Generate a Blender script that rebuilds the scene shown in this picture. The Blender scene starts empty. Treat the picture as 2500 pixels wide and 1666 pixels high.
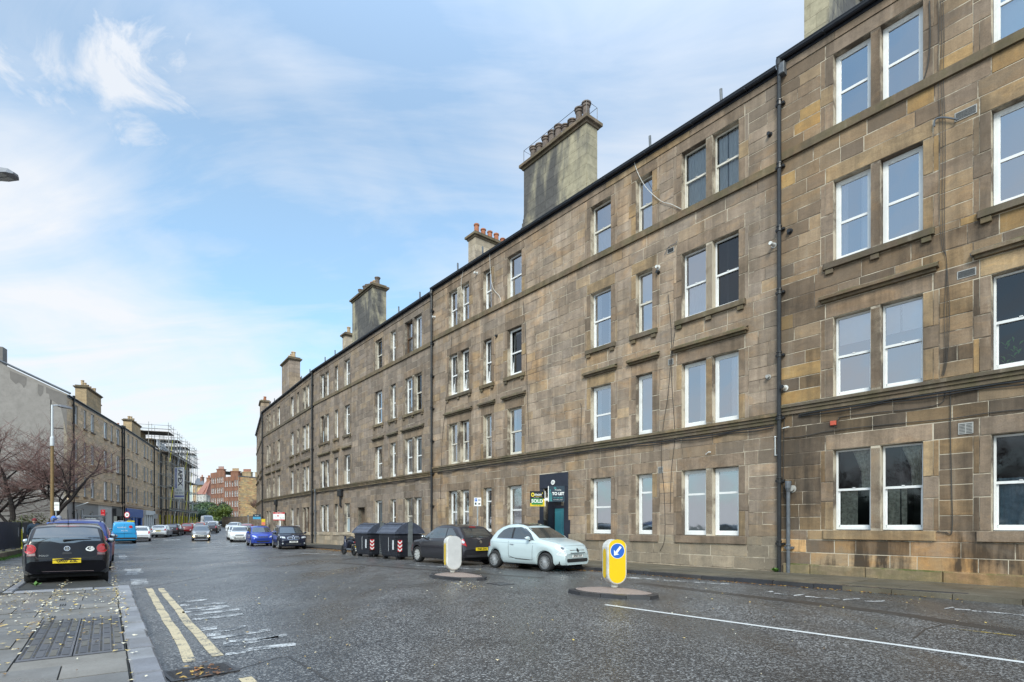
import bpy, bmesh, math, random
from mathutils import Vector, Matrix
from mathutils.bvhtree import BVHTree
R = math.radians
SC = bpy.context.scene
COL = SC.collection
rng = random.Random(7)

# ------------------------------------------------------------------ camera, sky, sun, exposure
F, CX, HY, CH = 1340.0, 1250.0, 1283.0, 1.42      # focal length and horizon of the photograph in its own pixels, eye height
cam_d = bpy.data.cameras.new('camera'); cam = bpy.data.objects.new('camera', cam_d); COL.objects.link(cam)
cam.location = (0, 0, CH); cam.rotation_euler = (R(90), 0, 0)
cam_d.sensor_width = 36; cam_d.lens = 36 * F / 2500; cam_d.shift_y = (HY - 833) / 2500
cam_d.clip_start = 0.05; cam_d.clip_end = 4000
SC.camera = cam
SUN_EL, SUN_AZ = 38, 190      # azimuth clockwise from +Y
world = bpy.data.worlds.new('World'); SC.world = world; world.use_nodes = True
def build_world():
    nt = world.node_tree; N = nt.nodes; L = nt.links
    for n in list(N): N.remove(n)
    out = N.new('ShaderNodeOutputWorld'); bg = N.new('ShaderNodeBackground'); bg.inputs[1].default_value = 0.1
    L.new(bg.outputs[0], out.inputs[0])
    sky = N.new('ShaderNodeTexSky'); sky.sky_type = 'NISHITA'; sky.sun_disc = False
    sky.sun_elevation = R(SUN_EL); sky.sun_rotation = R(SUN_AZ); sky.air_density = 1.0; sky.dust_density = 1.2; sky.ozone_density = 1.5
    tc = N.new('ShaderNodeTexCoord'); sep = N.new('ShaderNodeSeparateXYZ'); L.new(tc.outputs['Generated'], sep.inputs[0])
    def math_(op, a, b=None, c=None, clamp=False):
        m = N.new('ShaderNodeMath'); m.operation = op; m.use_clamp = clamp
        for i, v in enumerate((a, b, c)):
            if v is None: continue
            if isinstance(v, (int, float)): m.inputs[i].default_value = v
            else: L.new(v, m.inputs[i])
        return m.outputs[0]
    z = math_('MAXIMUM', sep.outputs[2], 0.0)
    zz = math_('ADD', z, 0.22)
    px = math_('DIVIDE', sep.outputs[0], zz); py = math_('DIVIDE', sep.outputs[1], zz)
    cb = N.new('ShaderNodeCombineXYZ'); L.new(px, cb.inputs[0]); L.new(py, cb.inputs[1])
    def noise(scale, detail, rough, sx=1, sy=1, rot=0, loc=(0, 0, 0), dist=0):
        mp = N.new('ShaderNodeMapping'); mp.inputs['Scale'].default_value = (sx, sy, 1); mp.inputs['Rotation'].default_value = (0, 0, rot)
        mp.inputs['Location'].default_value = loc
        L.new(cb.outputs[0], mp.inputs[0]); n = N.new('ShaderNodeTexNoise'); L.new(mp.outputs[0], n.inputs[0])
        n.inputs['Scale'].default_value = scale; n.inputs['Detail'].default_value = detail; n.inputs['Roughness'].default_value = rough
        n.inputs['Distortion'].default_value = dist
        return n.outputs['Fac']
    veil = noise(0.9, 5, .52, 1.0, .55, .5, (5.3, 2.2, 0), .4)
    wisp = noise(2.6, 8, .6, .5, 1.5, .35, (1.4, 3.1, 0), .7)
    hz = math_('SUBTRACT', 1.0, math_('MULTIPLY', z, 1.35), clamp=True)          # air thickens towards the horizon
    v = math_('MULTIPLY_ADD', veil, 1.75, -.70)
    v = math_('MULTIPLY_ADD', wisp, 1.15, math_('SUBTRACT', v, .50))
    v = math_('MULTIPLY_ADD', math_('POWER', hz, 2.2), 0.42, v)
    v = math_('ADD', v, .26)
    v = math_('MINIMUM', math_('MAXIMUM', v, 0.28), 0.97)
    # one small white cloud high up, where it hangs in the sky
    def puff(px_, py_, r, sx, thr):
        d = Vector(((px_ - CX) / F, 1, (HY - py_) / F)).normalized()
        e1 = Vector((0, 0, 1)).cross(d).normalized(); e2 = d.cross(e1)
        def dot(vv):
            n = N.new('ShaderNodeVectorMath'); n.operation = 'DOT_PRODUCT'; L.new(tc.outputs['Generated'], n.inputs[0]); n.inputs[1].default_value = vv; return n.outputs['Value']
        a = math_('DIVIDE', dot(e1), r * sx); b = math_('DIVIDE', dot(e2), r)
        q = math_('SQRT', math_('ADD', math_('MULTIPLY', a, a), math_('MULTIPLY', b, b)))
        nn = N.new('ShaderNodeTexNoise'); nn.inputs['Scale'].default_value = 11; nn.inputs['Detail'].default_value = 8; nn.inputs['Roughness'].default_value = .62; nn.inputs['Distortion'].default_value = .6
        L.new(tc.outputs['Generated'], nn.inputs[0])
        m = math_('SUBTRACT', math_('MULTIPLY_ADD', nn.outputs['Fac'], 3.4, -.85), q)
        return math_('MULTIPLY', m, thr, clamp=True)
    pf = math_('MULTIPLY', puff(215, 185, .10, 1.7, 1.1), .88)
    pf2 = math_('MULTIPLY', puff(1520, 80, .07, 1.6, .9), .45)
    v = math_('MAXIMUM', v, math_('MAXIMUM', pf, pf2))
    gain = N.new('ShaderNodeMix'); gain.data_type = 'RGBA'; gain.blend_type = 'MULTIPLY'; gain.inputs[0].default_value = 1
    L.new(sky.outputs[0], gain.inputs[6]); gain.inputs[7].default_value = (1.0, 1.68, 1.76, 1)
    mix = N.new('ShaderNodeMix'); mix.data_type = 'RGBA'; L.new(v, mix.inputs[0]); L.new(gain.outputs[2], mix.inputs[6]); mix.inputs[7].default_value = (5.8, 5.95, 6.2, 1)
    zb = N.new('ShaderNodeMapRange'); zb.interpolation_type = 'SMOOTHSTEP'; L.new(z, zb.inputs[0]); zb.inputs[1].default_value = .55; zb.inputs[2].default_value = 1.0; zb.inputs[3].default_value = 1.0; zb.inputs[4].default_value = 2.4     # an overcast sky is brightest overhead
    fin = N.new('ShaderNodeMix'); fin.data_type = 'RGBA'; fin.blend_type = 'MULTIPLY'; fin.inputs[0].default_value = 1; L.new(mix.outputs[2], fin.inputs[6]); L.new(zb.outputs[0], fin.inputs[7])
    L.new(fin.outputs[2], bg.inputs[0])
build_world()
sd = bpy.data.lights.new('sun', 'SUN'); sd.energy = 1.8; sd.angle = R(20); sd.color = (1, .93, .82)
sun = bpy.data.objects.new('sun', sd); COL.objects.link(sun)
_d = Vector((math.sin(R(SUN_AZ)) * math.cos(R(SUN_EL)), math.cos(R(SUN_AZ)) * math.cos(R(SUN_EL)), math.sin(R(SUN_EL))))
sun.rotation_euler = _d.to_track_quat('Z', 'Y').to_euler()
SC.view_settings.view_transform = 'Standard'; SC.view_settings.look = 'None'; SC.view_settings.gamma = 1
SC.view_settings.exposure = 0.68; SC.view_settings.use_curve_mapping = False
SC.cycles.max_bounces = 6; SC.cycles.transparent_max_bounces = 12

# ------------------------------------------------------------------ small helpers
def gnd(y):      # street level: dips gently, then climbs the hill
    T = [(-40, 0), (16, 0), (26, -.06), (37, -.16), (50, -.17), (62, -.04), (80, .3), (100, .75), (120, 1.2), (150, 2.3), (170, 3.2), (200, 4.6), (400, 12), (2500, 14)]
    for (a, za), (b, zb) in zip(T, T[1:]):
        if y <= b: return za + (zb - za) * max(0, (y - a)) / (b - a)
    return T[-1][1]
def G(px, py, z=0.0):                       # where a sight line through the photo meets the level z
    Y = F * (CH - z) / (py - HY); return Vector(((px - CX) / F * Y, Y, z))
def D(px, py, Y): return Vector(((px - CX) / F * Y, Y, CH + (HY - py) / F * Y))
def lerp(a, b, t): return a + (b - a) * t
class MB:
    def __init__(s): s.v = []; s.f = []; s.m = []; s.mi = 0
    def add(s, vs, fs):
        o = len(s.v); s.v += [tuple(v) for v in vs]; s.f += [tuple(i + o for i in f) for f in fs]; s.m += [s.mi] * len(fs)
        return s
    def box(s, x0, y0, z0, x1, y1, z1, T=None):
        x0, x1 = min(x0, x1), max(x0, x1); y0, y1 = min(y0, y1), max(y0, y1); z0, z1 = min(z0, z1), max(z0, z1)
        vs = [Vector((x, y, z)) for z in (z0, z1) for y in (y0, y1) for x in (x0, x1)]
        if T: vs = [T @ v for v in vs]
        return s.add(vs, [(0, 2, 3, 1), (4, 5, 7, 6), (0, 1, 5, 4), (1, 3, 7, 5), (3, 2, 6, 7), (2, 0, 4, 6)])
    def cbox(s, x0, y0, z0, x1, y1, z1, c=.02):     # box with chamfered outer (+y) edges
        vs = []
        for y, k in ((y0, 0), (y1 - c, 0), (y1, c)):
            vs += [(x0 + k, y, z0 + k), (x1 - k, y, z0 + k), (x1 - k, y, z1 - k), (x0 + k, y, z1 - k)]
        fs = [(3, 2, 1, 0), (8, 9, 10, 11)]
        for a in (0, 4):
            for i in range(4): j = (i + 1) % 4; fs.append((a + i, a + j, a + 4 + j, a + 4 + i))
        fs = [tuple(reversed(f)) for f in fs]
        return s.add(vs, fs)
    def quad(s, *p): return s.add(p, [tuple(range(len(p)))])
    def prism(s, poly, h0, h1, T=None):        # poly in xy, extruded in z
        n = len(poly); vs = [Vector((p[0], p[1], h)) for h in (h0, h1) for p in poly]
        if T: vs = [T @ v for v in vs]
        return s.add(vs, [tuple(range(n))[::-1], tuple(range(n, 2 * n))] + [(i, (i + 1) % n, n + (i + 1) % n, n + i) for i in range(n)])
    def tube(s, pts, r, n=6, caps=True):
        pts = [Vector(p) for p in pts]; rs = r if isinstance(r, (list, tuple)) else [r] * len(pts)
        vs = []; up = None
        for i, p in enumerate(pts):
            d = (pts[min(i + 1, len(pts) - 1)] - pts[max(i - 1, 0)]).normalized()
            if up is None: up = Vector((0, 0, 1)) if abs(d.z) < .9 else Vector((1, 0, 0))
            a = d.cross(up); a = a.normalized() if a.length > 1e-5 else Vector((1, 0, 0)); b = a.cross(d).normalized(); up = b
            for k in range(n):
                t = 2 * math.pi * k / n; vs.append(p + (a * math.cos(t) + b * math.sin(t)) * rs[i])
        fs = []
        for i in range(len(pts) - 1):
            for k in range(n): fs.append((i * n + k, i * n + (k + 1) % n, (i + 1) * n + (k + 1) % n, (i + 1) * n + k))
        if caps: fs += [tuple(range(n))[::-1], tuple((len(pts) - 1) * n + k for k in range(n))]
        return s.add(vs, fs)
    def lathe(s, prof, n=20, T=None):          # prof (r,z) about z
        vs = []
        for r_, z_ in prof:
            for k in range(n): t = 2 * math.pi * k / n; vs.append(Vector((r_ * math.cos(t), r_ * math.sin(t), z_)))
        if T: vs = [T @ v for v in vs]
        fs = [(i * n + k, i * n + (k + 1) % n, (i + 1) * n + (k + 1) % n, (i + 1) * n + k) for i in range(len(prof) - 1) for k in range(n)]
        return s.add(vs, fs)
    def ball(s, c, rx, ry, rz, n=10, m=7):
        c = Vector(c); vs = []; fs = []
        for i in range(m + 1):
            a = math.pi * i / m
            for k in range(n): t = 2 * math.pi * k / n; vs.append(c + Vector((rx * math.sin(a) * math.cos(t), ry * math.sin(a) * math.sin(t), rz * math.cos(a))))
        for i in range(m):
            for k in range(n): fs.append((i * n + k, (i + 1) * n + k, (i + 1) * n + (k + 1) % n, i * n + (k + 1) % n))
        return s.add(vs, fs)
    def mesh(s, name, mats, smooth=False):
        me = bpy.data.meshes.new(name); me.from_pydata(s.v, [], s.f)
        for m in (mats if isinstance(mats, (list, tuple)) else [mats]): me.materials.append(m)
        if any(s.m): me.polygons.foreach_set('material_index', s.m)
        if smooth: me.polygons.foreach_set('use_smooth', [True] * len(me.polygons))
        me.update(); return me
    def build(s, name, mats, parent=None, smooth=False, kind=None):
        return obj(name, s.mesh(name, mats, smooth), parent, kind)
def obj(name, me, parent=None, kind=None):
    o = bpy.data.objects.new(name, me); COL.objects.link(o)
    if parent is not None: o.parent = parent
    if kind: o['kind'] = kind
    return o
def tag(o, label, cat, group=None, kind=None):
    o['label'] = label; o['category'] = cat
    if group: o['group'] = group
    if kind: o['kind'] = kind
    return o
def thing(name, label, cat, loc=(0, 0, 0), rz=0, group=None):
    o = bpy.data.objects.new(name, None); COL.objects.link(o); o.empty_display_size = .2
    o.location = loc; o.rotation_euler = (0, 0, rz); return tag(o, label, cat, group)
def copy_tree(o, parent=None):
    c = o.copy(); COL.objects.link(c); c.parent = parent
    for ch in list(o.children): copy_tree(ch, c)
    return c
def frame(p, right, up):                    # matrix with x=right, y=up, z=towards the reader
    r = Vector(right).normalized(); u = Vector(up).normalized(); f = r.cross(u).normalized(); u = f.cross(r)
    m = Matrix((r, u, f)).transposed().to_4x4(); m.translation = Vector(p); return m
_txt = {}
def text(body, size, mat, M, parent=None, name='lettering', bold=0.0, align='CENTER', sx=1.0, depth=.001):
    key = (body, size, bold, align, sx, mat.name)
    if key not in _txt:
        cu = bpy.data.curves.new('t', 'FONT'); cu.body = body; cu.size = size; cu.align_x = align; cu.align_y = 'CENTER'; cu.offset = bold; cu.extrude = depth
        cu.resolution_u = 3
        t = bpy.data.objects.new('t', cu); COL.objects.link(t)
        dg = bpy.context.evaluated_depsgraph_get(); me = bpy.data.meshes.new_from_object(t.evaluated_get(dg))
        for v in me.vertices: v.co.x *= sx
        me.materials.clear(); me.materials.append(mat); bpy.data.objects.remove(t); _txt[key] = me
    o = obj(name, _txt[key], parent); o.matrix_local = M; return o

# ------------------------------------------------------------------ materials
def nm(name):
    m = bpy.data.materials.new(name); m.use_nodes = True; nt = m.node_tree
    return m, nt, nt.nodes, nt.links, nt.nodes['Principled BSDF']
def ramp(N, stops, interp='LINEAR'):
    r = N.new('ShaderNodeValToRGB'); r.color_ramp.interpolation = interp; e = r.color_ramp.elements
    while len(e) < len(stops): e.new(.5)
    for el, (p, c) in zip(e, stops):
        el.position = p; el.color = (*c, 1) if len(c) == 3 else c
    return r
def noise(N, L, co, scale, detail=5, rough=.55, dist=0, sc=None):
    if sc:
        mp = N.new('ShaderNodeMapping'); mp.inputs['Scale'].default_value = sc; L.new(co, mp.inputs[0]); co = mp.outputs[0]
    n = N.new('ShaderNodeTexNoise'); n.inputs['Scale'].default_value = scale; n.inputs['Detail'].default_value = detail
    n.inputs['Roughness'].default_value = rough; n.inputs['Distortion'].default_value = dist; L.new(co, n.inputs[0]); return n.outputs['Fac']
def mixc(N, L, f, a, b, mode='MIX'):
    m = N.new('ShaderNodeMix'); m.data_type = 'RGBA'; m.blend_type = mode
    for i, v in ((0, f), (6, a), (7, b)):
        if isinstance(v, (int, float)): m.inputs[i].default_value = v
        elif isinstance(v, tuple): m.inputs[i].default_value = (*v, 1)
        else: L.new(v, m.inputs[i])
    return m.outputs[2]
def mth(N, L, op, a, b=None, c=None, clamp=False):
    m = N.new('ShaderNodeMath'); m.operation = op; m.use_clamp = clamp
    for i, v in enumerate((a, b, c)):
        if v is None: continue
        if isinstance(v, (int, float)): m.inputs[i].default_value = v
        else: L.new(v, m.inputs[i])
    return m.outputs[0]
def bump(N, L, b, h, st, dist=.01):
    n = N.new('ShaderNodeBump'); n.inputs['Strength'].default_value = st; n.inputs['Distance'].default_value = dist; L.new(h, n.inputs['Height']); L.new(n.outputs[0], b.inputs['Normal'])
def mat(name, col, rough=.55, metal=0, var=.18, scale=6, bmp=.0, coat=0, emit=0, spec=None, dirt=0):
    m, nt, N, L, b = nm(name)
    b.inputs['Roughness'].default_value = rough; b.inputs['Metallic'].default_value = metal; b.inputs['Coat Weight'].default_value = coat
    b.inputs['Coat Roughness'].default_value = .04
    if spec is not None: b.inputs['Specular IOR Level'].default_value = spec
    if var or bmp or dirt:
        tc = N.new('ShaderNodeTexCoord'); g = N.new('ShaderNodeNewGeometry')
        n = noise(N, L, tc.outputs['Object'], scale, 6, .6)
        r = ramp(N, [(.25, tuple(c * (1 - var) for c in col)), (.75, tuple(min(1, c * (1 + var)) for c in col))]); L.new(n, r.inputs[0]); c = r.outputs[0]
        if dirt:
            d = noise(N, L, g.outputs['Position'], 2.2, 8, .7); dr = ramp(N, [(.45, (0, 0, 0)), (.72, (dirt,) * 3)]); L.new(d, dr.inputs[0])
            c = mixc(N, L, dr.outputs[0], c, (.06, .055, .045))
        L.new(c, b.inputs['Base Color'])
        if bmp: bump(N, L, b, n, bmp)
    else: b.inputs['Base Color'].default_value = (*col, 1)
    if emit: b.inputs['Emission Color'].default_value = (*col, 1); b.inputs['Emission Strength'].default_value = emit
    return m
def stone_mat(name, pal, gain=1.0, stain=.6, soot=(.085, .066, .048), moss=0, rough=.85, gscale=1.0, sth=(.40, .66), patch=.35):
    m, nt, N, L, b = nm(name)
    oi = N.new('ShaderNodeObjectInfo'); ge = N.new('ShaderNodeNewGeometry')
    rnd = mth(N, L, 'FRACT', mth(N, L, 'MULTIPLY_ADD', oi.outputs['Random'], 7.31, ge.outputs['Random Per Island']))
    k = len(pal)
    rp = ramp(N, [(i / k, tuple(c * gain * w_ for c, w_ in zip(p, (1.38, 1.27, 1.21)))) for i, p in enumerate(pal)], 'CONSTANT'); L.new(rnd, rp.inputs[0])
    v2 = mth(N, L, 'FRACT', mth(N, L, 'MULTIPLY', rnd, 37.7)); br = mth(N, L, 'MULTIPLY_ADD', v2, .3, .85)
    pos = ge.outputs['Position']
    off = N.new('ShaderNodeVectorMath'); off.operation = 'MULTIPLY_ADD'; L.new(pos, off.inputs[0]); off.inputs[1].default_value = (1, 1, 1)
    cmb = N.new('ShaderNodeCombineXYZ'); L.new(mth(N, L, 'MULTIPLY', rnd, 9.0), cmb.inputs[0]); L.new(mth(N, L, 'MULTIPLY', v2, 9.0), cmb.inputs[2]); L.new(cmb.outputs[0], off.inputs[2])
    bed = noise(N, L, off.outputs[0], 2.6 * gscale, 6, .6, 1.2, (1, 1, 2.2))
    grain = noise(N, L, pos, 42 * gscale, 5, .7)
    big = noise(N, L, pos, .75, 6, .62, .3)
    streak = noise(N, L, pos, 1.6, 7, .65, .2, (2.2, 2.2, .22))
    c = mixc(N, L, 1.0, rp.outputs[0], br, 'MULTIPLY')
    b2 = ramp(N, [(.3, (.72, .70, .70)), (.55, (1, 1, 1)), (.74, (1.25, 1.16, 1.0))]); L.new(bed, b2.inputs[0]); c = mixc(N, L, .8, c, b2.outputs[0], 'MULTIPLY')
    g2 = ramp(N, [(.3, (.75,) * 3), (.7, (1.22,) * 3)]); L.new(grain, g2.inputs[0]); c = mixc(N, L, .75, c, g2.outputs[0], 'MULTIPLY')
    s2 = ramp(N, [(sth[0], (1, 1, 1)), (sth[1], (0, 0, 0))]); L.new(mth(N, L, 'MULTIPLY_ADD', streak, .55, mth(N, L, 'MULTIPLY', big, .5)), s2.inputs[0])
    c = mixc(N, L, mth(N, L, 'MULTIPLY', s2.outputs[0], stain), c, soot)
    oc = ramp(N, [(.50, (0, 0, 0)), (.68, (1, 1, 1))]); L.new(noise(N, L, pos, .55, 7, .66, .8, (1, 1, 1.5)), oc.inputs[0]); c = mixc(N, L, mth(N, L, 'MULTIPLY', oc.outputs[0], patch), c, mixc(N, L, 1.0, c, (1.35, 1.05, .68), 'MULTIPLY'))
    w = ramp(N, [(.60, (0, 0, 0)), (.78, (1, 1, 1))]); L.new(streak, w.inputs[0]); c = mixc(N, L, mth(N, L, 'MULTIPLY', w.outputs[0], .35), c, (.42, .38, .31))
    a1 = N.new('ShaderNodeAttribute'); a1.attribute_type = 'OBJECT'; a1.attribute_name = 'soot'; a2 = N.new('ShaderNodeAttribute'); a2.attribute_type = 'GEOMETRY'; a2.attribute_name = 'soot_m'
    sv = mth(N, L, 'ADD', a1.outputs['Fac'], a2.outputs['Fac']); sr = ramp(N, [(.32, (.45,) * 3), (.62, (1,) * 3)]); L.new(mth(N, L, 'MULTIPLY_ADD', streak, .5, mth(N, L, 'MULTIPLY', bed, .5)), sr.inputs[0])
    c = mixc(N, L, mth(N, L, 'MULTIPLY', sv, sr.outputs[0], clamp=True), c, (.062, .052, .042))
    if moss:
        sep = N.new('ShaderNodeSeparateXYZ'); L.new(ge.outputs['True Normal'], sep.inputs[0])
        mn = ramp(N, [(.42, (0, 0, 0)), (.6, (1, 1, 1))]); L.new(noise(N, L, pos, 1.7, 7, .7), mn.inputs[0])
        up = ramp(N, [(.0, (.35,) * 3), (.45, (1,) * 3)]); L.new(sep.outputs[2], up.inputs[0])
        c = mixc(N, L, mth(N, L, 'MULTIPLY', mth(N, L, 'MULTIPLY', mn.outputs[0], up.outputs[0]), moss), c, (.075, .085, .025))
    L.new(c, b.inputs['Base Color']); b.inputs['Roughness'].default_value = rough; b.inputs['Specular IOR Level'].default_value = .25
    bump(N, L, b, mth(N, L, 'MULTIPLY_ADD', grain, .35, bed), .45, .012)
    return m
TAN = [(.33, .25, .16), (.29, .225, .15), (.26, .20, .14), (.36, .25, .12), (.27, .215, .155), (.23, .18, .13), (.40, .275, .12), (.31, .235, .15), (.25, .20, .15), (.33, .255, .165), (.22, .18, .14), (.30, .235, .16)]
TANB = [(.33, .262, .188), (.31, .25, .183), (.30, .245, .188), (.34, .258, .165), (.285, .238, .185), (.315, .255, .188), (.36, .27, .16), (.33, .262, .19), (.27, .228, .182), (.345, .275, .20), (.295, .238, .178), (.32, .26, .19), (.26, .21, .155), (.335, .265, .19)]
GRY = [(.24, .205, .168), (.225, .195, .165), (.205, .18, .155), (.25, .208, .16), (.22, .195, .168), (.195, .172, .15), (.26, .215, .16), (.23, .20, .17)]
m_stoneA = stone_mat('sandstone_near', TAN, 1.0, .62)
TANB = [tuple(lerp(c, sum(p) / 3, .22) for c in p) for p in TANB]
m_stoneB = stone_mat('sandstone_tan', TANB, 1.12, .66, patch=.5)
m_stoneAl = stone_mat('sandstone_sooty_brown', [(.22, .165, .11), (.20, .155, .108), (.17, .135, .10), (.25, .18, .105), (.19, .15, .11), (.27, .195, .11), (.15, .12, .09)], 1.0, .85, (.035, .028, .022))
m_stoneC = stone_mat('sandstone_sooty', GRY, 1.14, .6, patch=.12)
m_stoneD = stone_mat('sandstone_dark', GRY, .95, .65, patch=.1)
m_dress = stone_mat('dressed_stone', [(.25, .20, .15), (.22, .18, .14), (.30, .23, .14), (.205, .17, .135), (.235, .19, .145)], 1.0, .75, gscale=.8)
m_dressC = stone_mat('dressed_stone_sooty', GRY, .92, .7, gscale=.8)
m_string = stone_mat('string_course_stone', [(.15, .125, .095), (.12, .105, .085), (.17, .14, .10)], 1.0, .8, moss=.85)
m_plB = stone_mat('cement_render', [(.30, .265, .205), (.28, .25, .195), (.315, .275, .21)], 1.0, .55, (.11, .10, .08), gscale=.6)
m_plA = stone_mat('eroded_plinth_stone', [(.36, .28, .18), (.27, .22, .165), (.22, .18, .14), (.42, .31, .18), (.25, .2, .15)], 1.0, 1.0, (.07, .052, .038), gscale=1.3, sth=(.44, .56), patch=.9)
m_plC = stone_mat('painted_plinth_stone', [(.38, .345, .27), (.35, .32, .26)], 1.0, .4, (.14, .12, .1))
m_left = stone_mat('sandstone_left', [(.36, .30, .215), (.33, .28, .20), (.385, .315, .215), (.31, .265, .205), (.35, .285, .19)], 1.5, .15, patch=.15)
def stack_mat():
    m, nt, N, L, b = nm('weathered_chimney_render'); ge = N.new('ShaderNodeNewGeometry'); pos = ge.outputs['Position']
    n = noise(N, L, pos, .62, 6, .58, .5, (1, 1, .38)); r = ramp(N, [(.445, (.088, .083, .078)), (.49, (.16, .146, .118)), (.56, (.33, .29, .20))]); L.new(n, r.inputs[0])
    g = noise(N, L, pos, 5, 7, .7); a = ramp(N, [(.3, (.75,) * 3), (.7, (1.3,) * 3)]); L.new(g, a.inputs[0]); k = ramp(N, [(0, (.9,) * 3), (1, (1.1,) * 3)]); L.new(ge.outputs['Random Per Island'], k.inputs[0])
    L.new(mixc(N, L, 1.0, mixc(N, L, 1.0, r.outputs[0], a.outputs[0], 'MULTIPLY'), k.outputs[0], 'MULTIPLY'), b.inputs['Base Color']); b.inputs['Roughness'].default_value = .85; bump(N, L, b, g, .4, .01); return m
m_stack = stack_mat()
def mortar(name, lo, hi):
    m, nt, N, L, b = nm(name); ge = N.new('ShaderNodeNewGeometry'); r = ramp(N, [(.42, lo), (.56, hi)]); L.new(noise(N, L, ge.outputs['Position'], .9, 6, .7), r.inputs[0]); L.new(r.outputs[0], b.inputs['Base Color']); b.inputs['Roughness'].default_value = .95; return m
m_mortar = mortar('mortar', (.13, .10, .075), (.52, .45, .35)); m_mortarC = mortar('mortar_grey', (.12, .10, .085), (.42, .37, .30))
m_harl = mat('grey_harling', (.285, .262, .245), .95, var=.12, scale=1.2, bmp=.3, dirt=.25)
m_wet = mat('damp_harling', (.17, .155, .145), .8, var=.12, scale=2)
m_slate = mat('roof_slate', (.13, .14, .16), .55, var=.4, scale=5, bmp=.3)
m_iron = mat('black_cast_iron', (.022, .023, .026), .35, .2, var=.3, scale=9, dirt=.3)
m_gut = mat('gutter_iron', (.028, .032, .042), .38, .2, var=.25, scale=5)
m_lead = mat('lead_grey', (.12, .13, .145), .5, .2, var=.3)
m_white = mat('white_window_paint', (.78, .78, .77), .35, var=.06, dirt=.12)
m_cream = mat('cream_window_paint', (.66, .62, .54), .5, var=.12, dirt=.3)
m_brown = mat('brown_window_paint', (.10, .055, .03), .5, var=.2)
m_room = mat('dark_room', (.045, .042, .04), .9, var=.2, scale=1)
m_cur = mat('net_curtain', (.62, .62, .63), .9, var=.08)
m_curl = mat('white_blind', (.72, .73, .75), .85, var=.04)
m_curd = mat('patterned_drape', (.48, .44, .36), .9, var=.6, scale=14)
m_curb = mat('striped_blue_drape', (.28, .36, .42), .9, var=.35, scale=9)
m_frost = mat('frosted_sheet', (.36, .42, .45), .45, var=.12, scale=2)
def pane_mat(name, tint, ior, add):
    m, nt, N, L, b = nm(name); out = N['Material Output']; N.remove(b)
    fr = N.new('ShaderNodeFresnel'); fr.inputs[0].default_value = ior
    tr = N.new('ShaderNodeBsdfTransparent'); tr.inputs[0].default_value = (*tint, 1)
    gl = N.new('ShaderNodeBsdfGlossy'); gl.inputs['Roughness'].default_value = .03; gl.inputs['Color'].default_value = (.93, .95, 1, 1)
    ge = N.new('ShaderNodeNewGeometry'); bp = N.new('ShaderNodeBump'); bp.inputs['Strength'].default_value = .12; bp.inputs['Distance'].default_value = .02
    L.new(noise(N, L, ge.outputs['Position'], 1.6, 2, .5), bp.inputs['Height']); L.new(bp.outputs[0], gl.inputs['Normal'])
    mx = N.new('ShaderNodeMixShader'); L.new(mth(N, L, 'ADD', fr.outputs[0], add, clamp=True), mx.inputs[0]); L.new(tr.outputs[0], mx.inputs[1]); L.new(gl.outputs[0], mx.inputs[2])
    L.new(mx.outputs[0], out.inputs[0]); return m
m_pane = pane_mat('window_glass', (.84, .87, .88), 1.7, .34); m_paned = pane_mat('dim_window_glass', (.75, .78, .78), 1.5, .03)
# ------------------------------------------------------------------ ground materials
def asphalt_mat():
    m, nt, N, L, b = nm('wet_asphalt'); ge = N.new('ShaderNodeNewGeometry'); pos = ge.outputs['Position']
    vo = N.new('ShaderNodeTexVoronoi'); vo.inputs['Scale'].default_value = 56; L.new(pos, vo.inputs[0])
    sp = N.new('ShaderNodeSeparateColor'); L.new(vo.outputs['Color'], sp.inputs[0])
    chip = ramp(N, [(.0, (.036, .034, .034)), (.45, (.08, .077, .077)), (.66, (.15, .145, .142)), (.82, (.29, .28, .27)), (1, (.56, .55, .53))]); L.new(sp.outputs[0], chip.inputs[0])
    cell = ramp(N, [(.0, (1, 1, 1)), (.55, (.5, .5, .5))]); L.new(vo.outputs['Distance'], cell.inputs[0])
    c = mixc(N, L, .8, chip.outputs[0], cell.outputs[0], 'MULTIPLY')
    big = noise(N, L, pos, .35, 6, .6, .5); track = noise(N, L, pos, .8, 5, .6, .2, (1.0, .25, 1))
    rr = ramp(N, [(.35, (.55,) * 3), (.65, (1.15,) * 3)]); L.new(big, rr.inputs[0]); c = mixc(N, L, .9, c, rr.outputs[0], 'MULTIPLY')
    wet = ramp(N, [(.44, (0,) * 3), (.62, (1,) * 3)]); L.new(track, wet.inputs[0])
    c = mixc(N, L, mth(N, L, 'MULTIPLY', wet.outputs[0], .45), c, (.05, .047, .046))
    L.new(c, b.inputs['Base Color'])
    ro = ramp(N, [(.0, (.42,) * 3), (1, (.24,) * 3)]); L.new(wet.outputs[0], ro.inputs[0]); L.new(ro.outputs[0], b.inputs['Roughness'])
    b.inputs['Specular IOR Level'].default_value = .6
    bump(N, L, b, mth(N, L, 'MULTIPLY', vo.outputs['Distance'], -1), .55, .006); return m
m_asph = asphalt_mat()
def paint_mat(name, col, wear):
    m, nt, N, L, b = nm(name); ge = N.new('ShaderNodeNewGeometry'); pos = ge.outputs['Position']
    n = mth(N, L, 'MULTIPLY_ADD', noise(N, L, pos, 38, 4, .7), .5, mth(N, L, 'MULTIPLY', noise(N, L, pos, 3.5, 5, .6), .5))
    r = ramp(N, [(wear - .04, (0,) * 3), (wear + .04, (1,) * 3)]); L.new(n, r.inputs[0])
    c = mixc(N, L, r.outputs[0], (.06, .06, .062), mixc(N, L, noise(N, L, pos, 9, 5), tuple(x * .8 for x in col), col))
    L.new(c, b.inputs['Base Color']); b.inputs['Roughness'].default_value = .42; bump(N, L, b, n, .3, .005); return m
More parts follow.
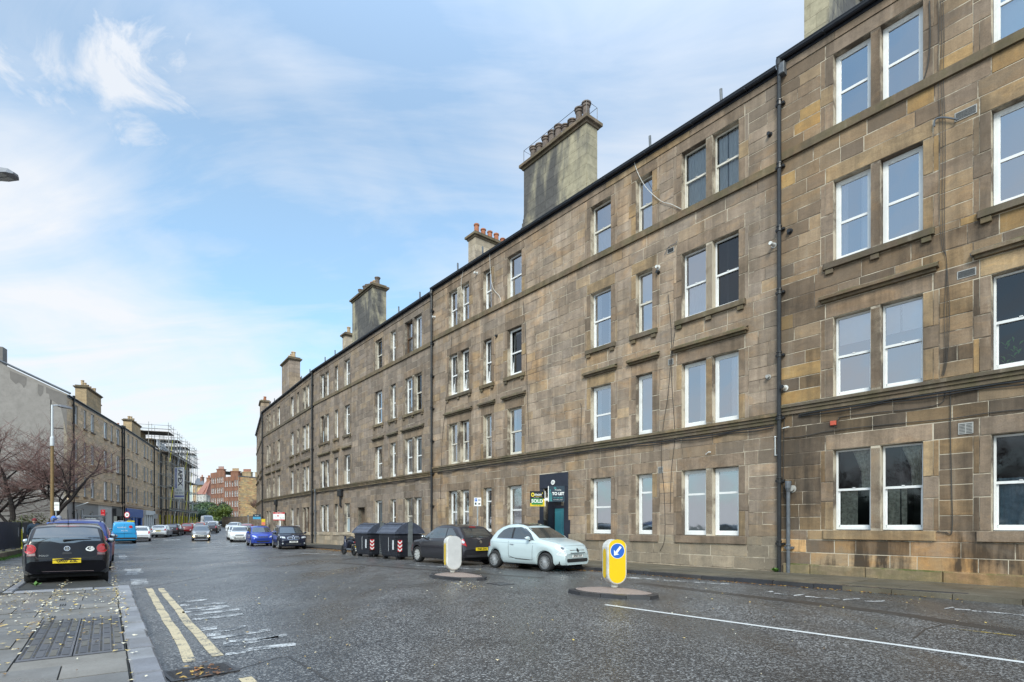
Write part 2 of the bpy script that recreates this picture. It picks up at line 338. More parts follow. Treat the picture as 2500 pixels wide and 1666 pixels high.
m_pwhite = paint_mat('white_road_paint', (.72, .72, .70), .36)
m_pworn = paint_mat('worn_white_road_paint', (.62, .62, .61), .515)
m_pyel = paint_mat('yellow_road_paint', (.62, .50, .30), .45)
m_pyelw = paint_mat('worn_yellow_road_paint', (.5, .36, .08), .52)
def slab_mat(name, pal, rough=.38, gain=1):
    m, nt, N, L, b = nm(name); oi = N.new('ShaderNodeObjectInfo'); ge = N.new('ShaderNodeNewGeometry'); pos = ge.outputs['Position']
    rnd = mth(N, L, 'FRACT', mth(N, L, 'MULTIPLY_ADD', oi.outputs['Random'], 7.31, ge.outputs['Random Per Island']))
    r = ramp(N, [(i / len(pal), tuple(c * gain for c in p)) for i, p in enumerate(pal)], 'CONSTANT'); L.new(rnd, r.inputs[0]); c = r.outputs[0]
    n1 = noise(N, L, pos, 1.3, 7, .65); a = ramp(N, [(.3, (.6, .57, .52)), (.7, (1.25, 1.25, 1.28))]); L.new(n1, a.inputs[0]); c = mixc(N, L, .85, c, a.outputs[0], 'MULTIPLY')
    g = noise(N, L, pos, 55, 5, .7); a = ramp(N, [(.3, (.75,) * 3), (.7, (1.25,) * 3)]); L.new(g, a.inputs[0]); c = mixc(N, L, .8, c, a.outputs[0], 'MULTIPLY')
    L.new(c, b.inputs['Base Color']); w = ramp(N, [(.35, (rough - .12,) * 3), (.65, (rough + .2,) * 3)]); L.new(noise(N, L, pos, .9, 5), w.inputs[0]); L.new(w.outputs[0], b.inputs['Roughness'])
    bump(N, L, b, g, .25, .004); return m
m_slab = slab_mat('wet_paving_slab', [(.18, .168, .148), (.155, .148, .136), (.205, .188, .162), (.145, .14, .133)])
m_slabR = slab_mat('damp_pavement_slab', [(.12, .105, .078), (.105, .095, .073), (.135, .118, .085)], .45)
m_kerb = slab_mat('granite_kerb', [(.22, .22, .23), (.18, .18, .195), (.25, .25, .26)], .4)
m_kerbd = slab_mat('dark_wet_kerb', [(.045, .045, .05), (.035, .036, .042), (.055, .053, .055)], .35)
m_joint = mat('pavement_joint', (.035, .033, .028), .9, var=.4, scale=8)
m_soil = mat('verge_soil', (.06, .055, .035), .95, var=.5, scale=4)
m_leafc = None
def leaf_mat(name, pal):
    m, nt, N, L, b = nm(name); ge = N.new('ShaderNodeNewGeometry')
    r = ramp(N, [(i / len(pal), p) for i, p in enumerate(pal)], 'CONSTANT'); L.new(ge.outputs['Random Per Island'], r.inputs[0]); L.new(r.outputs[0], b.inputs['Base Color']); b.inputs['Roughness'].default_value = .5; return m
m_leafp = leaf_mat('pale_fallen_leaves', [(.62, .52, .33), (.5, .38, .16), (.66, .6, .45), (.42, .28, .10), (.58, .42, .1), (.2, .12, .05), (.66, .62, .5)])
m_leafb = leaf_mat('brown_fallen_leaves', [(.16, .07, .025), (.24, .10, .03), (.10, .05, .02), (.30, .15, .04), (.42, .26, .06)])

# ------------------------------------------------------------------ lines of the street in plan
RF = [Vector(p) for p in ((15.54, 6.0), (7.615, 15.65), (-4.355, 30.23), (-16.54, 45.7), (-27.95, 61.7), (-36.3, 78.0), (-43.0, 97.0), (-50, 122))]   # right facades
LF = [Vector(p) for p in ((-42.8, 52.8), (-50.0, 70.3), (-58.3, 89.3), (-70.3, 119.7), (-82, 150))]                                            # left facades
def interp(line, y):
    for a, b in zip(line, line[1:]):
        if y <= b.y or b is line[-1]: return a.x + (b.x - a.x) * (y - a.y) / (b.y - a.y)
def xr(y):      # kerb of the right pavement
    K = [Vector(p) for p in ((19.0, -2.0), (13.3, 5.6), (9.25, 9.95), (5.65, 13.6), (1.2, 18.6), (-6.4, 28.3), (-18.6, 43.8), (-30.1, 60), (-38.5, 77), (-45.3, 96), (-52, 121), (-60, 150), (-70, 200))]
    return interp(K, y)
def xl(y):      # kerb of the left pavement, lay-by included
    K = [Vector(p) for p in ((2.3, -2.2), (-2.9, 4.62), (-8.35, 12.0))]
    if y <= 11.3: return interp(K, y)
    K = [Vector(p) for p in ((-10.2, 11.1), (-17.0, 20.4), (-24.0, 30.4), (-35.3, 46.5), (-40.4, 57), (-45.8, 71), (-54.1, 90), (-66.2, 120), (-78, 150), (-92, 200))]
    return interp(K, y)
KA = Vector((-.595, .804)).normalized(); KB = Vector((-KA.y, KA.x))      # along / away from the near left kerb
K0 = Vector((-2.90, 4.62))
def kab(a, b, z=0): p = K0 + KA * a + KB * b; return Vector((p.x, p.y, z))
A1 = (Vector((-8.35, 12.0)) - K0).dot(KA); B2 = 1.9
# ground, road
def sheet(name, ys, fl, fr, dz, m, nx=2):
    b = MB(); vs = []; fs = []
    for y in ys:
        for i in range(nx + 1): vs.append((lerp(fl(y), fr(y), i / nx), y, gnd(y) + dz))
    for j in range(len(ys) - 1):
        for i in range(nx): k = j * (nx + 1) + i; fs.append((k, k + 1, k + nx + 2, k + nx + 1))
    b.add(vs, fs); return b.build(name, m, kind='structure')
YS = [-30, -8, 0, 8, 16, 21, 26, 32, 37, 44, 50, 56, 62, 71, 80, 90, 100, 110, 120, 135, 150, 160, 170, 185, 200]
sheet('ground', YS + [260, 400, 1200, 2500], lambda y: -900 - y, lambda y: 900 + y, -.04, m_soil)
def roadL(y):
    if y < 28.3: t = (y - 10.85) / KA.y; return -10.04 + KA.x * t - .4
    return xl(y) - .4
road = sheet('road', YS, roadL, lambda y: xr(y) + .4, 0, m_asph)
def outline(pts, h0, h1, name, m):
    b = MB(); n = len(pts); vs = [(p[0], p[1], gnd(p[1]) + h0) for p in pts] + [(p[0], p[1], gnd(p[1]) + h1) for p in pts]
    me = bpy.data.meshes.new(name); bm = bmesh.new(); V = [bm.verts.new(v) for v in vs]
    f = bm.faces.new(V[n:]); 
    for i in range(n): bm.faces.new((V[i], V[(i + 1) % n], V[n + (i + 1) % n], V[n + i]))
    bmesh.ops.triangulate(bm, faces=[f]); bmesh.ops.recalc_face_normals(bm, faces=bm.faces); bm.to_mesh(me); bm.free(); me.materials.append(m); return obj(name, me)
P2 = kab(A1, B2); P3 = kab(A1 + 22, B2)
lp = [kab(-9, .24), kab(A1 - .3, .24), kab(A1 - .3, B2 + .15), kab(A1 + 22, B2 + .15), (-35.5, 46.5), (-41.5, 53.5), (-60, 46), (-60, 20), (-40, 0), (-20, -9)]
pavL = outline(lp, -.2, .088, 'pavement', m_joint); pavL['kind'] = 'structure'
rp_ = [(xr(y) + .15, y) for y in (-2, 5.6, 9.95, 13.6, 18.6, 28.3, 43.8, 60, 77, 96, 121)] + [(interp(RF, y) + 1.5, y) for y in (121, 96, 78, 61.7, 45.7, 30.23, 15.65, 0, -6)]
pavR = outline(rp_, -.2, .088, 'pavement', m_joint); pavR['kind'] = 'structure'
lf = [(interp(LF, y) - 1, y) for y in (46, 52.8, 70.3, 89.3, 119.7, 150)] + [(xl(y) - .15, y) for y in (150, 120, 90, 71, 57, 47)]
pl = outline(lf, -.2, .10, 'pavement', m_slab); pl['kind'] = 'structure'
# paving slabs
def slabs(cells, parent, m, zt=.1, limit=280):
    cells.sort(key=lambda c: -((c[1] - c[0]).length * (c[3] - c[0]).length) / max(1, (c[0].x ** 2 + c[0].y ** 2)) if c[0].y > 0.5 else 0)
    rest = MB()
    for i, q in enumerate(cells):
        b = MB() if i < limit else rest
        c = sum(q, Vector((0, 0))) / 4; dz = rng.uniform(-.004, .006); tl = (rng.uniform(-.003, .003), rng.uniform(-.003, .003))
        z = gnd(c.y)
        vs = [Vector((p.x, p.y, z - .05)) for p in q] + [Vector((p.x, p.y, gnd(p.y) + zt + dz + tl[0] * (k in (0, 1)) + tl[1] * (k in (1, 2)))) for k, p in enumerate(q)]
        b.add(vs, [(4, 5, 6, 7), (0, 1, 5, 4), (1, 2, 6, 5), (2, 3, 7, 6), (3, 0, 4, 7)])
        if i < limit: b.build('paving_slab', m, parent)
    if rest.v: rest.build('paving_slabs', m, parent, kind='stuff')
cells = []; g = .007
for i in range(-8, 52):
    a0 = i * .62; a1 = a0 + .62; off = .31 if i % 2 else 0
    bb = .25 if a1 <= A1 - .3 else B2 + .17
    if a0 < A1 - .3 < a1: a1 = A1 - .3
    j = 0; b0 = bb
    while b0 < 17:
        b1 = (.32 + off + .92 * (int((b0 - .32 - off) / .92 + 1e-6) + 1)) if b0 > bb or off == 0 else b0 + .5
        if b1 - b0 < .2: b1 += .92
        p = [kab(a0 + g, b0 + g).xy, kab(a0 + g, b1 - g).xy, kab(a1 - g, b1 - g).xy, kab(a1 - g, b0 + g).xy]
        skip = (b0 < 1.2 and a0 < 4.45 and a1 > 1.65)
        if a1 > a0 + .05 and not skip: cells.append(p)
        b0 = b1
slabs(cells, pavL, m_slab)
# the gaps the iron cover leaves are filled with setting slabs
fill = [(kab(a_ + .007, 1.14), kab(a_ + .007, 1.55 if int(round(a_ / .62)) % 2 else 1.24), kab(a_ + .613, 1.55 if int(round(a_ / .62)) % 2 else 1.24), kab(a_ + .613, 1.14)) for a_ in (1.24, 1.86, 2.48, 3.10, 3.72, 4.34)] + [(kab(1.247, .25), kab(1.247, 1.13), kab(1.64, 1.13), kab(1.64, .25)), (kab(4.46, .25), kab(4.46, 1.13), kab(4.95, 1.13), kab(4.95, .25))]
slabs([[p.xy for p in q] for q in fill], pavL, m_slab)
cells = []
def offs(line, d):          # offset polyline by d to the street side
    out = []
    for i, p in enumerate(line):
        t = (line[min(i + 1, len(line) - 1)] - line[max(i - 1, 0)]).normalized(); out.append(p + Vector((-t.y, t.x)) * d)
    return out
def along(line, step):
    out = []; acc = 0
    for a, b in zip(line, line[1:]):
        L_ = (b - a).length; t = acc
        while t < L_: out.append(a + (b - a) * (t / L_)); t += step
        acc = t - L_
    return out
rows = [along(offs(RF[:5], d), s) for d, s in ((.02, 1.0), (1.0, 1.0), (1.95, 1.0), (2.62, 1.0))]
K3 = []
for r0, r1 in zip(rows, rows[1:]):
    for i in range(min(len(r0), len(r1)) - 1):
        q = [r0[i], r0[i + 1], r1[i + 1], r1[i]]; c = sum(q, Vector((0, 0))) / 4
        q = [p + (c - p) * .012 for p in q][::-1]; cells.append(q)
slabs(cells, pavR, m_slabR, limit=160)
# kerbs
def kerb(pts, w, m, step, top=.115, jit=.008, limit=120):
    root = obj('kerb', None, kind='structure'); rest = MB(); st = along(pts, step); n = 0
    for a, b in zip(st, st[1:]):
        t = (b - a); L_ = t.length
        if L_ > step * 1.2: continue
        t.normalize(); nn = Vector((-t.y, t.x)); z = gnd(a.y)
        T = Matrix(((t.x, nn.x, 0, a.x + rng.uniform(-jit, jit)), (t.y, nn.y, 0, a.y), (0, 0, 1, z), (0, 0, 0, 1)))
        bb = MB() if n < limit else rest; h = top + rng.uniform(-jit, jit)
        if n < limit:
            c = .02; vs = []
            for zz, k in ((-.1, 0), (h - c, 0), (h, c)): vs += [T @ Vector(p) for p in ((.006 + k * .5, k, zz), (L_ - .006 - k * .5, k, zz), (L_ - .006 - k * .5, w - k, zz), (.006 + k * .5, w - k, zz))]
            bb.add(vs, [(8, 9, 10, 11)] + [(r + i, r + (i + 1) % 4, r + 4 + (i + 1) % 4, r + 4 + i) for r in (0, 4) for i in range(4)])
            bb.build('kerb_stone', m, root)
        else: bb.box(.006, 0, -.1, L_ - .006, w, h, T)
        n += 1
    if rest.v: rest.build('kerb_stones', m, root, kind='stuff')
    return root
kerb([kab(-7, 0).xy, kab(A1, 0).xy], .235, m_kerb, .62, .112, .012)
kerb([kab(A1 - .01, 0).xy, kab(A1 - .01, B2 + .2).xy], .28, m_kerb, .62, .11)
kerb([kab(A1, B2).xy, kab(A1 + 22, B2).xy, Vector((-35.3, 46.5)), Vector((-40.4, 57)), Vector((-45.8, 71)), Vector((-54.1, 90)), Vector((-66.2, 120))], .16, m_kerb, .9, .115)
kk = [Vector((xr(y), y)) for y in (-2, 5.6, 9.95, 13.6, 18.6, 28.3, 43.8, 60, 77, 96)]
ks = along(kk, .9); kr = obj('kerb', None, kind='structure'); rest = MB()
for n, (a, b) in enumerate(zip(ks, ks[1:])):
    t = (b - a).normalized(); nn = Vector((t.y, -t.x)); L_ = (b - a).length
    T = Matrix(((t.x, nn.x, 0, a.x), (t.y, nn.y, 0, a.y), (0, 0, 1, gnd(a.y)), (0, 0, 0, 1)))
    bb = MB() if n < 60 else rest; bb.box(.006, 0, -.1, L_ - .006, .15, .106 + rng.uniform(-.006, .006), T)
    if n < 60: bb.build('kerb_stone', m_kerbd, kr)
rest.build('kerb_stones', m_kerbd, kr, kind='stuff')
# road markings: thin sheets on the road
def flat(b, pts, z): b.add([(p[0], p[1], gnd(p[1]) + z) for p in pts], [tuple(range(len(pts)))])
def band(name, pts, w, m, z=.004, seg=1.2, wob=.0):
    b = MB(); st = along([Vector(p[:2]) for p in pts], seg) + [Vector(pts[-1][:2])]; q = []
    for i, p in enumerate(st):
        t = (st[min(i + 1, len(st) - 1)] - st[max(i - 1, 0)]).normalized(); n_ = Vector((-t.y, t.x)); j = rng.uniform(-wob, wob); q.append((p + n_ * (w / 2 + j), p - n_ * (w / 2 - j)))
    for (a, b_), (c, d) in zip(q, q[1:]): flat(b, [a, c, d, b_], z)
    o = b.build(name, m, kind='structure'); return o
band('centre_line', [G(1478, 1477), G(2500, 1618), G(2500, 1618) + (G(2500, 1618) - G(1478, 1477)) * .6], .095, m_pwhite, wob=.004)
band('yellow_line', [G(363, 1437), G(450, 1585), G(462, 1617)], .115, m_pyel, seg=.5, wob=.012)
band('yellow_line', [G(392, 1437), G(480, 1545), G(535, 1602)], .115, m_pyel, seg=.5, wob=.012)
band('yellow_line', [G(600, 1655), G(660, 1720), G(760, 1850)], .115, m_pyel, seg=.5, wob=.01)
band('yellow_line', [G(505, 1672), G(560, 1760), G(640, 1900)], .115, m_pyel, seg=.5, wob=.01)
band('yellow_line', [G(2320, 1535), G(2480, 1553)], .06, m_pyelw, wob=.01)
w = MB()
for (x0, y0, x1, y1, th) in ((432, 1472, 505, 1465, 4), (440, 1479, 555, 1472, 4), (452, 1489, 555, 1479, 4), (445, 1496, 560, 1482, 4), (462, 1503, 585, 1488, 5), (470, 1514, 592, 1500, 5),
                             (520, 1545, 600, 1530, 6), (515, 1560, 660, 1538, 6), (560, 1568, 700, 1552, 7), (595, 1572, 680, 1556, 6), (600, 1588, 722, 1573, 8), (550, 1598, 600, 1590, 9), (545, 1575, 590, 1572, 9), (490, 1538, 530, 1533, 8), (505, 1552, 540, 1548, 8)):
    flat(w, [G(x0, y0 + th / 2), G(x1, y1 + th / 2), G(x1, y1 - th / 2), G(x0, y0 - th / 2)], .004)
w.build('worn_hatching', m_pworn, kind='structure')
w = MB()
for (x0, y0, x1, y1, th) in ((303, 1391, 345, 1390, 6), (310, 1397, 350, 1396, 6), (288, 1353, 307, 1352, 3), (290, 1357, 310, 1356, 3), (291, 1361, 313, 1360, 3), (318, 1418, 358, 1417, 7), (320, 1425, 362, 1424, 7), (305, 1403, 340, 1402, 4),
                             (400, 1317, 440, 1316, 1.6), (1500, 1409, 1610, 1415, 3), (1620, 1417, 1780, 1427, 2.5), (1866, 1448, 1888, 1444, 3), (1890, 1449, 1935, 1453, 2), (1938, 1455, 1965, 1451, 3), (1966, 1457, 1990, 1458, 2.4),
                             (1990, 1459, 2050, 1463, 2.2), (2058, 1465, 2100, 1462, 3), (2110, 1469, 2160, 1468, 3), (2305, 1487, 2330, 1483, 3), (2330, 1488, 2370, 1490, 2.5), (2372, 1492, 2440, 1497, 3), (2440, 1497, 2500, 1503, 2),
                             (1000, 1378, 1180, 1390, 1.5), (690, 1345, 860, 1352, 1.2)):
    flat(w, [G(x0, y0 + th / 2), G(x1, y1 + th / 2), G(x1, y1 - th / 2), G(x0, y0 - th / 2)], .004)
w.build('bay_marking', m_pworn, kind='structure')
m_tar = mat('dark_tar_strip', (.042, .036, .032), .42, var=.35, scale=7, bmp=.3)
band('tar_strip', [G(1560, 1424), G(1800, 1452), G(2120, 1490), G(2500, 1545), G(2700, 1575)], .34, m_tar, z=.002, seg=.5, wob=.06)
band('tar_strip', [G(820, 1372), G(1080, 1394), G(1330, 1412)], .3, m_tar, z=.002, seg=.5, wob=.05)
band('tar_seam', [G(2230, 1560), G(2260, 1535), G(2310, 1525)], .03, m_tar, z=.002, seg=.3, wob=.01)
band('tar_seam', [G(700, 1345), G(900, 1352), G(1200, 1372)], .05, m_tar, z=.002, seg=.6, wob=.02)
band('tar_seam', [G(330, 1440), G(520, 1405), G(800, 1392)], .05, m_tar, z=.002, seg=.6, wob=.03)
band('tar_seam', [G(560, 1640), G(700, 1600), G(800, 1660)], .03, m_tar, z=.002, seg=.2, wob=.015)
# drain grate by the kerb
def drain():
    c = G(490, 1642); t = thing('drain_grate', 'iron gully grate full of wet leaves by the near kerb', 'drain grate', (c.x, c.y, .0), math.atan2(KB.y, KB.x) + .12)
    m = mat('grate_iron', (.05, .045, .045), .45, .3, var=.4, scale=20)
    b = MB(); W, D_ = .29, .22
    b.box(-W, -D_, .002, W, -D_ + .035, .014); b.box(-W, D_ - .035, .002, W, D_, .014); b.box(-W, -D_ + .035, .002, -W + .035, D_ - .035, .014); b.box(W - .035, -D_ + .035, .002, W, D_ - .035, .014)
    b.build('frame', m, t); pit = MB(); pit.box(-W + .03, -D_ + .03, .001, W - .03, D_ - .03, .003); pit.build('pit', mat('pit_dark', (.008, .008, .008), .9, var=0), t)
    for i in range(8):
        b = MB(); y = -D_ + .055 + i * .046; b.box(-W + .035, y, .004, W - .035, y + .024, .015); b.build('bar', m, t)
drain()
def iron_cover():
    t = thing('access_cover', 'large two-leaf iron inspection cover set in the left pavement', 'manhole cover', tuple(kab(3.05, .69, .1)), math.atan2(KA.y, KA.x))
    m = slab_mat('steel_checker_cover', [(.09, .09, .10), (.10, .10, .11)], .33); m2 = slab_mat('cover_infill', [(.06, .062, .07), (.085, .078, .06), (.05, .052, .06), (.10, .09, .07), (.07, .07, .075)], .35)
    for s in (-1, 1):
        b = MB(); b.box(-1.4, -.43 + (.43 + .006 if s > 0 else 0), -.03, 1.4, (-.006 if s < 0 else .43), .004); L_ = b.build('leaf', m, t)
        q = MB()
        for i in range(4):
            for j in range(7):
                x = -1.3 + j * .39; y = (.03 if s > 0 else -.41) + i * .10; q.box(x, y, .0045, x + .33, y + .055, .009)
                for e in range(6): q.box(x + e * .065, y + .068, .0045, x + e * .065 + .022, y + .088, .011)
        q.build('tread_pads', m2, L_)
iron_cover()
# road covers
def cover(px, py, w, h, label, m):
    c = G(px, py); t = MB(); t.box(-w / 2, -h / 2, -.02, w / 2, h / 2, .006); t.box(-w / 2 + .04, -h / 2 + .04, .0065, w / 2 - .04, h / 2 - .04, .012)
    o = t.build('manhole_cover', m); o.location = (c.x, c.y, 0); o.rotation_euler = (0, 0, math.atan2(.773, -.634)); tag(o, label, 'manhole cover')
cover(1222, 1426, .62, .5, 'square iron cover in the road behind the far traffic island', m_kerbd)
cover(1115, 1690, .45, .45, 'dark iron cover at the bottom edge of the road', m_kerbd)
# tar patches and grooves in the slabs
b = MB()
for (a, bq) in ((4.6, 1.0), (5.4, 2.4), (6.1, .95), (3.9, 2.6), (3.6, 4.0), (2.3, 3.3), (1.0, 3.6), (.35, 1.3), (-.3, 2.1), (-.9, .9), (-.6, 3.2), (7.0, 1.0), (2.9, 5.2), (5.2, 4.4), (7.4, 3.1)):
    for k in range(3): p = kab(a, bq + k * .03, 0); b.add([kab(a, bq + k * .03, .1085), kab(a + .3, bq + k * .03, .1085), kab(a + .3, bq + k * .03 + .014, .1085), kab(a, bq + k * .03 + .014, .1085)], [(0, 3, 2, 1)])
b.build('joint_grooves', m_joint, pavL)
# fallen leaves
def leaves(name, spots, m, s0, s1):
    b = MB()
    for (x, y, z) in spots:
        s = rng.uniform(s0, s1); a = rng.uniform(0, 6.28); n = 6; zz = gnd(y) + z; vs = [(x, y, zz + .012)]
        for k in range(n):
            t = a + k * 6.283 / n; r = s * (1 if k % 3 == 0 else rng.uniform(.35, .6)); vs.append((x + r * math.cos(t), y + r * math.sin(t), zz + rng.uniform(0, .018)))
        b.add(vs, [(0, 1 + k, 1 + (k + 1) % n) for k in range(n)])
    o = b.build(name, m); return o
sp = []
for i in range(5200):
    a = rng.uniform(-1.5, A1 + 9); q = abs(rng.gauss(2.5, 3.4)) + .1
    if a > A1 - .3 and q < B2 + .2: continue
    if rng.random() < .35: q = rng.choice([.25, 1.17, 2.09, 3.01, 3.93]) + rng.gauss(0, .05)
    if rng.random() > (.12 + .88 * min(1, max(0, a - 1.5) / 5)): continue
    p = kab(a, q); sp.append((p.x, p.y, .112))
tag(leaves('fallen_leaves', sp, m_leafp, .016, .040), 'pale yellow autumn leaves scattered over the wet left pavement', 'leaves', kind='stuff')
sp = []
for i in range(420):
    y = rng.uniform(3, 22); x = rng.uniform(xl(y) + .1, xr(y) - .2); sp.append((x, y, .006))
for i in range(60):
    p = G(rng.gauss(1130, 26), rng.gauss(1430, 5)); sp.append((p.x, p.y, .006))
tag(leaves('fallen_leaves', sp, m_leafp, .010, .028), 'few pale leaves scattered on the dark wet road surface', 'leaves', kind='stuff')
sp = []
for i in range(2600):
    y = rng.uniform(4, 50); x = xr(y) - abs(rng.gauss(0, .14)) - .02; sp.append((x, y, .006))
for i in range(1500):
    y = rng.uniform(27, 36); x = xr(y) - abs(rng.gauss(0, .4)); sp.append((x, y, .006 + rng.random() * .04))
for i in range(34): p = G(rng.gauss(490, 28), rng.gauss(1642, 9)); sp.append((p.x, p.y, .016))
tag(leaves('fallen_leaves', sp, m_leafb, .015, .045), 'brown soggy leaves gathered in the gutter below the right kerb', 'leaves', kind='stuff')
# ------------------------------------------------------------------ tenements
ME_STONE = MB().cbox(0, -1, 0, 1, 0, 1, .0).mesh('stone_block', m_dress)
def stone_mesh(m, _c={}):
    if m.name not in _c:
        b = MB(); vs = []
        for y, kx, kz in ((-1, 0, 0), (-.09, 0, 0), (0, .012, .025)): vs += [(kx, y, kz), (1 - kx, y, kz), (1 - kx, y, 1 - kz), (kx, y, 1 - kz)]
        fs = [(8, 11, 10, 9)]
        for a in (0, 4):
            for i in range(4): j = (i + 1) % 4; fs.append((a + i, a + 4 + i, a + 4 + j, a + j))
        b.add(vs, fs); _c[m.name] = b.mesh('stone_block', m)
    return _c[m.name]
PAIRS = [[(1.21, 2.08), (2.30, 3.18)], [(4.35, 5.05)], [(6.2, 7.21)], [(11.33, 12.33)], [(13.54, 14.19)], [(15.4, 16.17), (16.47, 17.27)]]
LV = [(1.09, 3.22), (4.63, 6.74), (8.2, 10.36), (11.76, 13.7)]      # window bottoms and tops per storey
def s_of(px, p0, u): k = (px - CX) / F; return (p0.x - k * p0.y) / (k * u.y - u.x)
class Block:
    def __init__(b, root, L, zo, mats, zb):
        b.r = root; b.L = L; b.zo = zo; b.m = mats; b.zb = zb; b.open = []; b.cut = []; b.dirt = 1.0
    def W(b, s, y, z): return b.r.matrix_basis @ Vector((s, y, z))
    def bx(b, mb, s0, y0, z0, s1, y1, z1): mb.box(s0, y0, z0 + b.zo, s1, y1, z1 + b.zo)
WY = [-.17]
def window(B, s0, s1, z0, z1, style, cur, sub=True, seed=0):
    """frame mesh, with panes and curtain as sub-parts; y is outward"""
    z0 += B.zo; z1 += B.zo; rr = random.Random(seed); y = WY[0]; d = .05
    fm = {'cream': m_cream, 'brown': m_brown}.get(style.split('_')[1] if '_' in style else '', m_white); st = style.split('_')[0]
    f = MB(); fw = .045 if st in ('sash', 'sashlow') else .085; g = .012
    a0, a1, c0, c1 = s0 + g, s1 - g, z0 + .02, z1 - g
    f.box(a0, y - d, c0, a0 + fw, y, c1); f.box(a1 - fw, y - d, c0, a1, y, c1); f.box(a0 + fw, y - d, c1 - fw, a1 - fw, y, c1); f.box(a0 + fw, y - d, c0, a1 - fw, y, c0 + fw * 1.35)
    H = c1 - c0; panes = []; mid = {'sash': .5, 'upvc': .48, 'top': .70, 'plain': None, 'tilt': .5, 'low': .63, 'door': .62}[st if st in ('sash', 'upvc', 'top', 'plain', 'tilt', 'low', 'door') else 'sash']
    i0, i1, k0, k1 = a0 + fw, a1 - fw, c0 + fw * 1.35, c1 - fw
    if st in ('upvc', 'top', 'plain', 'low'):     # inner sash bead
        e = .028; yy = y - .012
        f.box(i0, y - d, k0, i0 + e, yy, k1); f.box(i1 - e, y - d, k0, i1, yy, k1); f.box(i0 + e, y - d, k0, i1 - e, yy, k0 + e); f.box(i0 + e, y - d, k1 - e, i1 - e, yy, k1); i0 += e; i1 -= e; k0 += e; k1 -= e
        f.box((i0 + i1) / 2 - .16, y, c1 - fw * .75, (i0 + i1) / 2 + .16, y + .012, c1 - fw * .35)      # trickle vent
    if mid:
        zm = c0 + H * mid; r = .03 if st in ('sash',) else .032
        f.box(i0, y - d, zm - r, i1, y - .005 if st == 'sash' else y - .01, zm + r); panes = [(k0, zm - r, y - .06 if st == 'sash' else y - .035), (zm + r, k1, y - .035)]
        if st == 'sash':
            f.box(i0, y - .09, k0, i0 + .035, y - .052, zm - r); f.box(i1 - .035, y - .09, k0, i1, y - .052, zm - r); f.box(i0, y - .09, k0, i1, y - .052, k0 + .06)
            f.box((i0 + i1) / 2 - .03, y - .005, zm + r, (i0 + i1) / 2 + .03, y + .01, zm + r + .02)
    else: panes = [(k0, k1, y - .035)]
    w = f.build('window', fm, B.r)
    if st == 'tilt':      # inward tilted sash
        t = MB(); T = Matrix.Translation((0, y - .05, k0)) @ Matrix.Rotation(R(5), 4, 'X')
        hh = k1 - k0; e = .06
        for q in ((i0, 0, i0 + e, hh), (i1 - e, 0, i1, hh), (i0 + e, 0, i1 - e, e), (i0 + e, hh - e, i1 - e, hh), (i0 + e, hh * .5 - .03, i1 - e, hh * .5 + .03)): t.box(q[0], -.04, q[1], q[2], 0, q[3], T)
        t.build('open_sash', fm, w); panes = [(k0, k1, y - .1)]
    p = MB(); pm_ = m_paned if cur in ('drape', 'blue', 'net') or (cur == 'none' and rr.random() < .45) else m_pane
    for (q0, q1, yp) in panes:
        j = MB() if sub else p
        j.add([(i0, yp, q0), (i1, yp, q0), (i1, yp, q1), (i0, yp, q1)], [(0, 3, 2, 1)])
        if sub: j.build('pane', pm_, w)
    if not sub: p.build('pane', pm_, w)
    c = MB(); cm = m_cur; yb = y - .13; lo = c0; hi = c1
    def pleat(x0, x1, z0_, z1_, amp=.02, n=14, cx=None):
        vs = []
        for i in range(n + 1):
            x = lerp(x0, x1, i / n); off = amp * (1 if i % 2 else -1)
            x2 = x if cx is None else lerp(cx, x, .45)
            vs += [(x2, yb + off * .6, z0_), (x2 if cx is None else lerp(cx, x, .35 if False else .5), yb + off, lerp(z0_, z1_, .45)), (x, yb + off, z1_)]
        c.add(vs, [(i * 3 + k, i * 3 + k + 1, i * 3 + k + 4, i * 3 + k + 3) for i in range(n) for k in (0, 1)])
    if cur == 'net': pleat(a0 + .03, a1 - .03, lo, hi)
    elif cur == 'nethalf': pleat(a0 + .03, a1 - .03, lo, lerp(lo, hi, .52))
    elif cur == 'side': pleat(a0 + .02, lerp(a0, a1, .35), lo, hi, n=6); pleat(lerp(a0, a1, .72), a1 - .02, lo, hi, n=6)
    elif cur == 'left': pleat(a0 + .02, lerp(a0, a1, .45), lo, hi, n=8)
    elif cur == 'blind': c.box(a0 + .04, yb - .01, lerp(lo, hi, .66), a1 - .04, yb, hi); cm = m_curl
    elif cur == 'full': c.box(a0 + .04, yb - .01, lo, a1 - .04, yb, hi); cm = m_curl
    elif cur == 'frost': c.box(i0, y - .045, k0, i1, y - .04, lerp(k0, k1, .97)); cm = m_frost
    elif cur == 'drape': pleat(a0 + .02, lerp(a0, a1, .6), lerp(lo, hi, .5), hi, n=8, cx=a0 + .1); pleat(lerp(a0, a1, .45), a1 - .02, lo, lerp(lo, hi, .5), n=6); cm = m_curd
    elif cur == 'blue': pleat(a0 + .02, a1 - .02, lo, lerp(lo, hi, .55), n=16); cm = m_curb
    if c.v: c.build('curtain', cm, w)
    return w
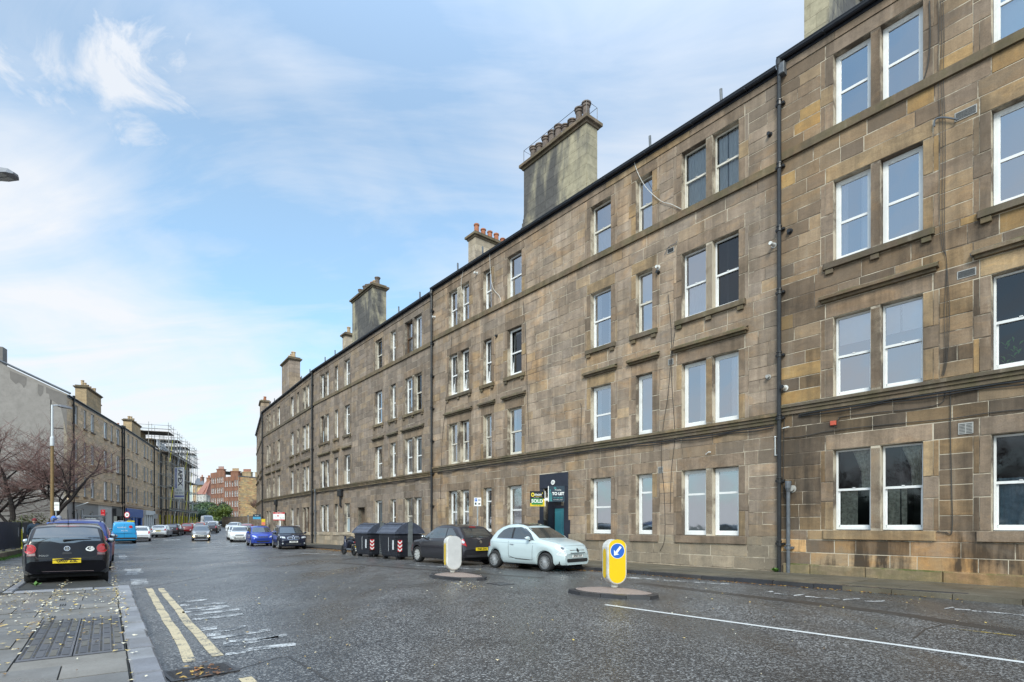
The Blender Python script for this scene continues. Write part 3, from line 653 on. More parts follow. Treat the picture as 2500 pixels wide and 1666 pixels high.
def dress(B, grp, z0, z1, kind, side=1):
    """jambs, mullion, lintel and sill of one window group (all stone parts, flush reveals)"""
    m = B.m['dress']; s0, s1 = grp[0][0], grp[-1][1]; H = z1 - z0; y1 = .006; jw = .20
    def st(a, b, c, d, y0=-.26, yy=y1, nme='dressed_stone', mm=m):
        o = obj(nme, stone_mesh(mm), B.r); o.location = (a + .005, yy, c + B.zo + .004); o.scale = (b - a - .01, yy - y0, d - c - .008); return o
    for sg, e in ((-1, s0), (1, s1)):
        for (f0, f1, w_) in ((0, .36, jw), (.36, .60, jw + .11), (.60, 1, jw)):
            a, b_ = (e - w_, e) if sg < 0 else (e, e + w_); st(a, b_, z0 + H * f0, z0 + H * f1)
        B.cut.append((e - .31, e, z0, z1) if sg < 0 else (e, e + .31, z0, z1)); B.jam = 1
    for (a, b_), (c, d) in zip(grp, grp[1:]): st(b_, c, z0, z1, yy=y1 - .012)
    for (a, b_) in grp: B.open.append((a, b_, z0, z1)); B.cut.append((a, b_, z0, z1))
    for (a, b_), (c, d) in zip(grp, grp[1:]): B.cut.append((b_, c, z0, z1))
    lh = .40 if kind != 3 else .36
    st(s0 - jw, s1 + jw, z1, z1 + lh, nme='lintel'); B.cut.append((s0 - jw, s1 + jw, z1, z1 + lh))
    # short stones filling beside the long and short jambs
    for sg, e in ((-1, s0), (1, s1)):
        for (f0, f1) in ((0, .36), (.60, 1)):
            a, b_ = (e - .31, e - jw) if sg < 0 else (e + jw, e + .31)
            B.fills.append((a, b_, z0 + H * f0, z0 + H * f1))
    if kind == 0: st(s0 - jw - .06, s1 + jw + .06, z0 - .24, z0, y0=-.2, yy=.055, nme='sill', mm=B.m['sill'])
    if kind == 2:
        st(s0 - jw - .04, s1 + jw + .04, z0 - .17, z0, y0=-.2, yy=.10, nme='sill', mm=m_string)
        ks = [s0 - jw + .02, s1 + jw - .22] + ([(grp[0][1] + grp[1][0]) / 2 - .1] if len(grp) > 1 else [])
        for k in ks: st(k, k + .2, z0 - .30, z0 - .17, y0=-.05, yy=.07, nme='bracket', mm=m_string)
    if kind == 1:
        b = MB(); c0, c1 = s0 - jw - .12, s1 + jw + .12; zc = z1 + .42 + B.zo
        b.box(c0 + .05, -.05, zc, c1 - .05, .09, zc + .07); b.box(c0, -.05, zc + .071, c1, .17, zc + .14); b.add([(c0, -.02, zc + .24), (c1, -.02, zc + .24), (c1, .17, zc + .1405), (c0, .17, zc + .1405)], [(0, 1, 2, 3)][::1])
        b.build('cornice', m_string, B.r)
def sootv(B, s, z):
    """how much soot and damp has gathered: under sills and string course, beside the rainwater pipes, at the wall foot and under the eaves"""
    v = rng.uniform(0, .16)
    for (a, b, c, d) in B.open:
        if a - .35 < s < b + .35 and c - .95 < z < c - .1: v += .22 * (1 - (c - z) / 1.0)
        if a - .35 < s < b + .35 and d + .3 < z < d + .9: v += .12
    if 3.3 < z < 4.35: v += .14 * rng.random() + .05
    e = min(abs(s), abs(B.L - s))
    if e < 1.0: v += rng.uniform(.1, .5) * (1 - e)
    if z < .9: v += rng.uniform(.0, .25)
    if z > 13.3: v += .14
    return round(min(.8, v * B.dirt), 3)
def rows_for(B, bands, mat_of, mean=.78, limit=300):
    """coursed ashlar between everything that is cut out"""
    cells = []
    for (z0, z1, n) in bands:
        for i in range(n):
            a, b = lerp(z0, z1, i / n), lerp(z0, z1, (i + 1) / n); zm = (a + b) / 2
            iv = sorted((c0, c1) for (c0, c1, d0, d1) in B.cut if min(b, d1) - max(a, d0) > (b - a) * .4)
            s = B.s0
            free = []
            for c0, c1 in iv:
                if c0 > s + .06: free.append((s, c0))
                s = max(s, c1)
            if s < B.L - .05: free.append((s, B.L))
            for (f0, f1) in free:
                x = f0; first = True
                while x < f1 - 1e-3:
                    w_ = rng.uniform(mean * .6, mean * 1.5)
                    if first and rng.random() < .5: w_ *= .6
                    first = False
                    if f1 - x - w_ < mean * .4: w_ = f1 - x if f1 - x < mean * 1.7 else (f1 - x) / 2
                    w_ = min(w_, f1 - x); cells.append((x, x + w_, a, b)); x += w_
    for f in B.fills: cells.append(f)
    def size(c):
        p = B.W((c[0] + c[1]) / 2, 0, 0); return (c[1] - c[0]) * (c[3] - c[2]) / (p.x ** 2 + p.y ** 2) if p.y > 2 and abs(p.x) < p.y * .97 else 0
    cells.sort(key=size, reverse=True); rest = {}
    for i, (a, b, c, d) in enumerate(cells):
        m = mat_of((a + b) / 2, (c + d) / 2); yy = rng.uniform(-.004, .006); g = .0062; so = sootv(B, (a + b) / 2, (c + d) / 2)
        if i < limit and size((a, b, c, d)) > 0:
            o = obj('stone', stone_mesh(m), B.r); o.location = (a + g, yy, c + B.zo + g); o.scale = (b - a - 2 * g, .10 + yy, d - c - 2 * g); o['soot'] = so
        else:
            e = rest.setdefault(m.name, (m, MB(), [])); e[1].box(a + g, -.1, c + B.zo + g, b - g, yy, d + B.zo - g); e[2].extend([so] * 6)
    for k, (m, mb, sl) in rest.items():
        o = mb.build('stones', m, B.r, kind='stuff'); at = o.data.attributes.new('soot_m', 'FLOAT', 'FACE'); at.data.foreach_set('value', sl)
def backing(B, z0, z1, m, y0=-.26, y1=-.006):
    """mortar-coloured wall behind the stones, pierced by the openings"""
    S = sorted({B.s0, B.L} | {s for o in B.open for s in o[:2]}); Z = sorted({z0, z1} | {z for o in B.open for z in o[2:]})
    b = MB()
    for i in range(len(S) - 1):
        run = None
        for j in range(len(Z) - 1):
            sm, zm = (S[i] + S[i + 1]) / 2, (Z[j] + Z[j + 1]) / 2
            hole = any(o[0] < sm < o[1] and o[2] < zm < o[3] for o in B.open)
            if not hole:
                if run is None: run = Z[j]
            elif run is not None: b.box(S[i], y0, run + B.zo, S[i + 1], y1, Z[j] + B.zo); run = None
        if run is not None: b.box(S[i], y0, run + B.zo, S[i + 1], y1, Z[-1] + B.zo)
    b.build('wall', m, B.r)
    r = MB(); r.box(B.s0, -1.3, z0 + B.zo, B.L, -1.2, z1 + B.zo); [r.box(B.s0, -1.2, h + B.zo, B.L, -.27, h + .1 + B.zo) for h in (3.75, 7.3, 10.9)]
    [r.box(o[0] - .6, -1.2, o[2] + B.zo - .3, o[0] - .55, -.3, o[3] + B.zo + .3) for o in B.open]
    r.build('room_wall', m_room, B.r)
def stack(B, s0, s1, yf, depth, zb, zt, npot, m=m_stack, pot='mix', shoulder=0, rail=False, seed=1):
    rr = random.Random(seed); b = MB(); zb += B.zo; zt += B.zo; y0, y1 = yf - depth, yf
    rowsn = max(3, int((zt - .35 - zb) / .38)); hb = (zt - .35 - zb) / rowsn
    core = MB(); core.box(s0 + .012, y0 + .012, zb, s1 - .012, y1 - .012, zt - .34)
    if shoulder:
        for i in range(6): w_ = shoulder * (1 - i / 6) ** 2; core.box(s0 - w_, y0 + .02, zb + i * .16, s1 + w_, y1 - .02, zb + (i + 1) * .16)
    c = core.build('chimney', m, B.r)
    for i in range(rowsn):      # jointed faces
        n = max(2, int((s1 - s0) / .85)); off = .5 * (i % 2) / n
        e = sorted({0, 1} | {min(1, max(0, (k + off * n) / n)) for k in range(1, n)})
        for a, d in zip(e, e[1:]): b.box(lerp(s0, s1, a) + .004, y0 + .2, zb + i * hb + .004, lerp(s0, s1, d) - .004, y1, zb + (i + 1) * hb - .004)
        b.box(s0 - .004, y0, zb + i * hb + .004, s1 + .004, y1 - .01, zb + (i + 1) * hb - .004)
    b.build('chimney_stones', m, c, kind='stuff')
    cp = MB(); cp.box(s0 - .06, y0 - .06, zt - .35, s1 + .06, y1 + .06, zt - .24); cp.box(s0 - .16, y0 - .16, zt - .239, s1 + .16, y1 + .16, zt - .12); cp.box(s0 - .02, y0 - .02, zt - .119, s1 + .02, y1 + .02, zt)
    cp.build('coping', m_string, c)
    pm = {'red': m_potr, 'buff': m_potb, 'dark': m_potd}
    along_y = depth > (s1 - s0)
    for k in range(npot):
        t = (k + .5) / npot; x = (s0 + s1) / 2 if along_y else lerp(s0 + .1, s1 - .1, t); y = lerp(y0 + .1, y1 - .1, t) if along_y else (y0 + y1) / 2
        h = rr.uniform(.42, .7); kind = rr.choice(['buff', 'red', 'buff', 'dark']) if pot == 'mix' else pot
        p = MB(); r_ = .16; prof = [(r_ * .85, 0), (r_ * .9, 0), (r_, .04), (r_ * .92, .08), (r_ * .84, h * .8), (r_ * 1.05, h * .84), (r_ * 1.05, h * .95), (r_ * .9, h), (r_ * .7, h), (r_ * .68, h * .6)]
        if kind == 'dark' or rr.random() < .2: prof = prof[:-2] + [(r_ * .5, h)]; 
        p.lathe([(q[0], q[1] + zt) for q in prof], 12, Matrix.Translation((x, y, 0)))
        if kind == 'dark': p.lathe([(.02, zt + h + .10), (r_ * 1.25, zt + h + .04), (r_ * 1.25, zt + h - .01), (.02, zt + h)], 12, Matrix.Translation((x, y, 0)))
        p.build('chimney_pot', pm[kind], c, smooth=False)
    if rail:
        p = MB(); zz = zt + .52; q = [(s0, y1, zz), (s1, y1, zz), (s1, y0, zz), (s0, y0, zz), (s0, y1, zz)]; p.tube(q, .010, 5)
        for (x, y) in ((s0, y1), (s1, y1), (s1, y0), (s0, y0), ((s0 + s1) / 2, y1)): p.tube([(x, y, zt), (x, y, zz)], .012, 5)
        p.build('guard_rail', m_iron, c)
    return c
m_potr = mat('terracotta_pot', (.38, .14, .07), .8, var=.3, scale=3, dirt=.5)
m_potb = mat('buff_pot', (.50, .36, .22), .8, var=.25, scale=3, dirt=.6)
m_potd = mat('sooty_pot', (.17, .13, .11), .8, var=.35, scale=4, dirt=.7)
BANDS = [(-.9, .12, 2), (.12, .83, 2), (.83, 1.09, 1), (1.09, 3.22, 6), (3.22, 3.62, 1), (3.62, 4.33, 2), (4.63, 6.74, 6), (6.74, 7.14, 1), (7.14, 8.02, 2), (8.02, 8.2, 1), (8.2, 10.36, 6), (10.36, 10.76, 1), (10.76, 11.54, 2), (11.76, 13.7, 6), (13.7, 14.06, 1)]
def tenement(p0, p1, zo, mats, label, doc=None, scale=True, groups=None, styles=None, zb=-.5, mean=.78, s_start=0, door=True, detail=True, limit=300):
    u = (p1 - p0); Lg = u.length; u.normalize(); rz = math.atan2(u.y, u.x)
    root = thing('stone_tenement', label, 'tenement building', (p0.x, p0.y, 0), rz, doc)
    bpy.context.view_layer.update()
    B = Block(root, Lg, zo, mats, zb); B.s0 = s_start; B.fills = []; k = Lg / 18.86 if scale else 1
    gr = groups if groups is not None else [[(a * k, b * k) for a, b in g_] for g_ in PAIRS]
    B.k = k; B.gr = gr
    for fl, (z0, z1) in enumerate(LV):
        for gi, g_ in enumerate(gr):
            dress(B, g_, z0, z1, fl)
            for wi, (a, b) in enumerate(g_):
                sty, cur = styles(fl, gi, wi); window(B, a, b, z0, z1, sty, cur, sub=detail, seed=fl * 50 + gi * 7 + wi)
    # string course with its sagging cable, sill course, eaves course, gutter
    b = MB(); zs = 4.33 + zo
    b.box(s_start, -.2, zs, Lg, .05, zs + .10); b.box(s_start, -.2, zs + .101, Lg, .085, zs + .19); b.box(s_start, -.2, zs + .191, Lg, .13, zs + .27)
    b.add([(s_start, .0, zs + .30), (Lg, .0, zs + .30), (Lg, .13, zs + .2705), (s_start, .13, zs + .2705)], [(0, 1, 2, 3)]); b.build('string_course', m_string, root)
    b = MB(); b.box(s_start, -.2, 11.54 + zo, Lg, .075, 11.76 + zo); b.build('sill_course', mats['sillc'], root)
    b = MB(); x = s_start
    while x < Lg: w_ = min(Lg, x + rng.uniform(1.1, 1.9)); b.box(x + .005, -.3, 14.065 + zo, w_ - .005, .03, 14.26 + zo); x = w_
    b.build('eaves_course', mats['dress'], root)
    b = MB()
    for i in range(5):
        a0, a1 = math.pi * i / 5, math.pi * (i + 1) / 5; r_ = .085; c = (.13, 14.41 + zo)
        b.add([(s_start, c[0] - r_ * math.cos(a0), c[1] - r_ * math.sin(a0)), (Lg, c[0] - r_ * math.cos(a0), c[1] - r_ * math.sin(a0)), (Lg, c[0] - r_ * math.cos(a1), c[1] - r_ * math.sin(a1)), (s_start, c[0] - r_ * math.cos(a1), c[1] - r_ * math.sin(a1))], [(0, 1, 2, 3)])
    b.tube([(s_start, .215, 14.42 + zo), (Lg, .215, 14.42 + zo)], .014, 5); b.box(s_start, -.3, 14.27 + zo, Lg, .045, 14.41 + zo)
    x = s_start + .9
    while x < Lg: b.box(x, .04, 14.31 + zo, x + .03, .225, 14.335 + zo); x += 1.8
    b.build('gutter', m_gut, root)
    if detail:
        q = MB()
        for h, am in ((4.30, .03), (4.25, .05)):
            pts = [(s, .06 + .02 * math.sin(s * 3), h + zo - am * abs(math.sin(s * 1.7 + h * 9)) - .02 * math.sin(s * .7)) for s in [s_start + .12 + i * .28 for i in range(int((Lg - s_start - .2) / .28))]]
            q.tube(pts, .022 if am < .04 else .014, 5)
        q.build('cable', m_iron, root)
    # roof behind the gutter
    rf = MB(); zr = 14.42 + zo; rf.add([(s_start, -.02, zr), (Lg, -.02, zr), (Lg, -5.6, zr + 2.5), (s_start, -5.6, zr + 2.5), (s_start, -11, zr), (Lg, -11, zr)], [(0, 1, 2, 3), (3, 2, 5, 4)])
    rf.build('roof', m_slate, root)
    g_ = MB(); g_.add([(s_start + .01, -.3, -1), (s_start + .01, -11, -1), (s_start + .01, -11, zr), (s_start + .01, -5.6, zr + 2.45), (s_start + .01, -.3, zr)], [(0, 1, 2, 3, 4)])
    g_.add([(Lg - .01, -.3, -1), (Lg - .01, -11, -1), (Lg - .01, -11, zr), (Lg - .01, -5.6, zr + 2.45), (Lg - .01, -.3, zr)], [(4, 3, 2, 1, 0)]); g_.quad((s_start, -11, -1), (s_start, -11, zr), (Lg, -11, zr), (Lg, -11, -1)); g_.build('gable', mats['wall'], root)
    for s in [s_start + 1.9, s_start + 4.6, Lg - 4.3, Lg - 2.1]:
        if detail: v = MB(); v.tube([(s * 1.0, -.25, zr), (s + .03, -.25, zr + .75)], .045, 7); v.build('vent_pipe', m_lead, root)
    return B, root
def finish(B, limit=300, mean=.78):
    m = B.m
    def pick(s, z): return m['plinth'] if z < 1.05 else m['low'] if 'low' in m and (z < 4.0 or (z < 7.9 and rng.random() < .55)) else m['wall']
    for (z0, z1, n) in [(4.33, 4.63, 1), (11.54, 11.76, 1)]: B.cut.append((B.s0, B.L, z0, z1))
    rows_for(B, [b for b in BANDS], pick, mean, limit); backing(B, -.9, 14.3, m['mortar'])
def downpipe(B, s, z0, z1, label=None, r=.055, m=None, y=.12):
    b = MB(); m = m or m_iron
    b.tube([(s, y, z0), (s, y, z1)], r, 10); z = z0 + .8
    while z < z1: b.lathe([(r, z - .07), (r * 1.35, z - .06), (r * 1.35, z + .0), (r * 1.15, z + .01), (r * 1.15, z + .05), (r * 1.4, z + .06), (r * 1.4, z + .09), (r, z + .1)], 10, Matrix.Translation((s, y, 0))); b.box(s - .12, .0, z - .03, s + .12, y - .02, z + .03); z += 1.78
    b.tube([(s, y, z1), (s, y + .02, z1 + .12), (s, y, z1 + .3)], [r, r * 1.5, r * 1.7], 10)
    return b.build('downpipe', m, B.r)
MA = dict(low=m_stoneAl, wall=m_stoneA, dress=m_dress, sill=m_dress, sillc=m_string, plinth=m_plA, mortar=m_mortar)
MBm = dict(wall=m_stoneB, dress=m_dress, sill=m_dress, sillc=m_string, plinth=m_plB, mortar=m_mortar)
MC = dict(wall=m_stoneC, dress=m_dressC, sill=m_plC, sillc=m_string, plinth=m_plC, mortar=m_mortarC)
MDm = dict(wall=m_stoneD, dress=m_dressC, sill=m_plC, sillc=m_string, plinth=m_stoneC, mortar=m_mortarC)
# --- A: the nearest tenement on the right edge. its own frame starts at the shared pipe and runs out of the picture
uB = (RF[2] - RF[1]).normalized()
pA = RF[1] - uB * 18.86
def mir(g_): return [[(18.86 - b, 18.86 - a) for a, b in reversed(q)] for q in reversed(g_)]
GA = mir([[(1.42, 2.29), (2.50, 3.38)], [(4.62, 5.55)], [(6.9, 7.8)]])
def styA(fl, gi, wi):
    far = gi == 2    # the pair beside the pipe
    if fl == 3: return ('upvc', 'clear' if far else 'full')
    if fl == 2: return ('upvc', ('side' if wi else 'clear') if far else 'clear')
    if fl == 1: return ('sash', 'blind' if far else 'none')
    return ('sash', 'drape' if far else 'blue')
BA, rA = tenement(pA, RF[1] - uB * .02, .20, MA, 'nearest tan sandstone tenement cut off by the right edge of the photo', 'terraced stone tenements on the right', groups=GA, styles=styA, s_start=9.5)
BA.dirt = 1.5; finish(BA); stack(BA, 18.12, 18.80, -1.5, 3.2, 13.5, 18.4, 6, seed=4)
b = MB(); x = 9.5
while x < 18.7:
    w_ = min(18.72, x + rng.uniform(.9, 1.6)); b.cbox(x + .004, -.05, -.1, w_ - .004, .11 + rng.uniform(-.01, .01), .36, .03); x = w_
b.build('base_course', stone_mat('mossy_base_course', [(.28, .2, .12), (.22, .18, .14), (.24, .2, .13)], 1, .6, moss=1.0), rA)
# --- B: the long tan block in the middle
def styB(fl, gi, wi):
    if fl == 0: return ('low', 'frost') if gi in (0,) else ('top', 'frost') if gi in (1,) else ('upvc', 'frost') if gi == 2 else ('upvc', 'nethalf') if gi in (3, 5) else ('top', 'frost')
    if fl == 1: return ('plain', 'left') if gi in (0,) else ('plain', 'frost') if gi == 1 else ('upvc', 'side') if gi == 2 else ('sash_cream', 'side')
    if fl == 2: return ('sash', 'nethalf' if wi else 'none') if gi in (0,) else ('sash_cream', 'full') if gi == 1 else ('sash', 'side') if gi == 2 else ('tilt', 'none')
    return ('sash_cream', 'net') if gi == 0 else ('sash_cream', 'nethalf') if gi in (1, 2) else ('sash', 'left')
BB, rB = tenement(RF[1], RF[2], 0, MBm, 'long tan sandstone tenement with the blue close door and signs', 'terraced stone tenements on the right', styles=styB)
k = BB.k; dz0, dz1 = -.1, 2.95
BB.open.append((8.67, 9.89, .1, 3.05)); BB.cut.append((8.42, 10.14, -.9, 3.6))
def close_door(B, s0, s1, zt, surround, doorm, frame_m):
    o = MB(); z = B.zo
    o.cbox(s0 - .25, -.3, .1 + z, s0, .012, zt * .36 + z, .008); o.cbox(s0 - .36, -.3, zt * .36 + z, s0, .014, zt * .55 + z, .008); o.cbox(s0 - .25, -.3, zt * .55 + z, s0, .012, zt + z, .008)
    o.cbox(s1, -.3, .1 + z, s1 + .25, .012, zt * .36 + z, .008); o.cbox(s1, -.3, zt * .36 + z, s1 + .36, .014, zt * .55 + z, .008); o.cbox(s1, -.3, zt * .55 + z, s1 + .25, .012, zt + z, .008)
    o.cbox(s0 - .25, -.3, zt + z, s1 + .25, .02, zt + .60 + z, .01); o.build('door_surround', surround, B.r)
    r = MB(); r.box(s0 - .02, -1.15, .0 + z, s0, -.3, zt + z); r.box(s1, -1.15, .0 + z, s1 + .02, -.3, zt + z); r.box(s0, -1.15, zt + z, s1, -.3, zt + .02 + z); r.box(s0, -1.15, -.2 + z, s1, .0, .12 + z); r.build('porch', surround, B.r)
    d = MB(); y = -.62; d.box(s0 + .05, y - .05, .12 + z, s1 - .05, y, 2.15 + z)
    for (a, b_, c, e) in ((.12, .52, .25, .9), (.12, .52, 1.0, 2.0), (.6, .98, .25, .9), (.6, .98, 1.0, 2.0)): d.cbox(lerp(s0, s1, a), y, c + z, lerp(s0, s1, b_ - .02), y + .018, e + z, .015)
    dd = d.build('door', doorm, B.r); h = MB(); h.ball((s0 + .2, y + .04, 1.1 + z), .03, .03, .03); h.build('handle', m_lead, dd)
    f = MB(); f.box(s0, y - .04, 2.15 + z, s1, y + .02, 2.25 + z); f.box(s0, y - .04, zt - .06 + z, s1, y + .02, zt + z); f.build('door_frame', frame_m, B.r)
    g_ = MB(); g_.quad((s0, y - .02, 2.25 + z), (s0, y - .02, zt - .06 + z), (s1, y - .02, zt - .06 + z), (s1, y - .02, 2.25 + z)); g_.build('fanlight', m_pane, B.r)
m_navy = mat('navy_painted_stone', (.018, .021, .035), .5, var=.25, scale=4, bmp=.15)
m_teal = mat('teal_door_paint', (.045, .20, .25), .35, var=.08, coat=.3)
close_door(BB, 8.67, 9.89, 2.98, m_navy, m_teal, m_navy)
finish(BB, mean=.82)
stack(BB, 7.5, 11.27, -.08, .62, 14.42, 17.55, 9, pot='dark', shoulder=.35, rail=True, seed=2)
stack(BB, 18.5, 19.2, -2.6, 3.6, 15, 18.4, 7, m=m_plC, pot='red', seed=6)
# --- C, D, E further along the curve
def styF(seed, pw=.6):
    r_ = random.Random(seed)
    def f(fl, gi, wi):
        a = r_.random()
        return (r_.choice(['upvc', 'plain', 'top', 'upvc']) if a < pw else r_.choice(['sash', 'sash_cream', 'sash_brown']), r_.choice(['none', 'net', 'side', 'full', 'frost', 'nethalf', 'none']))
    return f
BC, rC = tenement(RF[2], RF[3], -.19, MC, 'sooty grey tenement behind the two black communal bins', 'terraced stone tenements on the right', styles=styF(3, .8))
kc = BC.k; BC.open.append((8.8 * kc, 9.9 * kc, .1, 2.9)); BC.cut.append((8.55 * kc, 10.15 * kc, -.9, 3.3))
close_door(BC, 8.8 * kc, 9.9 * kc, 2.85, m_dressC, mat('white_door', (.6, .62, .63), .4), m_white)
finish(BC); stack(BC, 8.18, 11.64, -.1, 1.0, 14.42, 17.9, 8, m=m_plC if False else m_stack, shoulder=.15, seed=8); stack(BC, 19.3, 20.0, -2.6, 3.4, 15, 18.2, 5, m=m_plC, pot='buff', seed=9)
BD, rD = tenement(RF[3], RF[4], -.25, MDm, 'dark weathered tenement behind the black estate car with a red sale board', 'terraced stone tenements on the right', styles=styF(5, .35))
kd = BD.k; BD.open.append((8.8 * kd, 9.9 * kd, .1, 2.9)); BD.cut.append((8.55 * kd, 10.15 * kd, -.9, 3.3))
close_door(BD, 8.8 * kd, 9.9 * kd, 2.85, m_dressC, mat('brown_door', (.10, .07, .05), .5), m_brown)
finish(BD, 280); stack(BD, 8.4, 11.4, -.1, 1.0, 14.42, 17.9, 7, m=m_stoneC, pot='buff', seed=11); stack(BD, 19.0, 19.7, -2.6, 3.4, 15, 18.2, 4, seed=12)
BE, rE = tenement(RF[4], RF[5], -.2, MDm, 'furthest dark tenement on the right where the street bends away', 'terraced stone tenements on the right', styles=styF(7, .5), detail=False)
finish(BE, 60); stack(BE, 8.0, 10.8, -.1, 1.0, 14.42, 17.4, 5, m=m_stoneC, seed=13)
BF, rF = tenement(RF[5], RF[6], -.1, MDm, 'tenement beyond the bend showing only its roof edge', 'terraced stone tenements on the right', styles=styF(9, .5), detail=False)
finish(BF, 20)
downpipe(BB, -.06, .1, 14.3); downpipe(BC, -.05, -.1, 14.0); downpipe(BD, -.05, -.2, 13.9, r=.07); downpipe(BE, -.05, -.2, 13.9, r=.07)
downpipe(BC, 18.9, .0, 4.1, m=m_lead, r=.05); downpipe(BA, 18.55, .0, 2.35, m=m_lead, r=.05)
# ------------------------------------------------------------------ fixtures on the right facades (each moves with its wall, so they are parts)
def part(B, name, mb, m, smooth=False, parent=None): return mb.build(name, m, parent or B.r, smooth)
m_plast = mat('white_plastic', (.7, .7, .68), .4, var=.1, dirt=.3)
m_vent = mat('grey_vent', (.36, .35, .33), .5, var=.15)
m_wire = mat('dark_cable', (.05, .045, .04), .6, var=.2)
m_wirew = mat('white_cable', (.6, .58, .54), .5, var=.1)
def sB(px): return s_of(px, RF[1], uB)
def zat(px, py): s = sB(px); Y = RF[1].y + uB.y * s; return CH + (HY - py) / F * Y
def AB(px, py, out=.0):        # point of the A/B wall plane in that building's own frame
    s = sB(px); z = zat(px, py)
    return (s, out, z) if s >= 0 else (s + 18.86, out, z)
def BOf(px): return BB if sB(px) >= 0 else BA
def wall_tube(name, pts, r, m, out=.025, n=5):
    B = BOf(pts[0][0]); b = MB(); P_ = [Vector(AB(x, y, out)) for x, y in pts]
    if len(P_) > 2:      # smooth through the given points
        Q = []
        for i in range(len(P_) - 1):
            p0, p1, p2, p3 = P_[max(i - 1, 0)], P_[i], P_[i + 1], P_[min(i + 2, len(P_) - 1)]
            for k in range(5):
                t = k / 5; Q.append(.5 * ((2 * p1) + (p2 - p0) * t + (2 * p0 - 5 * p1 + 4 * p2 - p3) * t * t + (3 * p1 - p0 - 3 * p2 + p3) * t ** 3))
        P_ = Q + [P_[-1]]
    b.tube(P_, r, n); return part(B, name, b, m)
wall_tube('cable', [(1550, 395), (1560, 425), (1580, 460), (1615, 492), (1640, 500), (1665, 512)], .011, m_wirew, .05)
wall_tube('cable', [(1197, 615), (1200, 670), (1206, 705), (1222, 725), (1225, 742)], .011, m_wirew, .05)
wall_tube('cable', [(1135, 650), (1128, 690), (1130, 712), (1137, 722)], .011, m_wirew, .05)
for xs in (0, 7, 13): wall_tube('cable', [(2290 + xs, 5), (2293 + xs, 90), (2291 + xs, 190), (2296 + xs, 330), (2294 + xs, 500), (2300 + xs * .6, 600), (2312, 640), (2306 + xs, 760), (2308 + xs * .5, 870), (2300 + xs * .4, 918)], .006, m_wire, .03)
wall_tube('cable', [(2322, 948), (2321, 1050), (2324, 1180), (2325, 1296), (2310, 1300), (2288, 1298)], .010, m_wire, .03)
wall_tube('cable', [(2270, 5), (2272, 90), (2268, 150), (2258, 190), (2253, 200)], .014, m_wire, .03)
wall_tube('cable', [(1915, 1070), (1960, 1066), (2020, 1054), (2100, 1044), (2200, 1034), (2320, 1023), (2420, 1008), (2500, 1000)], .010, m_wire, .03)
wall_tube('cable', [(2036, 1039), (2043, 1042), (2048, 1025), (2058, 1018), (2140, 1008), (2240, 998), (2300, 984), (2309, 950)], .010, m_wire, .03)
wall_tube('cable', [(1920, 1000), (1916, 1040), (1914, 1180), (1918, 1215), (1926, 1212)], .010, m_wire, .04)
wall_tube('cable', [(1278, 735), (1284, 820), (1288, 960), (1292, 1080)], .009, m_wire, .02)
wall_tube('cable', [(1418, 1085), (1420, 1000), (1417, 985)], .009, m_wire, .02)
wall_tube('cable', [(1632, 720), (1640, 830), (1632, 960), (1620, 1040), (1615, 1120), (1622, 1200), (1624, 1310), (1612, 1346)], .009, m_wire, .02)
wall_tube('cable', [(1650, 800), (1640, 900), (1648, 1060), (1640, 1150), (1637, 1250)], .009, m_wire, .02)
wall_tube('cable', [(1104, 820), (1098, 900), (1088, 1000), (1080, 1080), (1076, 1220)], .009, m_wire, .02)
wall_tube('overflow_pipe', [(2340, 295), (2310, 290), (2290, 292), (2283, 300), (2283, 312)], .020, m_lead, .06)
wall_tube('overflow_pipe', [(2370, 622), (2376, 630), (2380, 618)], .012, m_lead, .06)
wall_tube('overflow_pipe', [(1625, 625), (1635, 605), (1652, 596), (1654, 590)], .012, m_lead, .06)
def facing_tube(B, p, ln, r, m, name, cap=None, tilt=0):
    b = MB(); s, y, z = p; b.tube([(s, 0, z), (s, ln, z - tilt)], r, 12); b.tube([(s, .001, z), (s, .02, z)], r * 1.5, 12)
    o = part(B, name, b, m)
    if cap: c = MB(); c.tube([(s, ln + .001, z - tilt), (s, ln + .05, z - tilt)], r * 1.02, 12); part(B, 'flue_mouth', c, cap, parent=o)
    return o
facing_tube(BA, AB(1918, 948), .22, .055, m_plast, 'boiler_flue', m_iron)
facing_tube(BA, AB(1929, 566), .10, .055, m_iron, 'boiler_flue')
facing_tube(BB, AB(1880, 330), .12, .05, m_iron, 'boiler_flue')
facing_tube(BB, AB(1890, 600), .24, .05, m_plast, 'boiler_flue')
facing_tube(BB, AB(1608, 654), .14, .05, m_plast, 'boiler_flue'); facing_tube(BB, AB(1608, 666), .12, .045, m_iron, 'boiler_flue')
facing_tube(BA, AB(1935, 1194), .10, .07, m_vent, 'boiler_flue')
facing_tube(BB, AB(1877, 921), .12, .05, m_vent, 'boiler_flue'); facing_tube(BB, AB(1165, 668), .18, .05, m_plast, 'boiler_flue'); facing_tube(BB, AB(1213, 821), .10, .05, m_iron, 'boiler_flue')
facing_tube(BB, AB(1062, 775), .16, .05, m_plast, 'boiler_flue')
def airbrick(px, py, w=.24, h=.22, cols=2, m=m_vent):
    B = BOf(px); s, _, z = AB(px, py); b = MB(); b.box(s - w / 2, .0, z - h / 2, s + w / 2, .015, z + h / 2); o = part(B, 'air_vent', b, m)
    q = MB(); nr = 7
    for c in range(cols):
        a0 = s - w / 2 + .02 + c * (w - .02) / cols; a1 = a0 + (w - .02) / cols - .02
        for i in range(nr): z0 = z - h / 2 + .02 + i * (h - .03) / nr; q.box(a0, .0155, z0, a1, .02, z0 + .012)
    part(B, 'slots', q, m_iron, parent=o)
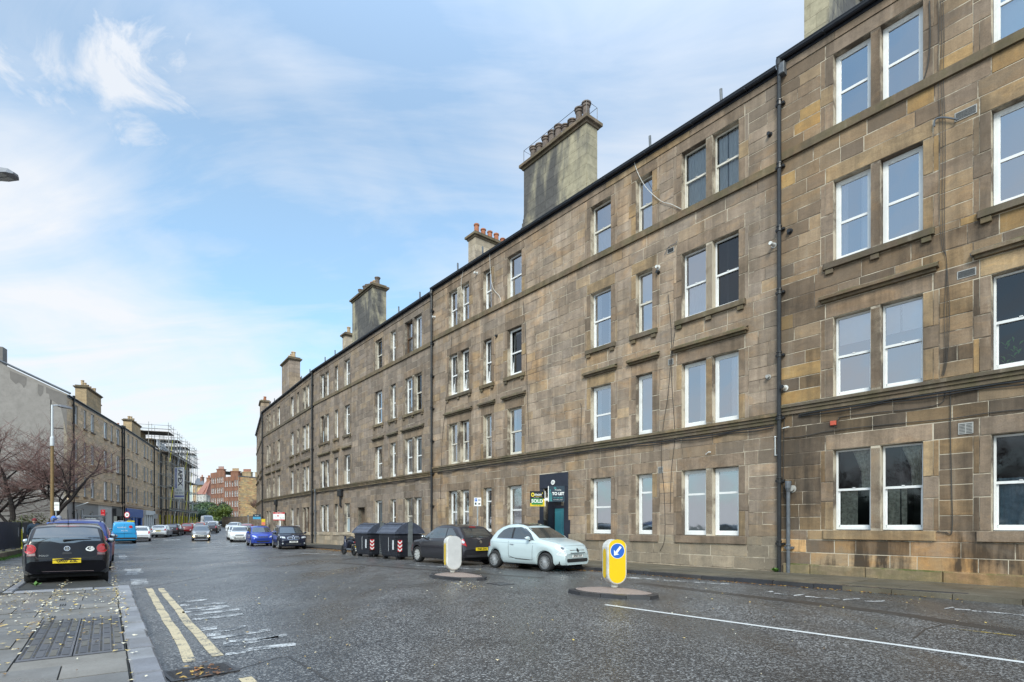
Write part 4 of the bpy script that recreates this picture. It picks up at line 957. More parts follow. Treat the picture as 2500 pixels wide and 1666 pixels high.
airbrick(2358, 1046, .27, .26); airbrick(2358, 277, .40, .2, 1); airbrick(2360, 668, .34, .18, 1); airbrick(1638, 884, .2, .2); airbrick(1613, 1148, .2, .22, 1); airbrick(2155, 1403, .3, .14, 2, m_iron); airbrick(1638, 612, .26, .16, 1)
s, _, z = AB(2035, 1034); b = MB(); b.cbox(s - .07, .0, z - .06, s + .07, .06, z + .06, .012); part(BA, 'junction_box', b, mat('red_box', (.5, .09, .05), .5))
b = MB(); s, _, z = AB(1894, 1068); b.tube([(s, .03, z), (s, .03, z - .52)], .02, 6); b.tube([(s, .03, z - .52), (s - .1, .03, z - .52)], .016, 6); b.ball((s, .03, z), .035, .03, .035); part(BB, 'waste_pipe', b, m_plast)
b = MB(); s, _, z = AB(1915, 1047); b.tube([(s, .1, z), (s - .18, .1, z + .02)], .016, 6); part(BA, 'pipe_stub', b, m_plast)
b = MB(); s, _, z = AB(1725, 1110); b.tube([(s, .05, z), (s - .12, .08, z + .06), (s - .18, .05, z + .05)], .014, 6); part(BB, 'pipe_stub', b, m_plast)
for px in (1672, 1735): pass
b = MB(); b.cbox(18.86 - .22, .0, 14.12, 18.80, .2, 14.44, .02); part(BA, 'kneeler_stone', b, m_lead)
# tree weeds at the pipe foot
m_weed = mat('green_weed', (.09, .2, .03), .6, var=.4, scale=30)
def weed(p, n, s, label=None):
    b = MB()
    for i in range(n):
        a = rng.uniform(0, 6.28); l = rng.uniform(.4, 1) * s; q = Vector((math.cos(a), math.sin(a), rng.uniform(.5, 1.6))).normalized() * l; w = Vector((-math.sin(a), math.cos(a), 0)) * l * .28; p0 = Vector(p)
        b.add([p0, p0 + q * .5 + w, p0 + q, p0 + q * .5 - w], [(0, 1, 2, 3)])
    o = b.build('weed_plant', m_weed); return tag(o, label, 'weed')
q = RF[1] + Vector((-.773, -.634)) * .22; weed((q.x, q.y, .1), 40, .2, 'green weed growing at the foot of the black downpipe')
q = G(87, 1431, .1); weed(q, 16, .16, 'small green weed on the pavement edge behind the black hatchback')
s_, _, z_ = AB(2445, 850); b = MB(); rr9 = random.Random(5)
for i in range(26):
    x0 = s_ + rr9.uniform(-.12, .12) - .12; h0 = z_ - .55 + i * .028; a = rr9.uniform(-1.2, 1.2); l = rr9.uniform(.1, .2); b.add([(x0, -.30, h0), (x0 + l * .5 * math.sin(a) + .02, -.28, h0 + l * .6), (x0 + l * math.sin(a), -.27, h0 + l * .7), (x0 + l * .5 * math.sin(a) - .02, -.29, h0 + l * .45)], [(0, 1, 2, 3)])
part(BA, 'window_plant', b, mat('fern_green', (.12, .34, .06), .6, var=.3, scale=20))
# signs at the blue door
m_black = mat('board_black', (.012, .013, .016), .35, var=0); m_green = mat('board_green', (.03, .22, .06), .35, var=0); m_yel = mat('board_yellow', (.72, .52, .02), .35, var=0)
m_bnavy = mat('board_navy', (.012, .03, .05), .35, var=0); m_tealp = mat('print_teal', (.07, .42, .42), .5, var=0); m_wp = mat('print_white', (.82, .82, .80), .5, var=0); m_redp = mat('print_red', (.55, .02, .03), .4, var=0)
m_yp = mat('print_yellow', (.85, .65, .03), .5, var=0); m_bp = mat('print_black', (.01, .01, .012), .5, var=0); m_bluep = mat('print_blue', (.02, .12, .5), .4, var=0)
def board(name, label, cat, c, right, w, h, t, m, edge=None, group=None, rot=0):
    up = Vector((0, 0, 1)); M_ = frame(c, right, up)
    o = bpy.data.objects.new(name, None); COL.objects.link(o); o.matrix_world = M_; tag(o, label, cat, group)
    b = MB(); b.box(-w / 2, -h / 2, -t, w / 2, h / 2, 0); b.build('panel', m, o); return o
def rect(o, name, x0, y0, x1, y1, m, z=.002, parent=None):
    b = MB(); b.box(x0, y0, z - .0015, x1, y1, z); return b.build(name, m, parent or o)
RT = Vector((.95, .31, 0)).normalized()
def face_right(ang): return Vector((math.cos(R(ang)), math.sin(R(ang)), 0))
cs = D(1312, 1218, 22.2); so = board('sold_board', 'black, green and yellow sold board fixed beside the blue close door', 'estate agent board', cs, face_right(8), .60, .62, .03, m_black)
rect(so, 'yellow_band', -.30, -.31, .30, -.18, m_yel); rect(so, 'yellow_band', .22, -.18, .30, .0, m_yel); rect(so, 'sold_panel', -.24, -.24, .22, .01, m_green, .004)
text('SOLD', .19, m_wp, Matrix.Translation((-.01, -.10, .005)), so, bold=.006); text('mov', .17, m_wp, Matrix.Translation((.03, .17, .002)), so, bold=.003); text('8', .08, m_yp, Matrix.Translation((.21, .22, .002)), so)
b = MB(); T = Matrix.Translation((-.19, .16, .003)); n = 16; vs = []
for k in range(n): t = 2 * math.pi * k / n; vs += [T @ Vector((.035 * math.cos(t), .045 * math.sin(t), 0)), T @ Vector((.065 * math.cos(t), .085 * math.sin(t), 0))]
b.add(vs, [(2 * k, 2 * k + 1, (2 * k + 3) % (2 * n), (2 * k + 2) % (2 * n)) for k in range(n)]); b.build('ring_logo', m_yp, so)
text('REAL ESTATE', .045, m_yp, Matrix.Translation((.06, .085, .002)), so); text('SALES & LETTINGS', .026, m_wp, Matrix.Translation((-.04, .04, .002)), so); text('0131 202 5444', .05, m_bp, Matrix.Translation((0, -.275, .003)), so)
b = MB(); b.box(.30, -.31, -.035, .33, .31, .004); b.box(.33, -.02, -.03, .56, .04, -.01); b.build('bracket', m_wp, so)
cs = D(1359, 1206, 21.6); tl = board('to_let_board', 'dark navy to let board fixed above the blue close door', 'estate agent board', cs, face_right(-10), .62, .62, .03, m_bnavy)
text('TO LET', .155, m_wp, Matrix.Translation((.06, .0, .002)), tl, bold=.006, sx=.92); text('PropOp', .075, m_wp, Matrix.Translation((.06, .15, .002)), tl); text('0131 560 6440', .065, m_tealp, Matrix.Translation((.06, -.16, .002)), tl, sx=.9)
text('YOUR PROPERTY OPTIONS', .03, m_wp, Matrix.Translation((.06, -.235, .002)), tl)
b = MB()
for i in range(9):
    for j in range(2):
        cx_, cy_ = -.27 + j * .055 + (.0 if i % 2 else .015), -.27 + i * .052
        if j == 1 and i > 5: continue
        for k in range(6): t0, t1 = k * R(60), (k + 1) * R(60); b.add([(cx_ + .018 * math.cos(t0), cy_ + .018 * math.sin(t0), .002), (cx_ + .027 * math.cos(t0), cy_ + .027 * math.sin(t0), .002), (cx_ + .027 * math.cos(t1), cy_ + .027 * math.sin(t1), .002), (cx_ + .018 * math.cos(t1), cy_ + .018 * math.sin(t1), .002)], [(0, 1, 2, 3)])
for (cx_, cy_, r_) in ((-.07, .23, .038), (-.03, .215, .022)):
    for k in range(10): t0, t1 = k * R(36), (k + 1) * R(36); b.add([(cx_ + r_ * .7 * math.cos(t0), cy_ + r_ * .7 * math.sin(t0), .002), (cx_ + r_ * math.cos(t0), cy_ + r_ * math.sin(t0), .002), (cx_ + r_ * math.cos(t1), cy_ + r_ * math.sin(t1), .002), (cx_ + r_ * .7 * math.cos(t1), cy_ + r_ * .7 * math.sin(t1), .002)], [(0, 1, 2, 3)])
b.build('honeycomb_print', m_tealp, tl); b = MB(); b.box(-.34, -.31, -.035, -.31, .31, .004); b.box(-.5, -.26, -.03, -.34, -.2, -.01); b.build('bracket', m_wp, tl)
# house number
nb = MB(); nb.lathe([(.001, .03), (.10, .03), (.105, .02), (.105, 0)], 20, Matrix.Translation((9.28, .02, 3.2)) @ Matrix.Rotation(R(-90), 4, 'X')); nd = part(BB, 'number_plate', nb, m_wp)
text('50', .12, m_bp, frame((9.28, .053, 3.2), (-1, 0, 0), (0, 0, 1)), nd)
# parking sign on its post
def post_sign(name, label, base, h, w, hh, right, m, cat='road sign', postm=None, r=.03, shape='rect', zc=None):
    t = thing(name, label, cat, base); b = MB(); b.tube([(0, 0, 0), (0, 0, h)], r, 8); b.build('post', postm or m_galv, t)
    M_ = frame((0, 0, h - hh / 2), right, (0, 0, 1)) @ Matrix.Translation((0, 0, r + .006)); p = MB()
    if shape == 'rect': p.box(-w / 2, -hh / 2, -.005, w / 2, hh / 2, 0, M_)
    else: p.lathe([(.001, 0), (w / 2, 0), (w / 2, -.006)], 20, M_)
    s = p.build('sign_plate', m, t); return t, M_
m_galv = mat('galvanised_post', (.40, .43, .45), .45, .3, var=.1)
bse = G(1166, 1352, .1); bse = Vector((.05 - 1.5, 24.6, .04)); bse.x = (1166 - CX) / F * bse.y
t, M_ = post_sign('parking_sign', 'small white parking sign on a grey post behind the dark grey hatchback', bse, 2.62, .32, .38, face_right(5), m_wp)
for (x0, y0, x1, y1, mm) in ((-.13, .02, -.02, .16, m_bluep), (.02, .10, .13, .12, m_bp), (.02, .05, .13, .07, m_bp), (-.12, -.13, -.05, -.03, m_bp), (.03, -.12, .12, -.06, m_bp)): p = MB(); p.box(x0, y0, .0005, x1, y1, .002, M_); p.build('print', mm, t)
text('P', .12, m_wp, M_ @ Matrix.Translation((-.075, .09, .003)), t)
# boards further along
def small_board(name, label, c, ang, w, h, m, lines=(), stripe=None, post=None, cat='estate agent board'):
    o = board(name, label, cat, c, face_right(ang), w, h, .03, m)
    if stripe:
        for (x0, y0, x1, y1, mm) in stripe: rect(o, 'band', x0, y0, x1, y1, mm)
    for (tx, sz, x, y, mm) in lines: text(tx, sz, mm, Matrix.Translation((x, y, .004)), o)
    if post is not None: b = MB(); b.box(post - .03, -2.2, -.08, post + .03, h / 2, -.035); b.build('post', m_wp, o)
    return o
small_board('for_sale_board', 'red and white for sale board on a post before the dark right tenement', D(681, 1261, 43), 12, .85, .62, m_wp, [('FOR SALE', .12, 0, .25, m_wp), ('0131', .07, -.2, -.05, m_bp), ('D J A', .13, .22, -.14, m_bp)], [(-.425, .19, .425, .31, m_redp), (-.425, -.31, .425, -.24, m_redp), (-.12, -.02, -.02, .10, m_redp)], post=.1)
small_board('yellow_notice', 'narrow yellow and orange notice board low on the far right wall', D(643, 1275, 48), 20, .3, .55, m_yel, [], [(-.14, -.26, .14, .0, mat('print_orange', (.75, .2, .12), .5, var=0))], cat='notice board')
small_board('agent_board', 'navy and light blue board jutting over the street at the far right corner', D(627, 1262, 58), 5, .8, .52, m_bnavy, [('for sale', .13, 0, .12, m_wp)], [(-.4, -.26, .4, -.02, mat('print_lightblue', (.05, .3, .5), .5, var=0))])
small_board('red_agent_board', 'red for sale board fixed to the pale shopfront on the left', D(251, 1252, 55.5), -30, .85, .6, m_redp, [('FOR SALE', .1, 0, .15, m_wp), ('0131 253 2263', .09, 0, -.19, m_wp)], [])
# stink pipe head on C and D
for B_, s_ in ((BC, 13.4), (BD, 13.0)):
    b = MB(); b.cbox(s_ - .32, .0, 3.75 + B_.zo, s_ + .32, .25, 4.25 + B_.zo, .04); b.tube([(s_, .12, 3.8 + B_.zo), (s_, .12, 3.1 + B_.zo), (s_ , .0, 2.95 + B_.zo)], .07, 8); b.build('hopper_head', m_iron, B_.r)

# ------------------------------------------------------------------ left row
m_lwall = m_left
ML = dict(wall=m_left, dress=m_left, sill=m_left, sillc=m_left, plinth=m_left, mortar=mat('left_mortar', (.30, .26, .20), .95, var=.2))
m_shopblue = mat('shop_blue', (.03, .12, .42), .45, var=.12, scale=1); m_shopwhite = mat('shop_white', (.66, .67, .66), .5, var=.06, scale=1); m_shopgrey = mat('shop_grey_render', (.32, .31, .29), .9, var=.12, scale=1)
m_shopdark = mat('shop_dark', (.06, .055, .055), .5, var=.3, scale=1); m_pale = mat('pale_render', (.62, .60, .56), .8, var=.08, scale=1)
LGL = [[(1.87, 2.87)], [(4.72, 5.5)], [(7.0, 8.1)], [(11.6, 12.8)], [(14.2, 15.0)], [(16.7, 18.0)]]
LG2 = [[(3.1, 4.1)], [(5.6, 6.4)], [(7.9, 9.1)], [(13.2, 14.3)], [(15.6, 16.5)], [(18.3, 19.7)]]
def left_block(pn, pf, zo, groups, label, seed, roofwin=False, lim=290, detail=True):
    u = (pn - pf); Lg = u.length; u.normalize(); root = thing('stone_tenement', label, 'tenement building', (pf.x, pf.y, 0), math.atan2(u.y, u.x), 'stone tenements on the left')
    bpy.context.view_layer.update()
    B = Block(root, Lg, zo, ML, 0); B.s0 = 0; B.fills = []; rr = random.Random(seed); B.dirt = .35
    for fl in (1, 2, 3):
        z0, z1 = LV[fl]
        for gi, g_ in enumerate(groups):
            q = [(Lg - b, Lg - a) for a, b in reversed(g_)]; dress(B, q, z0, z1, 5)
            for (a, b) in q:
                window(B, a, b, z0, z1, rr.choice(['upvc', 'plain', 'upvc', 'plain', 'sash']), rr.choice(['none', 'net', 'side', 'full', 'nethalf']), sub=False, seed=seed + gi)
                s_ = MB(); s_.box(a - .12, -.1, z0 - .15 + zo, b + .12, .12, z0 + zo); s_.build('sill', m_dressC if rr.random() < .6 else m_left, root)
    B.cut.append((0, Lg, 4.0, 4.33)); B.cut.append((0, Lg, 14.0, 14.3))
    rows_for(B, [(4.33, 4.63, 1), (4.63, 6.74, 6), (6.74, 7.14, 1), (7.14, 8.2, 3), (8.2, 10.36, 6), (10.36, 11.76, 4), (11.76, 13.7, 6), (13.7, 14.0, 1)], lambda s, z: m_left, .85, lim)
    backing(B, 4.0, 14.3, ML['mortar'])
    b = MB(); b.box(0, -.2, 4.0 + zo, Lg, .12, 4.22 + zo); b.box(0, -.2, 4.221 + zo, Lg, .16, 4.3 + zo); b.build('string_course', m_left, root)
    b = MB(); b.box(0, -.3, 14.0 + zo, Lg, .05, 14.1 + zo); b.tube([(0, .14, 14.2 + zo), (Lg, .14, 14.2 + zo)], .07, 6); b.box(0, -.3, 14.101 + zo, Lg, .06, 14.24 + zo); b.build('gutter', m_gut, root)
    rf = MB(); zr = 14.25 + zo; rf.add([(0, .02, zr), (Lg, .02, zr), (Lg, -5.6, zr + 2.6), (0, -5.6, zr + 2.6), (0, -11, zr), (Lg, -11, zr)], [(0, 1, 2, 3), (3, 2, 5, 4)]); rf.build('roof', m_slate, root)
    return B
def shopwall(B, s0, s1, m, ops, z1=4.0, zb=-.5):      # plain ground-floor wall with openings (s0,s1,z0,z1)
    b = MB(); S = sorted({s0, s1} | {o[0] for o in ops} | {o[1] for o in ops})
    for a, c in zip(S, S[1:]):
        cuts = sorted((o[2], o[3]) for o in ops if o[0] <= a + 1e-6 and o[1] >= c - 1e-6); z = zb
        for (u0, u1) in cuts:
            if u0 > z: b.box(a, -.3, z, c, 0, u0)
            z = u1
        if z < z1: b.box(a, -.3, z, c, 0, z1 + B.zo)
    b.build('shop_wall', m, B.r)
WY[0] = -.09
L1 = left_block(LF[0], LF[1], -.25, LGL, 'left tan tenement with the grey harled gable behind the bare tree', 3)
uL1 = (LF[1] - LF[0]).normalized()
def sL(px, pn, pf): u = (pf - pn).normalized(); return (pf - pn).length - s_of(px, pn, u)
q = lambda px: sL(px, LF[0], LF[1])
ops = [(q(189), q(177), .9, 3.0), (q(205), q(195), 0.0, 3.1), (q(228), q(219), .9, 2.9), (q(262), q(252), .9, 2.9)]
shopwall(L1, q(240), L1.L, m_shopgrey, [o for o in ops[:3]]); shopwall(L1, q(273), q(240), m_pale, [ops[3]]); shopwall(L1, 0, q(273), m_shopdark, [(.8, q(278), 0, 2.9)])
for i, o in enumerate(ops): window(L1, o[0], o[1], o[2] - L1.zo, o[3] - L1.zo, 'door' if i == 1 else 'plain', 'full' if i == 1 else 'net', sub=False)
b = MB(); b.box(.7, -1.2, -.3, q(277), -.8, 3.1); b.box(.8, .01, 2.55, q(278), .25, 3.5); b.build('shop_shutter', m_shopdark, L1.r)
b = MB(); b.tube([(q(183), .05, 3.3), (q(179), 1.2, 3.7)], .05, 6); b.build('wall_light', m_wp, L1.r)
downpipe(L1, L1.L - 2.0 * .7, 0, 13.9, r=.07); downpipe(L1, .15, .0, 13.9, r=.08)
L2 = left_block(LF[1], LF[2], -.1, LG2, 'left tan tenement above the blue and white shopfronts', 5)
q2 = lambda px: sL(px, LF[1], LF[2])
shopwall(L2, 0, L2.L, m_left, [(q2(346.6), q2(306.5), -.2, 3.6), (q2(374), q2(351), -.2, 3.5)])
b = MB(); a, c = q2(346.6), q2(306.5); b.box(a, -.1, 2.5, c, .14, 3.7); [b.box(a + i * (c - a) / 24, .14, 2.55, a + (i + .7) * (c - a) / 24, .17, 3.6) for i in range(24)]
for f in (.0, .34, .52, .9): b.box(lerp(a, c, f), -.1, -.2, lerp(a, c, f + .07), .06, 2.5)
b.box(a, -.5, -.2, c, -.3, 2.5); b.build('blue_shopfront', m_shopblue, L2.r); b = MB(); b.box(lerp(a, c, .58), -.28, .0, lerp(a, c, .9), -.2, 2.4); b.build('pale_shutter', m_pale, L2.r)
b = MB(); a, c = q2(374), q2(351); b.box(a, -.1, 3.0, c, .3, 3.7); b.box(a, -.4, -.2, c, -.1, 3.0); [b.box(lerp(a, c, f), -.1, .2, lerp(a, c, f + .12), .1, 3.0) for f in (0, .22, .44, .66, .88)]; b.build('white_shopfront', m_shopwhite, L2.r)
downpipe(L2, L2.L - .9, 0, 14, r=.08); downpipe(L2, .1, 0, 14, r=.08)
for s_, z_ in ((L2.L - .9, 9.9), (L2.L - .9, 5.6)): b = MB(); b.tube([(s_, .1, z_), (s_ - .6, .5, z_ + .15), (s_ - 2.2, .6, z_ + .1)], .05, 6); b.build('bracket_arm', m_iron, L2.r)
L3 = left_block(LF[2], LF[3], -.2, [[(3, 4)], [(5.6, 6.5)], [(9, 10.2)], [(13, 14)], [(16, 17)], [(20, 21)], [(24, 25)], [(28, 29)]], 'far left sandstone tenement wrapped in scaffolding', 8, lim=60)
shopwall(L3, 0, L3.L, m_left, [(2 + i * 3.6, 3.6 + i * 3.6, .4, 3.2) for i in range(8)])
b = MB(); b.box(.5, -.6, .2, L3.L - .5, -.5, 3.6); b.build('shop_glass', m_room, L3.r)
for s_ in (2, 5.2, 9, 15, 18.5, 24, 28): downpipe(L3, s_, 0, 14.2, r=.11)
def lstack(B, px0, px1, pn, pf, zt, n, pot='buff', m=None):
    s0, s1 = sorted((sL(px0, pn, pf), sL(px1, pn, pf))); stack(B, s0, s1, -.2, 1.0, 14.2, zt, n, m=m or m_stackl, pot=pot, seed=int(px0))
m_stackl = stone_mat('tan_chimney_render', [(.36, .29, .18), (.34, .28, .18)], 1, .35)
lstack(L1, 217, 252, LF[0], LF[1], 16.6, 6); stack(L1, -.9, -.1, -2.5, 3, 15, 17.2, 3, seed=3)
lstack(L2, 326, 347, LF[1], LF[2], 16.3, 4); stack(L2, -1, -.2, -2.5, 3, 15, 17.4, 3, seed=3)
# gable of the near left tenement
gd = Vector((-.925, -.38)); C0 = LF[0]; 
def gp(px, py, out=0):
    k = (px - CX) / F; t = (C0.x - k * C0.y) / (k * gd.y - gd.x); p = C0 + gd * t; z = CH + (HY - py) / F * p.y
    n_ = Vector((.38, -.925)); return Vector((p.x + n_.x * out, p.y + n_.y * out, z))
root = L1.r; inv = None
bpy.context.view_layer.update(); inv = root.matrix_world.inverted()
def gmesh(polys, name, m, out):
    b = MB()
    for pl_ in polys: b.add([inv @ (p if isinstance(p, Vector) else gp(p[0], p[1], out)) for p in pl_], [tuple(range(len(pl_)))])
    return b.build(name, m, root)
pk = C0 + gd * 11.2
def gz3(t, z, out=0): p = C0 + gd * t; return Vector((p.x + .38 * out, p.y - .925 * out, z))
gmesh([[gz3(0, -.6), gz3(11.2, -.6), gz3(11.2, 14.0), gz3(5.6, 16.75), gz3(0, 14.05)]], 'gable', m_harl, 0)
gmesh([[gz3(0, -.6, .02), gz3(11.2, -.6, .02), gz3(11.2, 3.75, .02), gz3(0, 3.95, .02)]], 'damp_base', m_wet, 0)
gmesh([[(24, 905), (65, 922), (64, 938), (58, 948), (54, 940), (46, 934), (38, 938), (30, 930), (25, 925)], [(93, 938), (106, 943), (105, 960), (98, 969), (92, 960)], [(112, 945), (163, 965), (163, 1060), (158, 1035), (152, 1010), (147, 990), (138, 985), (128, 978), (121, 975), (120, 962), (113, 960)]], 'damp_patch', m_wet, .012)
b = MB(); P3_ = [gz3(t, z, .08) for t, z in ((-.3, 14.1), (5.6, 16.95), (11.4, 14.1))]
b.tube([inv @ p for p in P3_], .10, 4); b.build('verge', m_lead, root)
b = MB(); c0 = inv @ gz3(5.2, 16.4, -.9); b.box(c0.x - .4, c0.y - 1.6, 16.0, c0.x + .5, c0.y + .2, 18.1); b.build('gable_chimney', m_wet, root)
# scaffolding in front of the far left tenement
m_tube = mat('scaffold_tube', (.34, .33, .31), .5, .3, var=.3, scale=3); m_board = mat('scaffold_board', (.12, .10, .08), .8, var=.4, scale=1); m_ysl = mat('yellow_sleeve', (.75, .65, .04), .5, var=.1); m_silver = mat('silver_brace', (.62, .63, .62), .4, .2, var=.1); m_sheet = mat('white_sheet', (.72, .73, .75), .7, var=.15, scale=2)
sc_ = thing('scaffolding', 'tube scaffolding with boarded lifts in front of the far left tenement', 'scaffolding', tuple(LF[3]) + (0,), L3.r.rotation_euler.z)
LL = L3.L; near = LL
def std(x, y, z0, z1, m=m_tube, r=.045, nme='standard'): b = MB(); b.tube([(x, y, z0), (x, y, z1)], r, 5); return b.build(nme, m, sc_)
X = [LL - 2.2 - i * 2.35 for i in range(13)]
for i, x in enumerate(X):
    for y in (.45, 1.75):
        top = 16.4 + rng.uniform(-.6, .9) - (i > 6) * 0; std(x, y, .2, top)
        if i % 2 == 0 or y > 1: std(x, y, .5, 3.2, m_ysl, .06, 'yellow_sleeve')
for h in (4.0, 6.0, 8.0, 10.0, 12.0, 13.6, 14.6, 15.6):
    for y in (.45, 1.75): b = MB(); b.tube([(LL - 1.6, y + .05, h), (X[-1] - .6, y + .05, h)], .04, 5); b.build('ledger', m_tube, sc_)
    for x in X: b = MB(); b.tube([(x + .06, .1, h + .06), (x + .06, 2.2, h + .06)], .035, 4); b.build('transom', m_tube, sc_)
for h, x0, x1 in ((4.1, LL - 1.6, X[-1]), (13.7, LL - 1.8, X[-1] - .8), (10.1, X[9], X[12]), (6.2, X[9], X[12]), (8.1, X[2], X[4])):
    for k in range(5): b = MB(); b.box(x1, .5 + k * .25, h, x0, .5 + k * .25 + .23, h + .05); b.build('board', m_board, sc_)
for h in (13.95, 4.35): b = MB(); b.box(X[-1], 1.86, h - .15, LL - 1.8, 1.89, h + .08); b.build('toe_board', m_board, sc_)
for i, x in enumerate(X[:-1]):
    for lev, (h0, h1) in enumerate(((4, 8), (8, 12), (0.4, 4), (12, 16))):
        if (i + lev) % 3 == 0: b = MB(); b.tube([(x, 1.85, h0), (X[i + 1], 1.85, h1)], .04 if lev else .05, 5); b.build('brace', m_silver if i % 2 else m_ysl, sc_)
# chimney-top platforms
for k, (xc, hz) in enumerate(((LL - 3.5, 16.9), (LL - 11, 16.6), (LL - 19, 16.4), (LL - 27, 16.2))):
    b = MB(); b.box(xc - 2.2, -3.6, hz, xc + 2.2, 1.9, hz + .08); b.build('platform', m_board, sc_)
    for x in (xc - 2.1, xc, xc + 2.1):
        for y in (-3.5, -1, 1.8): std(x, y, 14, hz + 1.6, r=.04)
    for h in (hz + .5, hz + 1.1):
        b = MB(); b.tube([(xc - 2.4, 1.8, h), (xc + 2.4, 1.8, h), ], .035, 4); b.tube([(xc - 2.4, -3.5, h), (xc + 2.4, -3.5, h)], .035, 4); b.tube([(xc + 2.15, -3.7, h), (xc + 2.15, 2.2, h)], .035, 4); b.tube([(xc - 2.15, -3.7, h), (xc - 2.15, 2.2, h)], .035, 4); b.build('guard_rail', m_tube, sc_)
    b = MB(); b.box(xc - 1.6, -3.0, 15.6, xc + 1.3, -2.2, hz + .3); b.build('chimney_behind_boards', m_stackl, L3.r)
for (xa, xb, z0, z1) in ((X[0] + .3, X[1], 14.3, 15.7), (X[1], X[3] + .5, 14.4, 15.6), (X[3], X[4], 14.2, 15.2), (X[5], X[6], 14.3, 15.3)):
    b = MB(); n = 10; vs = []
    for i in range(n + 1):
        for j in range(4): vs.append((lerp(xa, xb, i / n), .3 - .12 * math.sin(i * 1.9 + j) - .3 * j / 3, lerp(z0, z1, j / 3) + .12 * math.sin(i * 1.3)))
    b.add(vs, [(i * 4 + j, i * 4 + j + 1, i * 4 + j + 5, i * 4 + j + 4) for i in range(n) for j in range(3)]); b.build('debris_sheet', m_sheet, sc_)
# banner, hung square to the wall
bc = D(437.7, 1180, 95.5); bn = board('scaffold_banner', 'tall white banner with big sideways letters hung on the scaffolding', 'banner', bc, face_right(2), 1.66, 5.5, .03, m_wp)
m_bink = mat('banner_ink', (.03, .035, .06), .5, var=0); m_bblue = mat('banner_blue', (.10, .13, .45), .5, var=0)
Rz = Matrix.Rotation(R(-90), 4, 'Z')
text('APEX', .98, m_bink, Matrix.Translation((.14, .95, .003)) @ Rz, bn, bold=.03, sx=1.18)
rect(bn, 'stripe', -.83, -2.38, .83, -2.16, m_bblue); rect(bn, 'stripe', -.66, -.9, -.44, 2.6, m_bblue); rect(bn, 'stripe', .58, -.9, .63, 2.5, m_bblue); rect(bn, 'stripe', -.3, 2.55, .58, 2.62, m_bblue)
text('SCAFFOLDING', .2, m_wp, Matrix.Translation((-.55, .9, .004)) @ Rz, bn, sx=1.6); text('0131', .48, m_bink, Matrix.Translation((.0, -1.25, .003)), bn); text('316 4747', .46, m_bink, Matrix.Translation((0, -1.75, .003)), bn, sx=.85); text('www.apexscaffolding', .16, m_bink, Matrix.Translation((0, -2.62, .003)), bn, sx=.95)
# ------------------------------------------------------------------ far end of the street
m_redst = stone_mat('red_sandstone', [(.22, .115, .082), (.20, .105, .078), (.24, .13, .09)], 1, .4); m_rubble = stone_mat('rubble_sandstone', [(.40, .31, .17), (.34, .27, .16), (.44, .34, .18), (.30, .25, .17), (.36, .24, .14)], 1.25, .15)
m_rmort = mat('red_wall_core', (.24, .10, .06), .9, var=.2)
def far_facade(root, p0, p1, zb, zt, floors, cols, m, wn='window', dz=1.9, first=1.2, fh=3.3):
    """flat wall from p0 to p1 (left to right as seen) with built-in windows"""
    u = (p1 - p0); Lg = u.length; u.normalize(); n = Vector((u.y, -u.x)); a = math.atan2(u.y, u.x)
    T = Matrix(((u.x, n.x, 0, p0.x), (u.y, n.y, 0, p0.y), (0, 0, 1, 0), (0, 0, 0, 1))); T = root.matrix_world.inverted() @ T
    Z = [zb + first + i * fh for i in range(floors)]; ed = [0] + [e for c in cols for e in c] + [Lg]
    b = MB(); b.box(0, -.4, zb - 3, Lg, -.3, zt, T)
    for i in range(0, len(ed) - 1):
        if i % 2 == 0: b.box(ed[i], -.3, zb - 3, ed[i + 1], 0, zt, T)
        else:
            z = zb - 3
            for zz in Z: b.box(ed[i], -.3, z, ed[i + 1], 0, zz, T); z = zz + dz
            b.box(ed[i], -.3, z, ed[i + 1], 0, zt, T)
    b.build('wall', m, root)
    for zz in Z:
        for c in cols:
            w = MB(); e = .09; w.box(c[0], -.2, zz, c[0] + e, -.1, zz + dz, T); w.box(c[1] - e, -.2, zz, c[1], -.1, zz + dz, T); w.box(c[0], -.2, zz + dz - e, c[1], -.1, zz + dz, T); w.box(c[0], -.2, zz, c[1], -.1, zz + e, T); w.box(c[0], -.2, zz + dz / 2 - .05, c[1], -.1, zz + dz / 2 + .05, T)
            wo = w.build('window', m_white, root); p = MB(); p.add([T @ Vector(v) for v in ((c[0], -.22, zz), (c[1], -.22, zz), (c[1], -.22, zz + dz), (c[0], -.22, zz + dz))], [(0, 1, 2, 3)]); p.build('pane', m_pane, wo)
            s_ = MB(); s_.box(c[0] - .1, 0, zz - .2, c[1] + .1, .12, zz, T); s_.build('sill', m, root)
def gx(px, Y): return Vector(((px - CX) / F * Y, Y))
def fz(py, Y): return CH + (HY - py) / F * Y
def far_chimney(root, px0, px1, py0, py1, Y, m, n, pot):
    b = MB(); x0, x1 = gx(px0, Y).x, gx(px1, Y).x; z0, z1 = fz(py1, Y), fz(py0, Y); W_ = root.matrix_world.inverted(); o = W_ @ Vector((0, 0, 0))
    T = Matrix.Translation(W_.translation); b.box(x0, Y, z0 - 2, x1, Y + 1.4, z1, T); b.box(x0 - .15, Y - .15, z1 + .001, x1 + .15, Y + 1.55, z1 + .25, T); c = b.build('chimney', m, root)
    for k in range(n): p = MB(); x = lerp(x0 + .2, x1 - .2, (k + .5) / n); p.lathe([(.17, z1 + .25), (.2, z1 + .35), (.14, z1 + .4), (.13, z1 + 1.0), (.17, z1 + 1.05), (.15, z1 + 1.15), (.05, z1 + 1.12)], 8, T @ Matrix.Translation((x, Y + .7, 0))); p.build('chimney_pot', pot, c)
def fthing(name, label, cat, px, Y, z, grp=None):
    p = gx(px, Y); t = thing(name, label, cat, (p.x, p.y, z), 0, grp); bpy.context.view_layer.update(); return t
